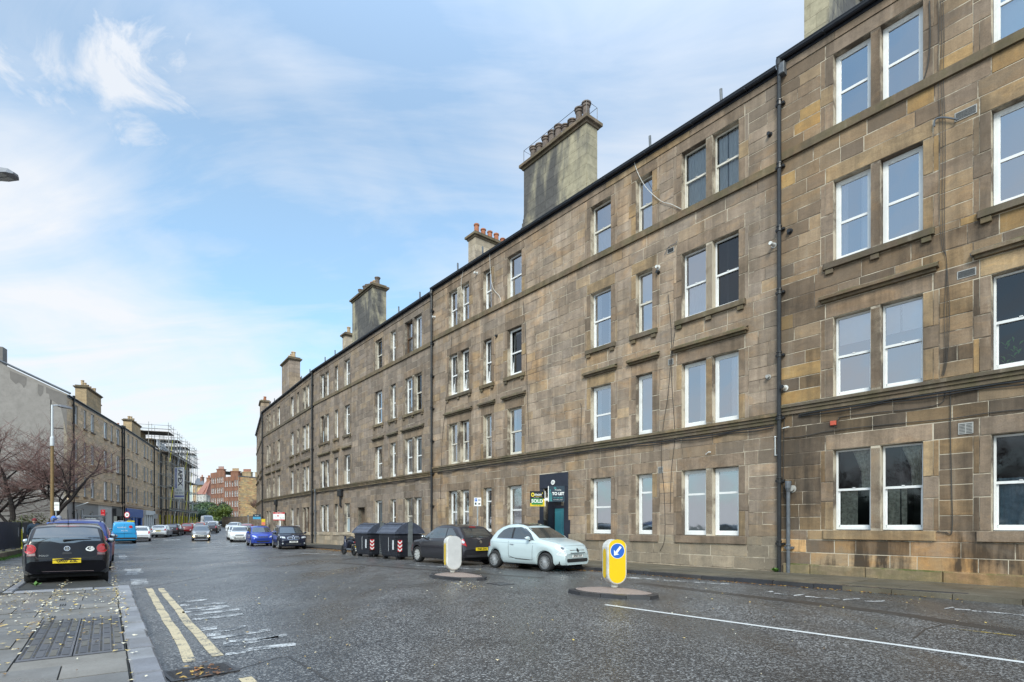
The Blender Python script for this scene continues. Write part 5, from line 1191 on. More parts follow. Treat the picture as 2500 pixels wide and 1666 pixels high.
r1 = fthing('red_tenement', 'red sandstone tenement with the tan rubble gable at the end of the street', 'tenement building', 582, 172, 3.5, 'red tenements at the street end')
a, b_ = gx(547, 178), gx(583.5, 172); Lr = (b_ - a).length
far_facade(r1, a, b_, fz(1266, 174), fz(1163, 174), 4, [(.35, .8), (.95, 1.35), (1.75, 2.15), (2.5, 2.95), (3.3, 3.75), (3.95, 4.4)] if Lr < 5.2 else [(Lr * x0, Lr * x1) for x0, x1 in ((.05, .15), (.18, .26), (.36, .43), (.52, .62), (.70, .80), (.84, .92))], m_redst, fh=3.25, first=.4)
ga, gb = gx(583.5, 172), gx(640, 178); bq = MB(); u = (gb - ga).normalized(); T = r1.matrix_world.inverted() @ Matrix(((u.x, u.y, 0, ga.x), (u.y, -u.x, 0, ga.y), (0, 0, 1, 0), (0, 0, 0, 1)))
z0, z1 = fz(1268, 172), fz(1164, 172); Lg = (gb - ga).length; bq.box(0, -.4, z0 - 3, Lg, -.08, z1, T); bq.build('gable', ML['mortar'], r1)
rb = MB(); z = z0 - 1
while z < z1:
    h = rng.uniform(.25, .42); x = -rng.random()
    while x < Lg: w_ = rng.uniform(.4, 1.1); rb.box(max(0, x) + .02, -.08, z + .02, min(Lg, x + w_) - .02, rng.uniform(-.03, .04), min(z1, z + h) - .02, T); x += w_
    z += h
rb.build('rubble_stones', m_rubble, r1, kind='stuff')
bq = MB(); bq.box(-.1, -.5, z1, Lg + .1, .1, z1 + .25, T); bq.build('coping', m_lead, r1)
far_chimney(r1, 563, 582, 1152, 1160, 174, m_redst, 8, m_potb); far_chimney(r1, 590, 612, 1154, 1164, 176, m_stackl, 8, m_potr); far_chimney(r1, 623, 632, 1155, 1162, 186, m_stackl, 2, m_potb)
bq = MB(); [bq.lathe([(.0, 0), (.25, .6), (.5, 1.6), (.1, 2.0)], 6) for _ in range(0)]
r2 = fthing('red_tenement', 'darker red sandstone tenement left of the one with the rubble gable', 'tenement building', 515, 184, 4, 'red tenements at the street end')
a, b_ = gx(514, 186), gx(546.8, 178.4); Lr = (b_ - a).length
far_facade(r2, a, b_, fz(1262, 182), fz(1153, 182), 4, [(Lr * x0, Lr * x1) for x0, x1 in ((.06, .17), (.2, .28), (.33, .41), (.5, .6), (.63, .7), (.75, .85), (.88, .95))], m_redst, fh=3.4, first=.9)
far_chimney(r2, 529, 546, 1147, 1156, 183, m_redst, 5, m_potr); bq = MB(); 
for (root_, p_, q_, zz) in ((r1, gx(547, 178), gx(583.5, 172), fz(1163, 174)), (r2, gx(514, 186), gx(546.8, 178.4), fz(1153, 182))):
    b = MB(); W_ = Matrix.Translation(-root_.location); back = Vector((4, 12)); b.add([W_ @ Vector((v.x, v.y, z_)) for v, z_ in ((p_, zz), (q_, zz), (q_ + back, zz + .1), (p_ + back, zz + .1))], [(0, 1, 2, 3)]); b.build('roof', m_slate, root_)
m_pinkroof = mat('pink_roof_tiles', (.36, .17, .13), .8, var=.25, scale=3)
h1 = fthing('pink_roofed_house', 'white rendered house with a pink tiled roof beside the red tenements', 'house', 497, 205, 5)
a, b_ = gx(479, 212), gx(501, 204); Lr = (b_ - a).length; far_facade(h1, a, b_, fz(1254, 208), fz(1205, 208), 2, [(Lr * .1, Lr * .25), (Lr * .45, Lr * .6), (Lr * .75, Lr * .88)], m_pale, fh=3.2, first=1.2)
a2, b2 = gx(501, 204), gx(515.5, 206); far_facade(h1, a2, b2, fz(1254, 208), fz(1210, 206), 2, [(1.0, 1.5)], m_shopgrey, fh=3.2, first=1.2)
b = MB(); W_ = Matrix.Translation(-h1.location); b.add([W_ @ v for v in (D(478, 1207, 211), D(502, 1207, 203), D(514, 1173, 207), D(505, 1173, 214))], [(0, 1, 2, 3)]); b.add([W_ @ v for v in (D(493, 1207, 203.5), D(517, 1211, 206), D(517, 1188, 208), D(514, 1173, 208))], [(0, 1, 2, 3)]); b.build('roof', m_pinkroof, h1)
far_chimney(h1, 504, 512, 1168, 1175, 208, m_redst, 3, m_potr)
h2 = fthing('slate_roofed_house', 'small slate roofed house with chimneys on the far hill', 'house', 485, 240, 8)
a, b_ = gx(470, 242), gx(498, 236); far_facade(h2, a, b_, fz(1215, 240), fz(1182, 240), 2, [(1.0, 1.8), (3.2, 4.0)], m_rubble, fh=2.8, first=.8, dz=1.5)
b = MB(); W_ = Matrix.Translation(-h2.location); b.add([W_ @ v for v in (D(474, 1184, 238), D(500, 1184, 234), D(493, 1168, 240), D(480, 1168, 242))], [(0, 1, 2, 3)]); b.build('roof', m_slate, h2); far_chimney(h2, 489, 494, 1166, 1174, 238, m_redst, 2, m_potr)
# boundary wall across the end
p, q_ = gx(543, 112), gx(640, 100); u = (q_ - p).normalized(); w_ = thing('boundary_wall', 'grey brown stone boundary wall across the end of the street', 'wall', (p.x, p.y, gnd(p.y)), math.atan2(u.y, u.x))
b = MB(); Lw = (q_ - p).length; b.box(0, 0, -1, Lw, .3, 2.0); b.build('core', m_mortarC, w_); rb = MB(); z = 0
while z < 2.0:
    x = -rng.random()
    while x < Lw: l = rng.uniform(.3, .8); rb.box(max(0, x) + .015, -.04 - rng.random() * .02, z + .015, min(Lw, x + l) - .015, .0, z + .235); x += l
    z += .25
rb.build('wall_stones', m_stoneD, w_, kind='stuff'); b = MB(); b.box(-.1, -.08, 2.0, Lw, .38, 2.12); b.build('coping', m_lead, w_)
# ------------------------------------------------------------------ vehicles
def paint(name, col, metal=.0, rough=.28):
    m, nt, N, L, b = nm(name); b.inputs['Base Color'].default_value = (*col, 1); b.inputs['Metallic'].default_value = metal; b.inputs['Roughness'].default_value = rough
    b.inputs['Coat Weight'].default_value = .7; b.inputs['Specular IOR Level'].default_value = .15 if max(col) < .06 else .4; b.inputs['Coat Roughness'].default_value = .05
    tc = N.new('ShaderNodeTexCoord'); n = noise(N, L, tc.outputs['Object'], 3, 8, .7); r = ramp(N, [(.5, col), (.95, tuple(lerp(c, .15, .06) for c in col))]); L.new(n, r.inputs[0]); L.new(r.outputs[0], b.inputs['Base Color'])
    return m
def cglass():
    m, nt, N, L, b = nm('car_glass'); out = N['Material Output']; N.remove(b); fr = N.new('ShaderNodeFresnel'); fr.inputs[0].default_value = 1.6
    d = N.new('ShaderNodeBsdfPrincipled'); d.inputs['Base Color'].default_value = (.03, .036, .038, 1); d.inputs['Roughness'].default_value = .25
    g = N.new('ShaderNodeBsdfGlossy'); g.inputs['Roughness'].default_value = .03; g.inputs['Color'].default_value = (.95, .98, 1, 1)
    mx = N.new('ShaderNodeMixShader'); L.new(mth(N, L, 'ADD', fr.outputs[0], .06, clamp=True), mx.inputs[0]); L.new(d.outputs[0], mx.inputs[1]); L.new(g.outputs[0], mx.inputs[2]); L.new(mx.outputs[0], out.inputs[0]); return m
m_cg = cglass()
m_tyre = mat('tyre_rubber', (.02, .02, .021), .75, var=.2, scale=6); m_trim = mat('black_trim', (.02, .02, .022), .5, var=.1); m_chrome = mat('chrome', (.75, .75, .76), .15, 1, var=0); m_alloy = mat('alloy_rim', (.5, .51, .52), .3, .35, var=.1)
m_dalloy = mat('dark_rim_gap', (.02, .02, .022), .5, var=0); m_rim = mat('silver_wheel_cover', (.60, .60, .58), .45, .3, var=.1, dirt=.2); m_red = mat('tail_lamp_red', (.42, .012, .015), .12, var=.0, coat=1); m_amber = mat('amber_lens', (.6, .2, .02), .2, var=0, coat=1)
m_hl = mat('headlamp_glass', (.62, .65, .68), .12, .3, var=.25, scale=12, coat=1); m_pw = mat('white_plate', (.78, .78, .76), .4, var=0); m_py = mat('yellow_plate', (.80, .58, .02), .4, var=0)
m_under = mat('underbody', (.012, .012, .013), .9, var=0); m_mirror = mat('mirror_glass', (.6, .65, .66), .05, 1, var=0); m_seam = mat('panel_gap', (.015, .016, .018), .7, var=0)
m_lampon = mat('lit_fog_lamp', (1, .72, .28), .3, var=0, emit=9)
def pl(c, x):
    if x <= c[0][0]: return c[0][1]
    for (a, b), (d, e) in zip(c, c[1:]):
        if x <= d: t = (x - a) / (d - a) if d > a else 1; return b + (e - b) * t
    return c[-1][1]
def smooth(c, x, w=.06): return (pl(c, x - w) + 2 * pl(c, x) + pl(c, x + w)) / 4
def decal(bvh, poly, axis, off, step=.09, sgn=1, rng_=None):
    """polygon given in the plane facing the axis, laid on the body"""
    bm = bmesh.new(); V = [bm.verts.new((p[0], p[1], 0)) for p in poly]; bm.faces.new(V)
    xs = [p[0] for p in poly]; ys = [p[1] for p in poly]
    for k, (lo, hi) in enumerate(((min(xs), max(xs)), (min(ys), max(ys)))):
        n = int((hi - lo) / step)
        for i in range(1, n + 1):
            c = lo + (hi - lo) * i / (n + 1); bmesh.ops.bisect_plane(bm, geom=bm.verts[:] + bm.edges[:] + bm.faces[:], plane_co=(c, 0, 0) if k == 0 else (0, c, 0), plane_no=(1, 0, 0) if k == 0 else (0, 1, 0), dist=1e-5)
    out = {}; ok = set()
    for i, v in enumerate(bm.verts):
        a, b = v.co.x, v.co.y
        if axis == 'side': o, d = Vector((a, 3 * sgn, b)), Vector((0, -sgn, 0))
        elif axis == 'front': o, d = Vector((5, a, b)), Vector((-1, 0, 0))
        elif axis == 'rear': o, d = Vector((-5, a, b)), Vector((1, 0, 0))
        else: o, d = Vector((a, b, 4)), Vector((0, 0, -1))
        h, n, _, _ = bvh.ray_cast(o, d, 9)
        out[i] = (h - d * off) if h is not None else None
    bm.verts.index_update(); fs = []
    for f in bm.faces:
        ii = [v.index for v in f.verts]
        if all(out[i] is not None for i in ii): fs.append(ii)
    used = sorted({i for f in fs for i in f}); mp = {i: k for k, i in enumerate(used)}
    vs = [out[i] for i in used]; fs = [tuple(mp[i] for i in f) for f in fs]; bm.free()
    if fs:
        a, b, c = [Vector(vs[i]) for i in fs[0][:3]]; n = (b - a).cross(c - a); d = {'side': Vector((0, sgn, 0)), 'front': Vector((1, 0, 0)), 'rear': Vector((-1, 0, 0)), 'top': Vector((0, 0, 1))}[axis]
        if n.dot(d) < 0: fs = [f[::-1] for f in fs]
    return vs, fs
def wheel(t, x, y, r, style, w=.2, sg=1):
    T = Matrix.Translation((x, y, r)) @ Matrix.Rotation(R(-90 * sg), 4, 'X')       # local z points outward
    b = MB(); rr_ = r * .66; b.lathe([(rr_, -w), (r * .95, -w), (r, -w * .85), (r, -.03), (r * .96, -.005), (r * .82, .004), (rr_, -.01), (rr_ * .97, -.05)], 28, T); o = b.build('wheel', m_tyre, t, True)
    c = MB(); c.lathe([(rr_, -.012), (rr_ * 1.0, -.004), (rr_ * .93, -.008), (rr_ * .92, -.05), (.001, -.06)], 28, T)
    n, wd = {'spoke': (10, .015), 'multi': (20, .0075), 'cover': (9, .036), 'five': (5, .03)}[style]
    c.mi = 1; c2 = MB()
    for k in range(n):
        a = 2 * math.pi * k / n; M_ = T @ Matrix.Rotation(a, 4, 'Z')
        c2.box(rr_ * .2, -wd, -.03, rr_ * .94, wd, -.008, M_)
    c2.lathe([(rr_ * .94, -.03), (rr_ * 1.0, -.003), (rr_ * 1.03, -.001), (rr_ * 1.03, -.02)], 28, T); c2.lathe([(rr_ * .26, -.02), (rr_ * .24, .0), (.001, .004)], 14, T)
    bk = c.mesh('rim', [m_dalloy, m_dalloy]); ro = obj('rim', c2.mesh('rim', m_rim if style == 'cover' else m_alloy), o); obj('hub_recess', bk, o)
def car(sp, label, cat='car', loc=(0, 0), head=(1, 0), group=None, detail=2, name='parked_car'):
    L_, Wd, H = sp['L'], sp['W'], sp['H']; hw = Wd / 2; top = sp['top']; belt = sp['belt']; sill = sp.get('sill', .2); wr = sp['wr']; wx = sp['wx']
    rz = math.atan2(head[1], head[0]); t = thing(name, label, cat, (loc[0], loc[1], gnd(loc[1]) + sp.get('dz', 0)), rz, group)
    col = sp['paint']
    xs = set()
    n = 44 if detail else 30
    for i in range(n + 1): xs.add(round(L_ * i / n, 4))
    for (x, z) in top: xs.add(round(x, 4))
    for w_ in wx:
        for k in range(13): a = math.pi * k / 12; xs.add(round(w_ - (wr + .045) * math.cos(a), 4))
    for e in (.015, .05, .1): xs.add(e); xs.add(round(L_ - e, 4))
    xs = sorted(x for x in xs if 0 <= x <= L_); X_ = [xs[0]]
    for x in xs[1:]:
        if x - X_[-1] > .012: X_.append(x)
    fr, rr_ = sp.get('fr', .75), sp.get('rr', .6); tf, tr = sp.get('tf', .20), sp.get('tr', .14); tum = sp.get('tum', .17)
    rings = []
    for x in X_:
        zt = smooth(top, x, .035); zb = sill
        if x < .5: zb = lerp(sp.get('fz', .24), sill, min(1, x / .5))
        if x > L_ - .5: zb = lerp(sp.get('rz', .30), sill, min(1, (L_ - x) / .5))
        for w_ in wx:
            ra = wr + .045; dx = abs(x - w_)
            if dx < ra: zb = max(zb, wr + math.sqrt(max(0, ra * ra - dx * dx)) * 1.0)
        W_ = hw
        if x < fr: W_ *= 1 - tf * ((fr - x) / fr) ** 2.4
        if x > L_ - rr_: W_ *= 1 - tr * ((x - L_ + rr_) / rr_) ** 2.4
        zbl = min(pl(belt, x), zt - .03); zbl = max(zbl, zb + .03); h = max(zt - zbl, .02); tt = min(1, h / (H * .27)); Wt = W_ * (.90 - tum * tt)
        ex = max(0, 1 - min(x, L_ - x) / .12); flat_ = lerp(1, .92, ex)
        P_ = [(W_ * .90 * flat_, zb), (W_ * .975 * flat_, zb + (zbl - zb) * .10), (W_ * .998, lerp(zb, zbl, .35)), (W_, lerp(zb, zbl, .6)), (W_ * .985, lerp(zb, zbl, .85)), (W_ * .955, zbl - .005), (lerp(W_ * .93, W_ * .90, tt), zbl + h * .10)]
        for f in (.35, .6, .82): P_.append((lerp(W_ * .925, Wt, f ** 1.25), zbl + h * f))
        P_ += [(Wt * .965, zbl + h * .94), (Wt * .86, zbl + h * .985), (Wt * .6, zbl + h * 1.0 + .012), (Wt * .3, zbl + h + .02), (0, zbl + h + .022)]
        bul = .13 * (W_ / hw)
        ring = []
        for (y, z) in P_:
            s_ = (y / hw) ** 2.2; e1 = max(0, 1 - x / .55); e2 = max(0, 1 - (L_ - x) / .55)
            ring.append((L_ / 2 - x - bul * s_ * e1 + .09 * s_ * e2, y, z))
        rings.append(ring)
    k = len(rings[0]); vs = []; fs = []; idx = []
    for ring in rings:
        row = [len(vs) + i for i in range(k)]; vs += ring; row2 = [len(vs) + i for i in range(k - 1)]; vs += [(p[0], -p[1], p[2]) for p in ring[:-1]]; idx.append(row + row2[::-1])
    m_ = len(idx[0])
    for a, b in zip(idx, idx[1:]):
        for i in range(m_ - 1): fs.append((a[i], a[i + 1], b[i + 1], b[i]))
    fs.append(tuple(idx[0])[::-1]); fs.append(tuple(idx[-1]))
    me = bpy.data.meshes.new('body'); me.from_pydata(vs, [], fs); me.materials.append(col); me.polygons.foreach_set('use_smooth', [True] * len(fs)); me.update()
    bm = bmesh.new(); bm.from_mesh(me); bmesh.ops.recalc_face_normals(bm, faces=bm.faces)
    for f in bm.faces:
        if len(f.verts) > 4: f.smooth = False
    for e in bm.edges:
        if len(e.link_faces) == 2 and e.calc_face_angle(0) > R(50): e.smooth = False
    bm.to_mesh(me); bvh = BVHTree.FromBMesh(bm); bm.free(); obj('body', me, t)
    u = MB(); u.box(-L_ / 2 + .3, -hw + .24, sill - .02, L_ / 2 - .3, hw - .24, max(.6, H * .42)); u.box(-L_ / 2 + .18, -hw * .8, sill, L_ / 2 - .2, hw * .8, sill + .12); u.build('underbody', m_under, t)
    def D_(nme, poly, axis, m, off=.004, both=True, mir_=False, parent=None):
        for sg in ((1, -1) if both else (1,)):
            p = poly
            if axis == 'side': vs_, fs_ = decal(bvh, [(L_ / 2 - a, b) for a, b in poly], 'side', off, sgn=sg)
            else: vs_, fs_ = decal(bvh, [(a * sg, b) for a, b in poly], axis, off)
            if fs_: b = MB(); b.add(vs_, fs_); o = b.build(nme, m, parent or t, True)
        return o if fs_ else None
    for nme, poly, m, off in sp.get('side', []): D_(nme, poly, 'side', m, off)
    for nme, poly, m, off, both in sp.get('front', []): D_(nme, poly, 'front', m, off, both)
    for nme, poly, m, off, both in sp.get('rear', []): D_(nme, poly, 'rear', m, off, both)
    for nme, poly, m, off, both in sp.get('top_', []): D_(nme, [(L_ / 2 - a, b) for a, b in poly], 'top', m, off, False) if not both else [D_(nme, [(L_ / 2 - a, b * sg) for a, b in poly], 'top', m, off, False) for sg in (1, -1)]
    for i, w_ in enumerate(wx):
        for sg in (1, -1): wheel(t, L_ / 2 - w_, sg * (hw - .035), wr, sp.get('wheel', 'spoke'), sg=sg)
    # plates
    def plate(end, txt, z, m):
        h, n_, _, _ = bvh.ray_cast(Vector((5 if end > 0 else -5, 0, z)), Vector((-end, 0, 0)), 9)
        if h is None: return
        M_ = frame((h.x + .018 * end, 0, z), (0, end, 0), (0, 0, 1)); b = MB(); b.box(-.26, -.056, -.02, .26, .056, 0, M_); p = b.build('number_plate', m, t)
        if txt: text(txt, .105, m_bp, M_ @ Matrix.Translation((0, 0, .004)), p, bold=.002, sx=.86)
    if 'pf' in sp: plate(1, sp['pf'][0], sp['pf'][1], m_pw)
    if 'pr' in sp: plate(-1, sp['pr'][0], sp['pr'][1], m_py)
    # mirrors
    mx, mz = sp.get('mir', (1.35, belt[0][1])); mx = L_ / 2 - mx
    for sg in (1, -1):
        b = MB(); b.ball((mx, sg * (hw + .06), mz + .09), .06, .10, .07, 12, 8); b.build('wing_mirror', sp.get('mpaint', col), t, True); b = MB(); b.tube([(mx, sg * (hw - .1), mz + .0), (mx, sg * (hw + .03), mz + .05)], .025, 6); b.build('mirror_arm', m_trim, t)
        b = MB(); b.ball((mx - .045, sg * (hw + .06), mz + .09), .02, .085, .055, 10, 6); b.build('mirror_glass', m_mirror, t, True)
    return t, bvh
def hatch(L_=4.0, W=1.7, H=1.45, paint_=None, wr=.31, hood=.95, ws=(.95, 1.75), roof_end=3.3, tail=(3.75, .98), bh=.9, wheelx=None, wheel_='spoke', side=2, bumper=.55, **kw):
    """ordinary hatchback: returns a spec with glazing, lamps and trim"""
    nz = kw.get('nz', .62); a, b = ws
    top = [(0, bumper), (.03, nz), (.12, nz + .08), (.35, hood - .08), (a, hood), (b, H - .07), (b + .35, H - .01), (b + .75, H), (roof_end - .35, H - .03), (roof_end, H - .08), (tail[0], tail[1] + .12), (tail[0] + .06, tail[1]), (L_ - .04, .72), (L_, .55)]
    top = sorted(top); belt = [(0, bh - .12), (a, bh - .02), (roof_end, bh + .05), (L_, bh + .03)]
    wx = wheelx or (.78, L_ - .70)
    xa = a + .32; z0, z1 = bh + .03, H - .12
    def wl(x0, x1, s0=0, s1=0): return [(x0 - s0, z0 + .01), (x1 + s1, z0 + .03), (x1, z1), (x0, z1 + .01)]
    wins = []
    m1 = lerp(b + .35, roof_end, .42 if side == 2 else .55)
    wins.append(('side_window', [(a + .28, z0), (m1 - .03, z0 + .02), (m1 - .03, z1), (b + .18, z1 - .01), (b - .12, z1 - .12)], m_cg, .006))
    wins.append(('side_window', [(m1 + .03, z0 + .02), (roof_end - .0 + kw.get('qx', 0), z0 + .06), (roof_end + .02 + kw.get('qx', 0), z0 + .14), (roof_end - .22, z1 - .02), (m1 + .03, z1)], m_cg, .006))
    s = wins + [('door_gap', [(x - .006, .34), (x + .006, .34), (x + .006, z0), (x - .006, z0)], m_seam, .002) for x in ((a + .32, m1, roof_end - .25) if side == 2 else (a + .32, m1 + .12))]
    s += [('sill_gap', [(wx[0] + wr + .1, .30), (wx[1] - wr - .1, .30), (wx[1] - wr - .1, .315), (wx[0] + wr + .1, .315)], m_seam, .002)]
    s += [('door_handle', [(x - .16, bh - .10), (x - .02, bh - .10), (x - .02, bh - .07), (x - .16, bh - .07)], m_trim if kw.get('hdark') else paint_, .02) for x in ((m1 - .02, roof_end - .28) if side == 2 else (m1 + .08,))]
    hw = W / 2
    fr = [('windscreen', [(-hw * .80, hood + .04), (hw * .80, hood + .04), (hw * .66, H - .10), (-hw * .66, H - .10)], m_cg, .008, False),
          ('headlight', [(hw * .48, nz + .0), (hw * .80, nz + .04), (hw * .90, nz + .18), (hw * .62, nz + .12)], m_hl, .006, True),
          ('grille', [(-hw * .40, nz + .0), (hw * .40, nz + .0), (hw * .44, nz + .09), (-hw * .44, nz + .09)], m_trim, .005, False),
          ('lower_grille', [(-hw * .5, .30), (hw * .5, .30), (hw * .58, .42), (-hw * .58, .42)], m_trim, .005, False), ('bumper_gap', [(-hw * .9, nz - .03), (hw * .9, nz - .03), (hw * .9, nz - .022), (-hw * .9, nz - .022)], m_seam, .002, False)]
    tz = tail[1]
    re = [('rear_window', [(-hw * .68, tz + .08), (hw * .68, tz + .08), (hw * .58, H - .13), (-hw * .58, H - .13)], m_cg, .008, False),
          ('tail_light', [(hw * .66, tz - .22), (hw * .93, tz - .20), (hw * .90, tz + .05), (hw * .70, tz + .02)], m_red, .006, True),
          ('bumper_gap', [(-hw * .92, .60), (hw * .92, .60), (hw * .92, .61), (-hw * .92, .61)], m_seam, .002, False), ('bumper_trim', [(-hw * .7, .32), (hw * .7, .32), (hw * .76, .42), (-hw * .76, .42)], m_trim, .004, False)]
    return dict(L=L_, W=W, H=H, top=top, belt=belt, wr=wr, wx=wx, paint=paint_, side=s, front=fr, rear=re, wheel=wheel_, mir=(a + .42, bh), **{k: v for k, v in kw.items() if k in ('tum', 'tf', 'tr', 'fr', 'rr', 'pf', 'pr', 'mpaint', 'dz', 'sill')})
p_ice = paint('ice_blue_car_paint', (.50, .585, .60)); p_grey = paint('dark_grey_car_paint', (.038, .036, .042), .3); p_black = paint('black_car_paint', (.004, .004, .007)); p_blue = paint('dark_blue_car_paint', (.012, .03, .16), .2)
p_navy = paint('navy_car_paint', (.012, .014, .03), .3); p_mblue = paint('mid_blue_car_paint', (.025, .06, .38), .2); p_white = paint('white_car_paint', (.72, .74, .76)); p_red = paint('red_car_paint', (.42, .015, .02)); p_silver = paint('silver_car_paint', (.30, .29, .28), .6)
p_or = paint('orange_car_paint', (.50, .07, .02)); p_van = paint('bright_blue_van_paint', (.02, .30, .62)); p_dkred = paint('dull_dark_car_paint', (.05, .035, .035), .3); p_pink = paint('pinkish_red_car_paint', (.42, .12, .12), .2); p_vanw = paint('white_van_paint', (.70, .71, .74))
# small light blue three-door
m_lampsil = mat('lamp_silver', (.66, .68, .70), .3, .1, var=0); m_ringd = mat('lamp_core_grey', (.12, .13, .14), .2, .2, var=0)
def circ(cx_, cy_, rx, ry=None, n=20): return [(cx_ + rx * math.cos(2 * math.pi * k / n), cy_ + (ry or rx) * math.sin(2 * math.pi * k / n)) for k in range(n)]
f = dict(L=3.57, W=1.627, H=1.488, paint=p_ice, wr=.295, wx=(.70, 3.0), wheel='multi', sill=.21, tum=.19, tf=.30, tr=.26, fr=1.0, rr=.9, fz=.22, rz=.3,
         top=[(0, .52), (.02, .62), (.07, .72), (.18, .82), (.40, .90), (.80, .975), (.98, 1.0), (1.30, 1.20), (1.62, 1.38), (1.85, 1.455), (2.15, 1.488), (2.5, 1.47), (2.8, 1.40), (3.02, 1.28), (3.24, 1.05), (3.36, .90), (3.44, .82), (3.52, .66), (3.57, .5)],
         belt=[(0, .72), (.5, .82), (.95, .93), (1.6, .95), (2.6, .98), (3.57, .95)], pf=('SN20 GGF', .50), pr=('SN20 GGF', .52), mir=(1.33, .93))
f['side'] = [('side_window', [(1.18, .97), (2.12, 1.0), (2.10, 1.37), (1.86, 1.38), (1.62, 1.32), (1.38, 1.17)], m_cg, .007), ('side_window', [(2.20, 1.0), (2.90, 1.02), (2.86, 1.10), (2.66, 1.28), (2.42, 1.36), (2.18, 1.37)], m_cg, .007),
             ('pillar_trim', [(2.12, 1.0), (2.20, 1.0), (2.18, 1.37), (2.10, 1.37)], m_trim, .006), ('window_trim', [(1.12, .955), (2.93, 1.0), (2.90, 1.018), (1.16, .972)], m_chrome, .008),
             ('door_gap', [(1.20, .34), (1.212, .34), (1.19, .96), (1.178, .96)], m_seam, .002), ('door_gap', [(2.255, .40), (2.267, .40), (2.30, .98), (2.288, .98)], m_seam, .002), ('sill_gap', [(1.2, .335), (2.26, .385), (2.26, .397), (1.2, .347)], m_seam, .002),
             ('door_handle', [(2.02, .80), (2.20, .805), (2.20, .835), (2.02, .83)], m_chrome, .022), ('crease', [(1.05, .855), (3.2, .875), (3.2, .881), (1.05, .861)], paint('crease_shade', (.30, .40, .44)), .003), ('lower_crease', [(1.3, .33), (1.9, .34), (2.25, .43), (2.23, .44), (1.88, .355), (1.3, .345)], m_seam, .002)]
f['front'] = [('windscreen', [(-.66, 1.03), (.66, 1.03), (.60, 1.2), (.55, 1.36), (-.55, 1.36), (-.60, 1.2)], m_cg, .008, False), ('headlight', circ(.585, .735, .108, .118), m_lampsil, .006, True), ('headlight_lens', circ(.585, .735, .088, .098), m_hl, .011, True), ('lamp_core', circ(.585, .735, .038), m_ringd, .014, True),
              ('fog_light', circ(.60, .555, .095, .065), m_lampsil, .006, True), ('fog_lens', circ(.60, .555, .075, .048), m_hl, .010, True),
              ('lower_grille', [(-.46, .30), (.46, .30), (.50, .35), (.48, .41), (-.48, .41), (-.50, .35)], m_trim, .008, False), ('chrome_strip', [(-.34, .66), (.34, .66), (.34, .675), (-.34, .675)], m_chrome, .010, False), ('chrome_strip', [(-.36, .575), (.36, .575), (.36, .592), (-.36, .592)], m_trim, .008, False),
              ('badge', circ(0, .668, .05, .06), m_trim, .016, False), ('hood_gap', [(-.62, .80), (.62, .80), (.62, .806), (-.62, .806)], m_seam, .002, False), ('plate_surround', [(-.3, .44), (.3, .44), (.3, .57), (-.3, .57)], p_ice, .010, False)]
f['rear'] = [('tail_light', [(.60, .72), (.74, .72), (.72, .92), (.62, .92)], m_red, .01, True), ('rear_window', [(-.5, 1.08), (.5, 1.08), (.44, 1.32), (-.44, 1.32)], m_cg, .008, False)]
f['top_'] = [('glass_roof', [(1.68, -.50), (2.55, -.48), (2.55, .48), (1.68, .50)], m_cg, .008, False)]
u_ = Vector((.70, -.714)); car(f, 'small pale blue three door car parked right of the dark grey hatchback', loc=(.80, 18.25), head=u_, name='parked_car', group='parked cars')
# dark grey three-door
f = hatch(4.0, 1.72, 1.48, p_grey, .31, hood=.93, ws=(1.0, 1.85), roof_end=3.35, tail=(3.82, .95), bh=.93, side=1, wheel_='cover', pr=('YH63 ZWJ', .60), qx=.12, hdark=True)
f['rear'] = [('rear_window', [(-.60, 1.02), (.60, 1.02), (.53, 1.14), (.50, 1.33), (-.50, 1.33), (-.53, 1.14)], m_cg, .008, False), ('tail_light', [(.60, .70), (.84, .80), (.80, 1.0), (.68, .97)], m_red, .008, True), ('lamp_core', circ(.72, .86, .05), m_hl, .013, True),
             ('badge', circ(0, .86, .055), m_chrome, .01, False), ('bumper_gap', [(-.8, .70), (.8, .70), (.8, .708), (-.8, .708)], m_seam, .002, False), ('high_brake_light', [(-.14, 1.38), (.14, 1.38), (.14, 1.405), (-.14, 1.405)], m_red, .012, False), ('bumper_trim', [(-.6, .32), (.6, .32), (.66, .4), (-.66, .4)], m_trim, .004, False), ('trunk_line', [(-.5, .74), (.5, .74), (.5, .746), (-.5, .746)], m_seam, .002, False)]
t, _ = car(f, 'dark grey three door hatchback parked between the black bins and the pale blue car', loc=(-2.35, 21.3), head=Vector((-.634, .773)), group='parked cars')
b = MB(); b.tube([(-1.4, 0, 1.45), (-1.75, 0, 1.72)], .006, 4); b.build('aerial', m_trim, t)
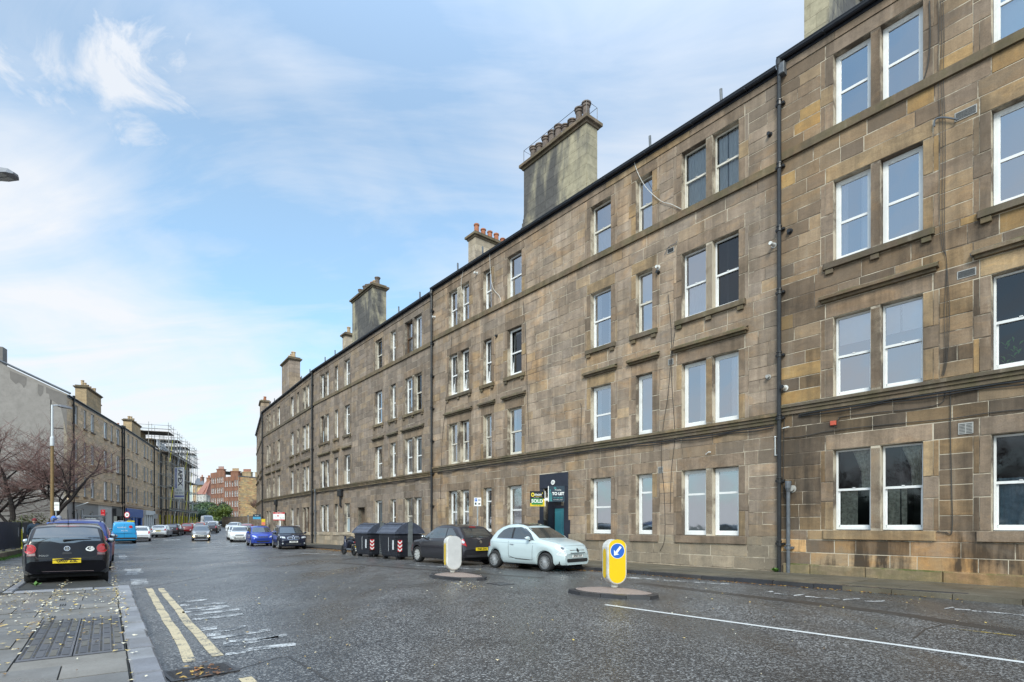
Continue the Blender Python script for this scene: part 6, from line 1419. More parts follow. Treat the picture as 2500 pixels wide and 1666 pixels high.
# black hatchback near left
m_ring = mat('dull_lamp_ring', (.22, .16, .16), .3, .3, var=0)
f = hatch(3.9, 1.65, 1.46, p_black, .30, hood=.93, ws=(1.0, 1.8), roof_end=3.42, tail=(3.74, 1.0), bh=.92, side=2, pr=('GR07 ZSL', .59), tr=.10, tum=.13)
f['rear'] = [('rear_window', [(-.64, 1.04), (-.30, 1.045), (-.12, 1.0), (.12, 1.0), (.30, 1.045), (.64, 1.04), (.57, 1.34), (.3, 1.37), (-.3, 1.37), (-.57, 1.34)], m_cg, .008, False), ('tail_light', [(.56, .71), (.79, .70), (.76, 1.0), (.58, .95)], mat('dark_lamp_red', (.12, .01, .015), .15, var=0, coat=1), .006, True),
             ('lamp_ring', circ(.665, .87, .114), m_ring, .010, True), ('lamp_disc', circ(.665, .87, .108), m_red, .014, True), ('lamp_ring', circ(.665, .87, .052), m_ring, .017, True), ('lamp_disc', circ(.665, .87, .048), m_red, .020, True), ('reverse_lamp', [(.57, .72), (.78, .71), (.78, .76), (.57, .77)], m_ring, .012, True),
             ('badge', circ(0, .875, .058), m_chrome, .010, False), ('badge_field', circ(0, .875, .046), m_trim, .013, False), ('trunk_gap', [(-.55, .655), (.55, .655), (.58, .72), (.56, .72), (.535, .665), (-.535, .665), (-.56, .72), (-.58, .72)], m_seam, .002, False),
             ('boot_handle', [(-.09, .74), (.09, .74), (.08, .79), (-.08, .79)], m_trim, .012, False), ('bumper_gap', [(-.8, .64), (.8, .64), (.8, .648), (-.8, .648)], m_seam, .003, False), ('high_brake_light', [(-.22, 1.395), (.22, 1.395), (.22, 1.415), (-.22, 1.415)], m_red, .012, False),
             ('scratch', [(-.5, .33), (.45, .35), (.45, .354), (-.5, .338)], m_ring, .006, False), ('sticker_white', circ(-.43, .855, .085, .055), m_wp, .010, False), ('sticker_black', circ(-.43, .875, .062, .04), m_bp, .012, False)]
t, bv = car(f, 'black hatchback with round red tail lights parked nose away at the near left kerb', loc=(-11.62, 14.42), head=Vector((-.607, .794)), group='parked cars')
def on_rear(bv, y, z, off=.016): h = bv.ray_cast(Vector((-5, y, z)), Vector((1, 0, 0)), 9)[0]; return frame((h.x - off, y, z), (0, -1, 0), (0, 0, 1))
m_badge = mat('badge_silver', (.6, .6, .6), .3, .6, var=0)
text('GB', .10, m_wp, on_rear(bv, -.43, .875), t, bold=.004); text('POLO', .05, m_badge, on_rear(bv, .42, .715, .008), t, sx=1.3); text('V', .06, m_badge, on_rear(bv, 0, .893, .018), t, bold=.002); text('W', .055, m_badge, on_rear(bv, 0, .853, .018), t, bold=.002)
b = MB(); b.tube([(-1.86, .05, 1.075), (-1.83, -.18, 1.085), (-1.80, -.45, 1.085)], [.02, .012, .008], 6); b.ball((-1.85, .05, 1.07), .03, .03, .025); b.build('rear_wiper', m_trim, t); b = MB(); b.tube([(-1.05, 0, 1.45), (-1.45, 0, 1.80)], .006, 4); b.ball((-1.05, 0, 1.465), .04, .02, .02); b.build('aerial', m_trim, t)
# blue car ahead of it
f = hatch(4.25, 1.80, 1.63, p_blue, .33, hood=1.0, ws=(1.05, 1.85), roof_end=3.65, tail=(4.05, 1.05), bh=.98, side=2, tr=.10, tum=.14)
f['rear'][1] = ('tail_light', [(.50, .98), (.86, .94), (.84, 1.10), (.55, 1.08)], m_red, .008, True)
t, _ = car(f, 'dark blue tall car with roof rails parked ahead of the black hatchback', loc=(-14.62, 18.5), head=Vector((-.607, .794)), group='parked cars')
for sg in (1, -1): b = MB(); b.tube([(.5, sg * .62, 1.58), (.4, sg * .62, 1.66), (-1.4, sg * .6, 1.64), (-1.5, sg * .6, 1.57)], .02, 6); b.build('roof_rail', m_lead, t)
b = MB(); b.tube([(-1.2, 0, 1.62), (-1.35, 0, 1.82)], .008, 4); b.build('aerial', m_trim, t)
f = hatch(4.0, 1.72, 1.46, p_pink, .31); car(f, 'pinkish red car glimpsed beyond the dark blue tall car', loc=(-17.75, 23.0), head=Vector((-.607, .794)), group='parked cars', detail=0)
f = hatch(4.2, 1.75, 1.47, p_navy, .31); car(f, 'dark navy car parked beyond the pinkish red car on the left', loc=(-21.2, 27.5), head=Vector((-.607, .794)), group='parked cars', detail=0)
# black estate and mid blue small car on the right
f = hatch(4.45, 1.80, 1.55, p_navy, .35, hood=1.0, ws=(1.15, 1.95), roof_end=3.9, tail=(4.25, 1.05), bh=.98, side=2, pf=('YF64 OEB', .50), nz=.64)
f['front'] = [('windscreen', [(-.72, 1.05), (.72, 1.05), (.60, 1.44), (-.60, 1.44)], m_cg, .008, False), ('headlight', [(.50, .72), (.78, .76), (.84, .86), (.52, .83)], m_hl, .007, True), ('grille_rim', [(.03, .66), (.34, .66), (.38, .74), (.34, .82), (.05, .82)], m_chrome, .006, True), ('grille', [(.05, .68), (.32, .68), (.35, .74), (.32, .80), (.07, .80)], m_trim, .010, True), ('lower_grille', [(-.45, .30), (.45, .30), (.5, .40), (-.5, .40)], m_trim, .006, False), ('fog_light', circ(.68, .40, .05), m_hl, .007, True), ('badge', circ(0, .88, .035), m_chrome, .008, False)]
hb = Vector((.50, -.866))
t, _ = car(f, 'black estate car with a twin kidney grille parked facing us on the right', loc=(-15.45, 38.0), head=hb, group='parked cars')
for sg in (1, -1): b = MB(); b.tube([(.3, sg * .64, 1.50), (.2, sg * .64, 1.57), (-1.6, sg * .62, 1.55), (-1.7, sg * .62, 1.48)], .02, 6); b.build('roof_rail', m_alloy, t)
f = hatch(3.85, 1.68, 1.53, p_mblue, .29, hood=1.02, ws=(.85, 1.65), roof_end=3.35, tail=(3.7, 1.0), bh=.96, side=2, nz=.66)
car(f, 'mid blue small car parked just behind the black estate car', loc=(-19.9, 43.3), head=Vector((.53, -.848)), group='parked cars')
f = hatch(4.0, 1.74, 1.48, p_white, .31, hood=.98, ws=(1.0, 1.8), bh=.94, side=1, nz=.60, pf=('SL65 VVO', .42))
car(f, 'white hatchback with a wide dark grille parked facing us behind the blue small car', loc=(-26.4, 53.3), head=Vector((.42, -.907)), group='parked cars')
f = hatch(4.2, 1.75, 1.46, p_white, .31); car(f, 'second white car half hidden behind the white hatchback on the right', loc=(-29.3, 58.3), head=Vector((.5, -.866)), group='parked cars', detail=0)
f = hatch(4.0, 1.74, 1.45, p_red, .31); car(f, 'red car parked facing us beyond the white hatchback near the wall', loc=(-33.0, 68.5), head=Vector((.30, -.954)), group='parked cars', detail=0)
f = hatch(4.3, 1.76, 1.45, p_silver, .31); car(f, 'grey car parked directly behind the red car near the wall', loc=(-36.0, 74.5), head=Vector((.3, -.954)), group='parked cars', detail=0)
f = hatch(4.3, 1.76, 1.45, p_white, .31); car(f, 'white car with a dark windscreen parked alone against the boundary wall', loc=(-44.5, 88), head=Vector((.2, -.98)), group='parked cars', detail=0)
f = hatch(4.1, 1.70, 1.54, p_silver, .30, hood=1.0, ws=(.85, 1.7), roof_end=3.5, tail=(3.9, 1.0), bh=.96, nz=.66, pf=('SD14 XYM', .50))
f['front'] = [('windscreen', [(-.72, 1.04), (.72, 1.04), (.58, 1.42), (-.58, 1.42)], m_cg, .008, False), ('headlight', [(.42, .80), (.74, .86), (.80, 1.0), (.60, .93)], m_hl, .007, True), ('grille', [(-.42, .74), (.42, .74), (.56, .82), (.1, .78), (-.1, .78), (-.56, .82)], m_trim, .007, False), ('lower_grille', [(-.48, .26), (.48, .26), (.42, .42), (-.42, .42)], m_trim, .007, False), ('fog_light', circ(.64, .46, .085, .07), m_lampon, .010, True)]
car(f, 'silver small people carrier driving towards us with its orange fog lamps lit', loc=(-31.6, 55.8), head=Vector((.49, -.872)), name='moving_car')
# left line of cars
f = hatch(4.25, 1.80, 1.45, p_white, .34, side=2, hood=.92, roof_end=3.6, tail=(4.0, .98), pr=('SP21', .72), nz=.6)
f['rear'] += [('tail_light', [(-.8, .80), (.8, .80), (.78, .86), (-.78, .86)], m_trim, .006, False)]
car(f, 'white sporty hatchback seen from behind in front of the white shop', loc=(-42.0, 65.8), head=Vector((-.39, .92)), group='parked cars')
f = hatch(3.6, 1.65, 1.48, p_white, .29, side=1, roof_end=3.1, tail=(3.35, .95)); car(f, 'white small city car parked ahead of the bright blue van', loc=(-36.6, 54.2), head=Vector((-.55, .835)), group='parked cars')
for i, (p_, lb, x, y) in enumerate(((p_dkred, 'dark car squeezed between the white sporty hatchback and the red car', -43.4, 70.5), (p_red, 'bright red car in the left row below the scaffolding', -45.0, 76.5), (p_or, 'orange car next after the red one in the left row', -47.0, 83.0), (p_white, 'white estate car at the far end of the left row', -48.6, 89.5))):
    f = hatch(4.1, 1.76, 1.50 if i != 3 else 1.6, p_, .32, side=2, roof_end=3.5, tail=(3.9, .98)); car(f, lb, loc=(x, y), head=Vector((-.36, .93)), group='parked cars', detail=0)
for p_, lb, x, y, hd in ((p_dkred, 'dark car driving away just past the silver people carrier', -44.3, 81, (-.4, .91)), (p_silver, 'grey car with an arched roof behind the silver people carrier', -50.5, 92, (.45, -.89)), (p_black, 'black car with its bonnet toward us beside the white van', -61.5, 118.5, (.9, -.4)), (p_dkred, 'second dark car parked beyond the black car near the conifer', -63, 122, (.9, -.4)), (p_silver, 'small grey car high on the far hill road', -91, 158, (.4, -.9))):
    f = hatch(4.2, 1.75, 1.47, p_, .31); car(f, lb, loc=(x, y), head=Vector(hd), group='cars on the far road', detail=0, name='distant_car')
# vans
def van(L_, W, H, p, label, loc, head, wr=.34, name='parked_van'):
    top = [(0, .62), (.04, .78), (.12, .92), (.75, 1.12), (1.45, H - .18), (1.75, H - .05), (2.1, H), (L_ - .25, H), (L_ - .06, H - .10), (L_ - .01, H - .5), (L_, .7)]
    hw = W / 2; s = [('side_window', [(1.15, 1.18), (2.0, 1.2), (2.0, H - .28), (1.62, H - .28)], m_cg, .006), ('door_gap', [(2.1, .4), (2.112, .4), (2.112, H - .2), (2.1, H - .2)], m_seam, .002), ('side_rail', [(.9, .62), (L_ - .3, .62), (L_ - .3, .70), (.9, .70)], m_trim, .008)]
    f = dict(L=L_, W=W, H=H, paint=p, top=top, belt=[(0, .8), (.8, 1.05), (L_, 1.12)], wr=wr, wx=(.85, L_ - .85), side=s, tum=.06, tr=.03, rr=.3, wheel='cover', mir=(1.3, 1.15),
             front=[('windscreen', [(-hw * .8, 1.2), (hw * .8, 1.2), (hw * .7, H - .22), (-hw * .7, H - .22)], m_cg, .008, False), ('headlight', [(hw * .6, .78), (hw * .86, .80), (hw * .86, .98), (hw * .6, .95)], m_hl, .007, True), ('grille', [(-hw * .5, .7), (hw * .5, .7), (hw * .5, .85), (-hw * .5, .85)], m_trim, .007, False)],
             rear=[('tail_light', [(hw * .88, .8), (hw * .97, .8), (hw * .97, 1.35), (hw * .88, 1.35)], m_red, .01, True), ('door_gap', [(-.006, .5), (.006, .5), (.006, H - .15), (-.006, H - .15)], m_seam, .003, False), ('bumper_trim', [(-hw * .9, .36), (hw * .9, .36), (hw * .9, .52), (-hw * .9, .52)], m_trim, .01, False)])
    return car(f, label, 'van', loc, head, name=name, group=None)
t, bv = van(4.3, 1.83, 1.86, p_van, 'bright blue tradesman van with ladders on its roof on the left', (-35.1, 49.6), Vector((-.60, .80)))
M_ = on_rear(bv, .2, 1.42, .012); text('scottish gas', .2, m_wp, M_, t, sx=.7); text('0333 202', .13, m_wp, on_rear(bv, 0, 1.12, .012), t)
b = MB(); b.tube([(.9, .4, 1.98), (-1.9, .4, 1.98)], .03, 5); b.tube([(.9, .05, 1.98), (-1.9, .05, 1.98)], .03, 5); [b.tube([(x, .05, 1.98), (x, .4, 1.98)], .02, 4) for x in (-1.7, -1.3, -.9, -.5, -.1, .3, .7)]; [b.box(x - .03, -.7, 1.86, x + .03, .7, 1.94) for x in (-1.5, 0)]; b.build('roof_ladder', m_alloy, t)
b = MB(); b.lathe([(.001, 0), (.13, 0)], 16, on_rear(bv, -.45, 1.45, .014)); b.build('round_logo', m_redp, t); b = MB(); b.cbox(-1.6, -.75, 1.9, -.9, -.2, 2.0); b.build('roof_load', m_yel, t)
van(5.2, 1.95, 2.35, p_vanw, 'tall white van coming down the far road beyond the boundary wall', (-65.5, 118), Vector((.62, -.78)), name='moving_van')
# moped
mp = thing('moped', 'small moped with a yellow number plate parked left of the black bins', 'moped', ((852 - CX) / F * 27.6, 27.6, gnd(27.6)), math.atan2(.773, -.634) + R(0))
for x in (-.62, .62): T = Matrix.Translation((x, 0, .27)) @ Matrix.Rotation(R(90), 4, 'X'); b = MB(); b.lathe([(.17, -.05), (.25, -.05), (.27, -.02), (.27, .02), (.25, .05), (.17, .05)], 20, T); w_ = b.build('wheel', m_tyre, mp, True); b = MB(); b.lathe([(.17, -.03), (.05, -.03), (.05, .03), (.17, .03)], 12, T); b.build('rim', m_trim, w_)
b = MB(); b.tube([(-.75, 0, .62), (-.5, 0, .68), (-.1, 0, .66), (0, 0, .42), (.35, 0, .34), (.45, 0, .7), (.48, 0, .95)], [.06, .14, .15, .13, .12, .09, .05], 10); b.build('body', p_navy, mp, True)
b = MB(); b.tube([(-.62, 0, .76), (-.3, 0, .82), (.02, 0, .78)], [.08, .13, .10], 10); b.build('seat', m_trim, mp, True); b = MB(); b.box(-1.0, -.11, .80, -.6, .11, .83); b.build('luggage_rack', m_trim, mp)
b = MB(); b.ball((-.82, 0, .66), .06, .1, .05); b.build('tail_light', m_red, mp); T = Matrix.Translation((-.93, 0, .50)) @ Matrix.Rotation(R(20), 4, 'Y'); b = MB(); b.box(-.005, -.09, -.12, .005, .09, .0, T); b.build('number_plate', m_py, mp); b = MB(); b.box(-.005, -.09, -.28, .005, .09, -.12, T); b.build('mudguard', m_pw, mp)
b = MB(); b.tube([(.45, -.3, 1.0), (.45, .3, 1.0)], .018, 6); b.tube([(.5, 0, .95), (.62, 0, .27)], .03, 6); b.build('handlebar', m_trim, mp); b = MB(); b.tube([(-.62, .12, .3), (-.1, .14, .3)], .05, 8); b.build('exhaust', m_lead, mp)
# ------------------------------------------------------------------ communal bins
m_bin = mat('black_bin_plastic', (.018, .02, .028), .42, var=.35, scale=5, bmp=.1); m_lid = mat('worn_bin_lid', (.06, .07, .10), .38, var=.5, scale=6, bmp=.2, dirt=.2); m_scuff = mat('pale_scuff', (.55, .56, .58), .6, var=.2)
def bin_(corner, label):
    u = Vector((-.634, .773)); n = Vector((-.773, -.634)); L_, Dp = 1.62, 1.36
    c = corner + u * L_ / 2 - n * Dp / 2; t = thing('communal_bin', label, 'communal bin', (c.x, c.y, gnd(c.y)), math.atan2(u.y, u.x), 'black communal bins')
    b = MB(); lv = [(.12, .74, .52), (.2, .78, .56), (.55, .80, .60), (1.02, .81, .64), (1.10, .83, .68)]; vs = []
    for z, hx, hy in lv:
        for (sx, sy, kx, ky) in ((-1, -1, .1, 0), (-1, -1, 0, .1), (-1, 1, 0, -.1), (-1, 1, .1, 0), (1, 1, -.1, 0), (1, 1, 0, -.1), (1, -1, 0, .1), (1, -1, -.1, 0)): vs.append((sx * hx + kx, sy * hy + ky, z))
    n8 = 8; fs = [tuple(range(8))[::-1], tuple(range(32, 40))] + [(i * 8 + k, i * 8 + k + 1 if k < 7 else i * 8, (i + 1) * 8 + (k + 1) % 8, (i + 1) * 8 + k) for i in range(4) for k in range(8)]
    b.add(vs, fs); b.build('body', m_bin, t)
    r = MB()
    for i in range(8): z = .3 + i * .09; hx, hy = lerp(.78, .81, i / 8), lerp(.57, .64, i / 8); r.box(-hx - .012, -hy - .012, z, hx + .012, hy + .012, z + .03)
    r.build('ribs', m_bin, t)
    l = MB(); prof = [(-.70, 1.11), (-.68, 1.18), (-.56, 1.32), (-.40, 1.45), (-.22, 1.55), (-.08, 1.59), (.08, 1.59), (.22, 1.55), (.40, 1.45), (.56, 1.32), (.68, 1.18), (.70, 1.11)]
    for x0, x1, k in ((-.85, .85, 1.0), (-.87, -.79, 1.03), (.79, .87, 1.03)): T = Matrix(((0, 0, 1, 0), (1, 0, 0, 0), (0, 1, 0, 0), (0, 0, 0, 1))); l.prism([(p[0] * k, 1.11 + (p[1] - 1.11) * k) for p in prof], x0, x1, T)
    [l.box(-.78, -.0 + y0, z0, .78, y0 + .03, z0 + .03) for y0, z0 in ((.40, 1.42), (.55, 1.29), (.30, 1.51))]; l.build('lid', m_lid, t)
    e = MB(); e.box(-.90, -.10, .15, -.84, .10, 1.62); e.box(.84, -.10, .15, .90, .10, 1.62); e.build('lifting_post', mat('bin_steel', (.20, .22, .23), .5, .4, var=.3, dirt=.3), t)
    # stickers on the street side corner and the near end
    for side in (1,):
        M_ = frame((-.60, .655, .62), (-1, 0, 0), (0, 0, 1)) if side == 0 else frame((-.835, .47, .60), (0, -1, 0), (0, 0, 1))
        p = MB(); p.box(-.10, -.24, 0, .10, .24, .004, M_); s_ = p.build('hazard_sticker', m_redp, t); w = MB()
        for i in range(3): z = .16 - i * .16; w.add([M_ @ Vector(q) for q in ((-.10, z, .006), (0, z - .09, .006), (0, z - .02, .006), (-.10, z + .07, .006))], [(0, 1, 2, 3)]); w.add([M_ @ Vector(q) for q in ((0, z - .09, .006), (.10, z, .006), (.10, z + .07, .006), (0, z - .02, .006))], [(0, 1, 2, 3)])
        w.build('chevrons', m_wp, s_)
    M_ = frame((-.58, .652, .64), (-1, 0, 0), (0, 0, 1)); p = MB(); p.box(-.07, -.2, 0, .07, .2, .005, M_); p.build('white_label', m_scuff, t); p = MB(); p.box(-.01, -.3, .0, .01, .3, .006, M_ @ Matrix.Translation((-.42, .02, 0))); p.build('scratch', m_scuff, t)
    for y_, mm in ((-.28, m_wp), (-.46, m_bluep)): p = MB(); p.box(-.852, y_ - .05, 1.13, -.848, y_ + .05, 1.17); p.build('small_label', mm, t)
    for sx in (-.6, .6):
        for sy in (-.42, .42): p = MB(); p.box(sx - .05, sy - .1, .0, sx + .05, sy + .1, .14); p.build('foot', m_iron, t)
bin_(Vector((-4.9, 23.0)), 'nearer of two black communal bins, with a red chevron sticker')
bin_(Vector((-6.62, 25.15)), 'further black communal bin, beside the parked moped')
# ------------------------------------------------------------------ traffic islands and bollards
m_tarmac = mat('pink_island_tarmac', (.26, .20, .17), .85, var=.3, scale=40, bmp=.5); m_shell = mat('white_bollard_shell', (.70, .68, .63), .4, var=.08, scale=4, dirt=.45, coat=.2); m_shellg = mat('grey_bollard_face', (.55, .54, .53), .5, var=.08, scale=5, dirt=.2); m_yb = mat('bollard_yellow', (.80, .52, .0), .35, var=.03, coat=.3)
def island(c, half, label, ang=0):
    t = thing('traffic_island', label, 'traffic island', (c.x, c.y, 0), ang); pts = [(x * half, y * half * .52) for x, y in ((-1, -.1), (-.93, -.5), (-.5, -.95), (.0, -1), (.55, -.9), (.95, -.45), (1, .1), (.9, .5), (.5, .92), (0, 1), (-.5, .92), (-.92, .45))]
    n = len(pts)
    for i in range(n):
        a, b_ = Vector(pts[i]), Vector(pts[(i + 1) % n]); ai, bi = a * .86, b_ * .86; b = MB(); a = a.lerp(b_, .01); b_ = b_.lerp(a, .01)
        vs = [(a.x, a.y, -.05), (b_.x, b_.y, -.05), (b_.x * .985, b_.y * .985, .075 + rng.uniform(-.01, .006)), (a.x * .985, a.y * .985, .075 + rng.uniform(-.01, .006)), (ai.x, ai.y, .085), (bi.x, bi.y, .085)]; b.add(vs, [(0, 1, 2, 3), (3, 2, 5, 4)]); b.build('kerb_stone', m_kerbd, t)
    b = MB(); m_ = 26; vs = [(0, 0, .155)]; fs = []
    for j, k in enumerate((.3, .6, .86)):
        for i in range(m_): a = 2 * math.pi * i / m_; p = Vector((math.cos(a), math.sin(a) * .52)); f_ = 1.0 if False else 1; vs.append((p.x * half * k, p.y * half * k, .155 - .072 * (k / .86) ** 2 + rng.uniform(-.003, .003)))
    fs = [(0, 1 + i, 1 + (i + 1) % m_) for i in range(m_)] + [(1 + j * m_ + i, 1 + (j + 1) * m_ + i, 1 + (j + 1) * m_ + (i + 1) % m_, 1 + j * m_ + (i + 1) % m_) for j in range(2) for i in range(m_)]
    b.add(vs, fs); b.build('raised_centre', m_tarmac, t, True); return t
def bollard(c, z0, ang, face, label, arrow):
    """illuminated keep-left bollard: rounded shell with a sign face; local -y looks at the viewer"""
    t = thing('traffic_bollard', label, 'traffic bollard', (c.x, c.y, z0), ang); H, hw, d = 1.02, .215, .14
    def outline(k, kz=1): 
        p = []
        for i in range(9): a = math.pi * i / 8; p.append((hw * k * math.cos(a), H - .17 * k + .15 * k * math.sin(a) + (1 - k) * .02))
        for i in range(9): a = math.pi + math.pi * i / 8; p.append((hw * k * math.cos(a), .30 + .21 * k * math.sin(a)))
        return p
    T = Matrix(((1, 0, 0, 0), (0, 0, 1, 0), (0, 1, 0, 0), (0, 0, 0, 1)))
    b = MB(); n = 18; prof = [(.90, -d), (.97, -d + .012), (1.0, -d + .04), (1.0, d - .04), (.97, d - .012), (.90, d)]; vs = []
    for k, y in prof: vs += [(p[0], y, p[1]) for p in outline(k)]
    b.add(vs, [(i * n + j, i * n + (j + 1) % n, (i + 1) * n + (j + 1) % n, (i + 1) * n + j) for i in range(5) for j in range(n)] + [tuple(range(n))[::-1], tuple(range(5 * n, 6 * n))]); b.build('shell', m_shell, t, False)
    for y, m in ((-d - .004, face), (d + .004, m_shellg if face is not m_shellg else m_yb)): b = MB(); b.add([(p[0], y, p[1]) for p in outline(.84)], [tuple(range(n))[::(-1 if y > 0 else 1)]][:1]); b.build('face_panel', m, t)
    for sx in (-1, 1):
        b = MB(); p = [(.075 * math.cos(math.pi * i / 8), .74 + .08 * math.sin(math.pi * i / 8)) for i in range(9)] + [(.075 * math.cos(math.pi + math.pi * i / 8), .30 + .08 * math.sin(math.pi + math.pi * i / 8)) for i in range(9)]
        b.add([(sx * (hw + .003), q[0], q[1]) for q in p], [tuple(range(18))[::sx]]); b.build('side_panel', m_yb, t)
    b = MB(); b.lathe([(.12, .18), (.075, .10), (.07, .03)], 12); b.build('stem', m_shell, t); b = MB(); b.lathe([(.05, .06), (.05, -.06)], 12); b.build('socket', m_iron, t)
    if arrow:
        M_ = frame((0, -d - .006, H - .245), (1, 0, 0), (0, 0, 1)); b = MB(); b.lathe([(.001, 0), (.158, 0)], 28, M_); s = b.build('arrow_sign_rim', m_wp, t); b = MB(); b.lathe([(.001, .002), (.148, .002)], 28, M_); b.build('arrow_sign', m_bluep, s)
        A = Matrix.Rotation(R(-135 + 5), 4, 'Z'); b = MB(); q = [(0, .12), (-.075, .03), (-.025, .045), (-.025, -.11), (.025, -.11), (.025, .045), (.075, .03)]; Q = [M_ @ (Matrix.Rotation(R(140), 4, 'Z') @ Vector((x, y, .004))) for x, y in q]; b.add(Q, [tuple(range(7))]); b.build('arrow', m_wp, s)
c = D(1500, 0, 11.15).xy; island(Vector((2.05, 11.2)), .98, 'oval traffic island under the yellow bollard', R(-38)); bollard(Vector((2.09, 11.2)), .13, R(14), m_yb, 'yellow traffic bollard with a blue keep left arrow sign', True)
island(Vector((-1.45, 14.7)), .92, 'traffic island further off under the grey backed bollard', R(-38)); bollard(Vector((-1.60, 14.8)), .13, R(25), m_shellg, 'white and grey traffic bollard seen from its blank back', False)
# ------------------------------------------------------------------ street lamps
m_lampw = mat('pale_lamp_column', (.62, .64, .66), .45, .2, var=.06); m_lampb = mat('ochre_lamp_column', (.22, .14, .055), .6, var=.15); m_lhead = mat('lamp_head_grey', (.24, .24, .25), .4, .3, var=.15)
def lamp(x, y, h, label, ax, ay, grp='street lamps'):
    t = thing('street_lamp', label, 'street lamp', (x, y, gnd(y) + .1), 0, grp)
    b = MB(); b.tube([(0, 0, 0), (0, 0, 1.2)], .11, 12); b.tube([(0, 0, 1.2), (0, 0, 5.8)], [.085, .075], 12); b.build('column', m_lampb, t); b = MB(); b.lathe([(.09, 5.78), (.10, 5.8), (.10, 6.25), (.06, 6.3)], 12); b.tube([(0, 0, 6.25), (0, 0, h)], [.06, .05], 12); b.build('upper_column', m_lampw, t)
    a = Vector((ax, ay, 0)).normalized(); q = Vector((-a.y, a.x, 0)); T = Matrix(((a.x, q.x, 0, 0), (a.y, q.y, 0, 0), (0, 0, 1, h), (0, 0, 0, 1)))
    b = MB(); b.tube([T @ Vector(p) for p in ((0, 0, -.05), (.15, 0, .0), (.28, 0, .02))], .035, 8); b.build('arm', m_lampw, t)
    b = MB(); vs = []; 
    for xx, w, z0, z1 in ((.25, .06, -.01, .06), (.35, .12, -.04, .08), (.65, .15, -.06, .07), (.88, .13, -.06, .03), (.95, .06, -.05, -.01)): vs += [T @ Vector(p) for p in ((xx, -w, z0), (xx, w, z0), (xx, w * .7, z1), (xx, -w * .7, z1))]
    b.add(vs, [(0, 1, 2, 3), (16, 19, 18, 17)] + [(i * 4 + k, i * 4 + 4 + k, i * 4 + 4 + (k + 1) % 4, i * 4 + (k + 1) % 4) for i in range(4) for k in range(4)]); hd = b.build('lamp_head', m_lhead, t)
    for s_ in (-1, 1): b = MB(); b.box(.5, s_ * .015, -.068, .8, s_ * .11, -.060, T); b.build('lens', mat('lamp_lens', (.45, .44, .42), .3, var=.1), hd)
    return t
lamp(-25.3, 30.2, 8.05, 'tall street lamp with a brown lower column beside the bare tree', .42, .9)
lamp(-10.28, 10.4, 7.95, 'near street lamp of which only the grey head shows at the upper left edge', 1, -.08)
lamp(-60, 96, 7.8, 'slim distant street lamp at the foot of the hill', .9, -.1)
# ------------------------------------------------------------------ stops, signs, shelter
t, M_ = post_sign('bus_stop_flag', 'white bus stop flag beside the brown lamp column', Vector(((137 - CX) / F * 31.5, 31.5, gnd(31) + .1)), 2.75, .42, .48, face_right(0), m_wp, r=.035)
M_ = M_ @ Matrix.Translation((.0, 0, 0)); 
for (x0, y0, x1, y1, mm) in ((-.06, .08, .18, .10, m_bp), (-.15, .03, .17, .045, m_bp), (-.15, -.14, -.02, -.12, m_bluep)): p = MB(); p.box(x0, y0, .0005, x1, y1, .002, M_); p.build('print', mm, t)
t, M_ = post_sign('speed_limit_sign', 'round white speed sign with a red ring before the blue shop', Vector(((311 - CX) / F * 55, 55, gnd(55))), 2.9, .62, .62, face_right(-8), m_redp, shape='round', r=.04, postm=m_iron)
b = MB(); b.lathe([(.001, .002), (.24, .002)], 20, M_); b.build('white_disc', m_wp, t); text('20', .28, m_bp, M_ @ Matrix.Translation((0, 0, .004)), t, bold=.006)
t, M_ = post_sign('blank_sign', 'plain white rectangular sign beside the white shopfront', Vector(((380 - CX) / F * 76, 76, gnd(76))), 2.75, .62, .62, face_right(-5), m_pale, r=.04)
post_sign('slim_post_sign', 'slim grey post standing before the red car on the right', Vector(((606 - CX) / F * 60, 60, gnd(60))), 2.6, .2, .15, face_right(0), m_lead, r=.035)
sh = thing('bus_shelter', 'glass bus shelter with a flat grey roof on the left pavement', 'bus shelter', (-37.6, 49.3, gnd(49) + .1), math.atan2(.8, -.6)); m_shg = mat('shelter_glass', (.42, .45, .44), .15, var=.15, scale=1); m_shf = mat('shelter_frame', (.16, .17, .19), .4, .3)
b = MB(); b.box(-1.7, -.75, 2.25, 1.7, .75, 2.37); b.build('roof', m_shf, sh); 
for x in (-1.6, 1.6):
    for y in (-.68, .6): b = MB(); b.tube([(x, y, 0), (x, y, 2.25)], .04, 6); b.build('post', m_shf, sh)
b = MB(); b.box(-1.56, .6, .3, 1.56, .62, 2.1); b.build('back_pane', m_shg, sh); b = MB(); b.box(-1.62, -.2, .3, -1.60, .56, 2.1); b.build('end_pane', m_shg, sh); b = MB(); b.box(1.60, -.5, .3, 1.62, .56, 2.1); b.build('end_pane', m_shg, sh)
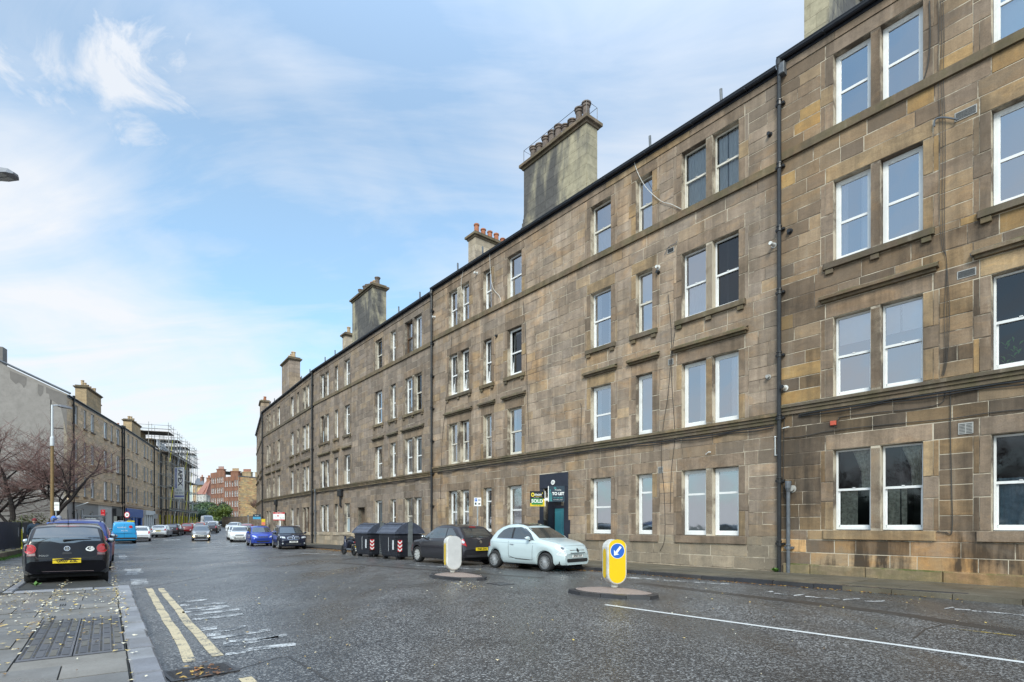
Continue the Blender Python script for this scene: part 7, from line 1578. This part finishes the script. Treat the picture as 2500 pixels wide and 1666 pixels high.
# ------------------------------------------------------------------ fence, low wall and verge at left
m_fence = mat('dark_blue_fence_boards', (.012, .016, .028), .6, var=.4, scale=4, bmp=.2); m_lowall = stone_mat('low_wall_stone', [(.12, .11, .085), (.10, .095, .075), (.13, .12, .09)], 1, .4, moss=1.0)
def fence(a, b_, label, z0=.43, z1=1.56, zb=.1):
    u = (b_ - a); L_ = u.length; u.normalize(); t = thing('board_fence', label, 'fence', (a.x, a.y, 0), math.atan2(u.y, u.x), 'dark board fences'); x = 0
    while x < L_: o = MB(); o.box(x + .006, -.012, z0 + rng.uniform(-.01, .01), x + .118, .012, z1 + rng.uniform(-.012, .012)); o.build('board', m_fence, t); x += .125
    for z in (z0 + .12, z1 - .15): o = MB(); o.box(0, .014, z, L_, .06, z + .08); o.build('rail', m_fence, t)
    x = 0
    while x < L_: o = MB(); o.box(x, .062, zb, x + .09, .15, z1); o.build('post', m_fence, t); x += 2.2
    w = thing('low_wall', 'mossy low stone wall under the ' + label.split(' standing')[0], 'wall', (a.x, a.y, .05), math.atan2(u.y, u.x)); x = 0
    while x < L_: o = MB(); l = rng.uniform(.7, 1.3); o.box(x + .004, -.14, -.1, min(L_, x + l) - .004, .14, .27 + rng.uniform(-.01, .01)); o.build('wall_stone', m_lowall, w); x += l
    return t
F0, F1, F2 = Vector((-20.4, 21.8)), Vector((-22.9, 25.6)), Vector((-27.6, 32.2))
Fb = F0 + (F0 - F1) * 1.6
fence(Fb, F1, 'near dark blue board fence standing on the mossy low wall'); fence(F1 + Vector((-.7, .5)), F2, 'second dark board fence standing behind the man in the red hat', z0=.3); fence(F2 + Vector((-.4, .6)), Vector((-34, 43)), 'third dark board fence running on toward the grey gable', z0=.3, z1=1.5)
p = F1 + Vector((.08, -.05)); t = thing('yellow_post', 'thin yellow post at the end of the near dark fence', 'post', (p.x, p.y, .1)); b = MB(); b.tube([(0, 0, 0), (0, 0, 1.15)], .03, 8); b.build('tube', m_ysl, t); b = MB(); b.tube([(0, 0, 1.16), (0, 0, 1.8)], .022, 6); b.build('upper_tube', mat('green_post', (.08, .1, .04), .6), t)
for (px, py, Y, w, h, lb, mm) in ((41, 1299, 25.0, .12, .42, 'upper narrow white notice fixed on the near dark fence', m_wp), (53, 1295, 26.6, .13, .28, 'small red and white notice on the second dark fence', m_wp)):
    o = board('fence_notice', lb, 'notice', D(px, py, Y), face_right(30), w, h, .01, mm); rect(o, 'print', -w * .3, -h * .3, w * .3, -h * .1, m_redp if px > 50 else m_bp); rect(o, 'print', -w * .3, h * .1, w * .3, h * .2, m_redp if px > 50 else m_bp)
# garden ground behind the fences
b = MB(); vv = [(-22, 21.5), (-23.2, 25.8), (-28.3, 32.5), (-35, 43.5), (-43, 52), (-60, 45), (-60, 8), (-30, 8)]; b.add([(x, y, gnd(y) + .13) for x, y in vv], [tuple(range(8))]); b.build('verge', m_soil, kind='structure')
b = MB()
for i in range(2600):
    a = rng.random(); q = F0.lerp(F1, rng.uniform(-1.2, 1.0)); x, y = q.x + rng.gauss(.12, .14), q.y + rng.gauss(0, .14); h = rng.uniform(.03, .10); t_ = rng.uniform(0, 3.14); w = .012; b.add([(x - w * math.cos(t_), y - w * math.sin(t_), .09), (x + w * math.cos(t_), y + w * math.sin(t_), .09), (x + rng.uniform(-.04, .04), y + rng.uniform(-.04, .04), .10 + h)], [(0, 1, 2)])
tag(b.build('verge_grass', m_weed), 'rough grass and moss along the foot of the near dark fence', 'grass', kind='stuff')
# ------------------------------------------------------------------ trees and shrubs
m_bark = mat('dark_bark', (.035, .028, .026), .9, var=.4, scale=6, bmp=.3); m_twig = mat('reddish_twigs', (.16, .09, .078), .8, var=.4, scale=2)
def tree(base, label, seed, h=5.2, starts=((-.5, .1), (.25, -.1), (.7, .2)), spread=1.0):
    rr = random.Random(seed); t = thing('bare_tree', label, 'tree', base); tr = MB(); br = MB(); tw = MB()
    def grow(p, d, L_, r, lev):
        n = 4 if lev < 3 else 3; pts = [p]; q = p.copy(); dd = d.copy()
        for i in range(n): dd = (dd + Vector((rr.gauss(0, .12), rr.gauss(0, .12), rr.gauss(.02, .06)))).normalized(); q = q + dd * L_ / n; pts.append(q.copy())
        rs = [lerp(r, r * .62, i / n) for i in range(n + 1)]; (tr if lev < 4 else tw).tube(pts, rs, 7 if lev < 2 else 5 if lev < 4 else 3, caps=False)
        if lev >= 6: return
        k = {0: 3, 1: 4, 2: 4, 3: 4, 4: 4, 5: 4}[lev]
        for j in range(k):
            f = rr.uniform(.35, 1) if j else 1.0; i = min(n - 1, int(f * n)); pp = pts[i].lerp(pts[i + 1], f * n - i) if f < 1 else pts[-1]; az = rr.uniform(0, 6.28); el = rr.gauss(.18 if lev else .5, .3)
            out = Vector((math.cos(az), math.sin(az), el)); nd = (dd * (.95 if j == 0 else .55) + out * spread * (.45 if j == 0 else .85)).normalized(); nd.z += .03
            grow(pp, nd, L_ * rr.uniform(.62, .86), max(.0065, r * (.62 if j == 0 else .48)), lev + 1)
    for (x, y) in starts: d = Vector((x * .55, y * .5, 1)).normalized(); grow(Vector((x, y, 0)), d, h * .34, .20, 0)
    tr.build('trunk', m_bark, t); tw.build('crown', m_twig, t); return t
tree(((40 - CX) / F * 33, 33, gnd(33) + .1), 'bare spreading tree with reddish twigs before the grey harled gable', 11, h=8.0, starts=((-.9, .1), (-.1, -.1), (.9, .2)), spread=1.05)
def leafy(base, rx, ry, rz, n, m, label, seed, cat='tree', name='green_tree', s=.14, clumps=9, grp=None, trunk=True):
    rr = random.Random(seed); t = thing(name, label, cat, base, 0, grp); cl = [(Vector((rr.gauss(0, .42) * rx, rr.gauss(0, .42) * ry, rz * rr.uniform(.35, 1.5))), rr.uniform(.35, .6)) for _ in range(clumps)]; b = MB()
    for i in range(n):
        c, k = rr.choice(cl); v = Vector((rr.gauss(0, 1), rr.gauss(0, 1), rr.gauss(0, 1))).normalized() * rr.uniform(.6, 1.05); p = c + Vector((v.x * rx * k, v.y * ry * k, v.z * rz * k)); a = Vector((rr.gauss(0, 1), rr.gauss(0, 1), rr.gauss(0, .6))).normalized(); w = a.cross(v).normalized() * s * rr.uniform(.5, 1.2); l = a * s * rr.uniform(.7, 1.5)
        b.add([p - w * .5, p + l * .5, p + w * .5, p - l * .5], [(0, 1, 2, 3)])
    b.build('crown', m, t)
    if trunk: q = MB(); q.tube([(0, 0, -.5), (.1, 0, rz * .8)], [.18, .08], 7); [q.tube([(.05, 0, rz * .4), tuple(c)], [.07, .02], 4) for c, _ in cl]; q.build('trunk', m_bark, t)
    return t
def fol(name, pal): m = leaf_mat(name, pal); return m
m_f1 = fol('mid_green_leaves', [(.06, .11, .03), (.045, .09, .028), (.08, .13, .035), (.03, .065, .025)]); m_f2 = fol('blue_green_needles', [(.04, .075, .05), (.03, .06, .045), (.06, .10, .065)]); m_f3 = fol('dark_evergreen', [(.025, .045, .022), (.035, .06, .025), (.018, .035, .02)]); m_f4 = fol('yellow_green_leaves', [(.10, .14, .02), (.13, .17, .03), (.07, .11, .02)]); m_f5 = fol('olive_leaves', [(.06, .065, .02), (.08, .07, .03), (.05, .05, .02)])
for (px, Y, zb, rx, rz_, n, m, lb, sd) in ((488, 150, 2.2, 4.4, 3.1, 5000, m_f1, 'mid green rounded tree behind the white van on the left', 1), (503, 147, 2.0, 4.0, 2.5, 4000, m_f2, 'blue green bushy conifer left of the red tenement', 2), (517, 150, 2.2, 3.6, 2.7, 3800, m_f1, 'green bush between the conifer and the red tenement', 3), (529, 146, 2.0, 3.0, 2.3, 3400, m_f2, 'darker blue green shrub above the black car', 4),
                                           (543, 138, 1.6, 3.0, 2.6, 3600, m_f4, 'yellow green shrub at the left end of the boundary wall', 5), (478, 165, 3.6, 3.6, 3.0, 2600, m_f3, 'dark evergreen tree behind the scaffolding end', 6), (540, 150, 3.0, 3.0, 2.8, 2600, m_f3, 'dark evergreen below the red brick windows', 7)):
    leafy(((px - CX) / F * Y, Y, zb), rx, rx * .7, rz_, n, m, lb, sd, s=.34)
ty = tree(((626 - CX) / F * 108, 108, 2.2), 'leafless dark tree against the rubble gable', 21, h=5.0, starts=((0, 0),), spread=.9)
q_ = copy_tree(bpy.data.objects['bare_tree']); q_.location = (-21, -5, .1); q_.rotation_euler = (0, 0, 2); q_['label'] = 'bare tree on the near side, mirrored in the nearest first floor panes'
q_ = copy_tree(bpy.data.objects['bare_tree']); q_.location = (-30, 3, .1); q_.rotation_euler = (0, 0, 4); q_['label'] = 'second bare tree mirrored in the panes above the base course'
leafy((-27, -3, .1), 2.5, 9, 2.2, 9000, m_f3, 'unseen dark evergreen foliage added behind the camera to darken the ground floor panes', 31, 'unseen_hedge', 'unseen_hedge', .3, 26, trunk=False)  # unseen greenery, added behind the camera so the low panes reflect something dark
leafy((-22.6, 26.4, .2), .5, .5, .55, 700, m_f5, 'straggly shrub beside the yellow post at the fence end', 9, 'shrub', 'shrub', .07, 6, trunk=False); leafy((-28.0, 32.0, .6), 1.6, .9, .9, 1100, m_f5, 'olive shrub under the bare tree behind the fence', 10, 'shrub', 'shrub', .09, 7, trunk=False)
# ------------------------------------------------------------------ people
m_skin = mat('skin', (.42, .24, .17), .6, var=.06); m_jk = mat('navy_jacket', (.012, .03, .055), .8, var=.25, scale=5); m_hat = mat('red_knit_hat', (.18, .025, .03), .95, var=.3, scale=30); m_trs = mat('dark_trousers', (.02, .021, .026), .9, var=.2); m_hb = mat('blue_hood_fabric', (.06, .16, .5), .8, var=.15); m_hg = mat('grey_hood_fabric', (.28, .30, .36), .85, var=.2)
def person(loc, rz, h, label, mj, mhat, hood, lean=0):
    t = thing('person', label, 'person', loc, rz); k = h / 1.75
    me = bpy.data.meshes.new('body'); V = [(0, 0, .98), (0, .0, 1.12), (0 + lean * .3, 0, 1.32), (lean * .6, 0, 1.44), (lean * .8, 0, 1.54), (lean * .6, .19, 1.42), (lean * .5, .27, 1.17), (lean * .5 + .10, .26, .96), (lean * .6, -.19, 1.42), (lean * .5, -.27, 1.17), (lean * .5 + .06, -.26, .95),
        (0, .10, .92), (.05, .11, .50), (-.06, .11, .09), (.10, .12, .05), (0, -.10, .92), (.16, -.11, .50), (.20, -.11, .09), (.34, -.12, .05)]
    E = [(0, 1), (1, 2), (2, 3), (3, 4), (3, 5), (5, 6), (6, 7), (3, 8), (8, 9), (9, 10), (0, 11), (11, 12), (12, 13), (13, 14), (0, 15), (15, 16), (16, 17), (17, 18)]; rad = [.15, .15, .17, .12, .06, .085, .06, .045, .085, .06, .045, .10, .065, .045, .04, .10, .065, .045, .04]
    me.from_pydata([(v[0] * k, v[1] * k, v[2] * k) for v in V], E, []); o = obj('body', me, t)
    sk = me.skin_vertices.new() if hasattr(me.skin_vertices, 'new') and not me.skin_vertices else None
    md = o.modifiers.new('skin', 'SKIN')
    lay = me.skin_vertices[0].data if len(me.skin_vertices) else None
    if lay:
        for i, r_ in enumerate(rad): lay[i].radius = (r_ * k, r_ * k)
        lay[0].use_root = True
    o.modifiers.new('sub', 'SUBSURF').levels = 2; o.modifiers['sub'].render_levels = 2; me.materials.append(mj); o['label'] = 'padded jacket and dark trousers'
    hd = MB(); c = Vector((lean * .95, 0, 1.64)) * k; c.z = 1.64 * k; hd.ball(c, .095 * k, .075 * k, .12 * k, 16, 12); hd.ball(c + Vector((.095, 0, -.015)) * k, .02, .014, .022, 8, 6); hd.tube([c + Vector((-.01, 0, -.1)) * k, c + Vector((-.03, 0, -.2)) * k], .05 * k, 8)
    for sg in (-1, 1): hd.ball(c + Vector((0, sg * .078, -.01)) * k, .02, .01, .03, 8, 6)
    H = hd.build('head', m_skin, t, True)
    ey = MB(); [ey.ball(c + Vector((.088, sg * .03, .012)) * k, .009, .011, .007, 8, 5) for sg in (-1, 1)]; ey.build('eyes', m_bp, H); mo = MB(); mo.box(c.x + .085 * k, -.022, c.z - .062 * k, c.x + .092 * k, .022, c.z - .054 * k); mo.build('mouth', mat('lips', (.3, .1, .09), .6, var=0), H)
    q = MB()
    if hood: q.ball(c + Vector((-.025, 0, .01)) * k, .125 * k, .115 * k, .15 * k, 14, 10)
    else: q.ball(c + Vector((-.008, 0, .045)) * k, .105 * k, .09 * k, .10 * k, 14, 10); q.lathe([(.098 * k, -.01), (.104 * k, .0), (.102 * k, .05)], 16, Matrix.Translation(c + Vector((-.005, 0, .02))))
    q.build('hood' if hood else 'hat', mhat, t, True)
    for sg in (-1, 1):
        c2 = Vector((lean * .5 + (.11 if sg > 0 else .07), sg * .26, .92)) * k; hm = MB(); hm.ball(c2, .03, .02, .045, 8, 6)
        for j, (l, dx) in enumerate(((.07, -.024), (.08, -.008), (.075, .008), (.06, .022))): hm.tube([c2 + Vector((dx, 0, -.03)), c2 + Vector((dx, -.005 * sg, -.03 - l * .6)), c2 + Vector((dx + .008, -.012 * sg, -.03 - l))], [.009, .008, .006], 5)
        hm.tube([c2 + Vector((.025, 0, .0)), c2 + Vector((.045, -.01 * sg, -.03)), c2 + Vector((.045, -.012 * sg, -.055))], [.011, .009, .007], 5); hm.build('hand', m_skin, t, True)
    return t
Y = 25.2; person(((85 - CX) / F * Y, Y, .1), R(-55), 1.62, 'man in a red knitted hat and navy jacket walking by the dark fence', m_jk, m_hat, False, .12)
Y = 24.5; person(((131 - CX) / F * Y, Y, .1), R(-60), 1.70, 'pedestrian in a bright blue hood behind the dark blue car', m_hb, m_hb, True)
Y = 24.8; person(((144 - CX) / F * Y, Y, .1), R(120), 1.72, 'pedestrian in a grey hood next to the one in blue', m_hg, m_hg, True)
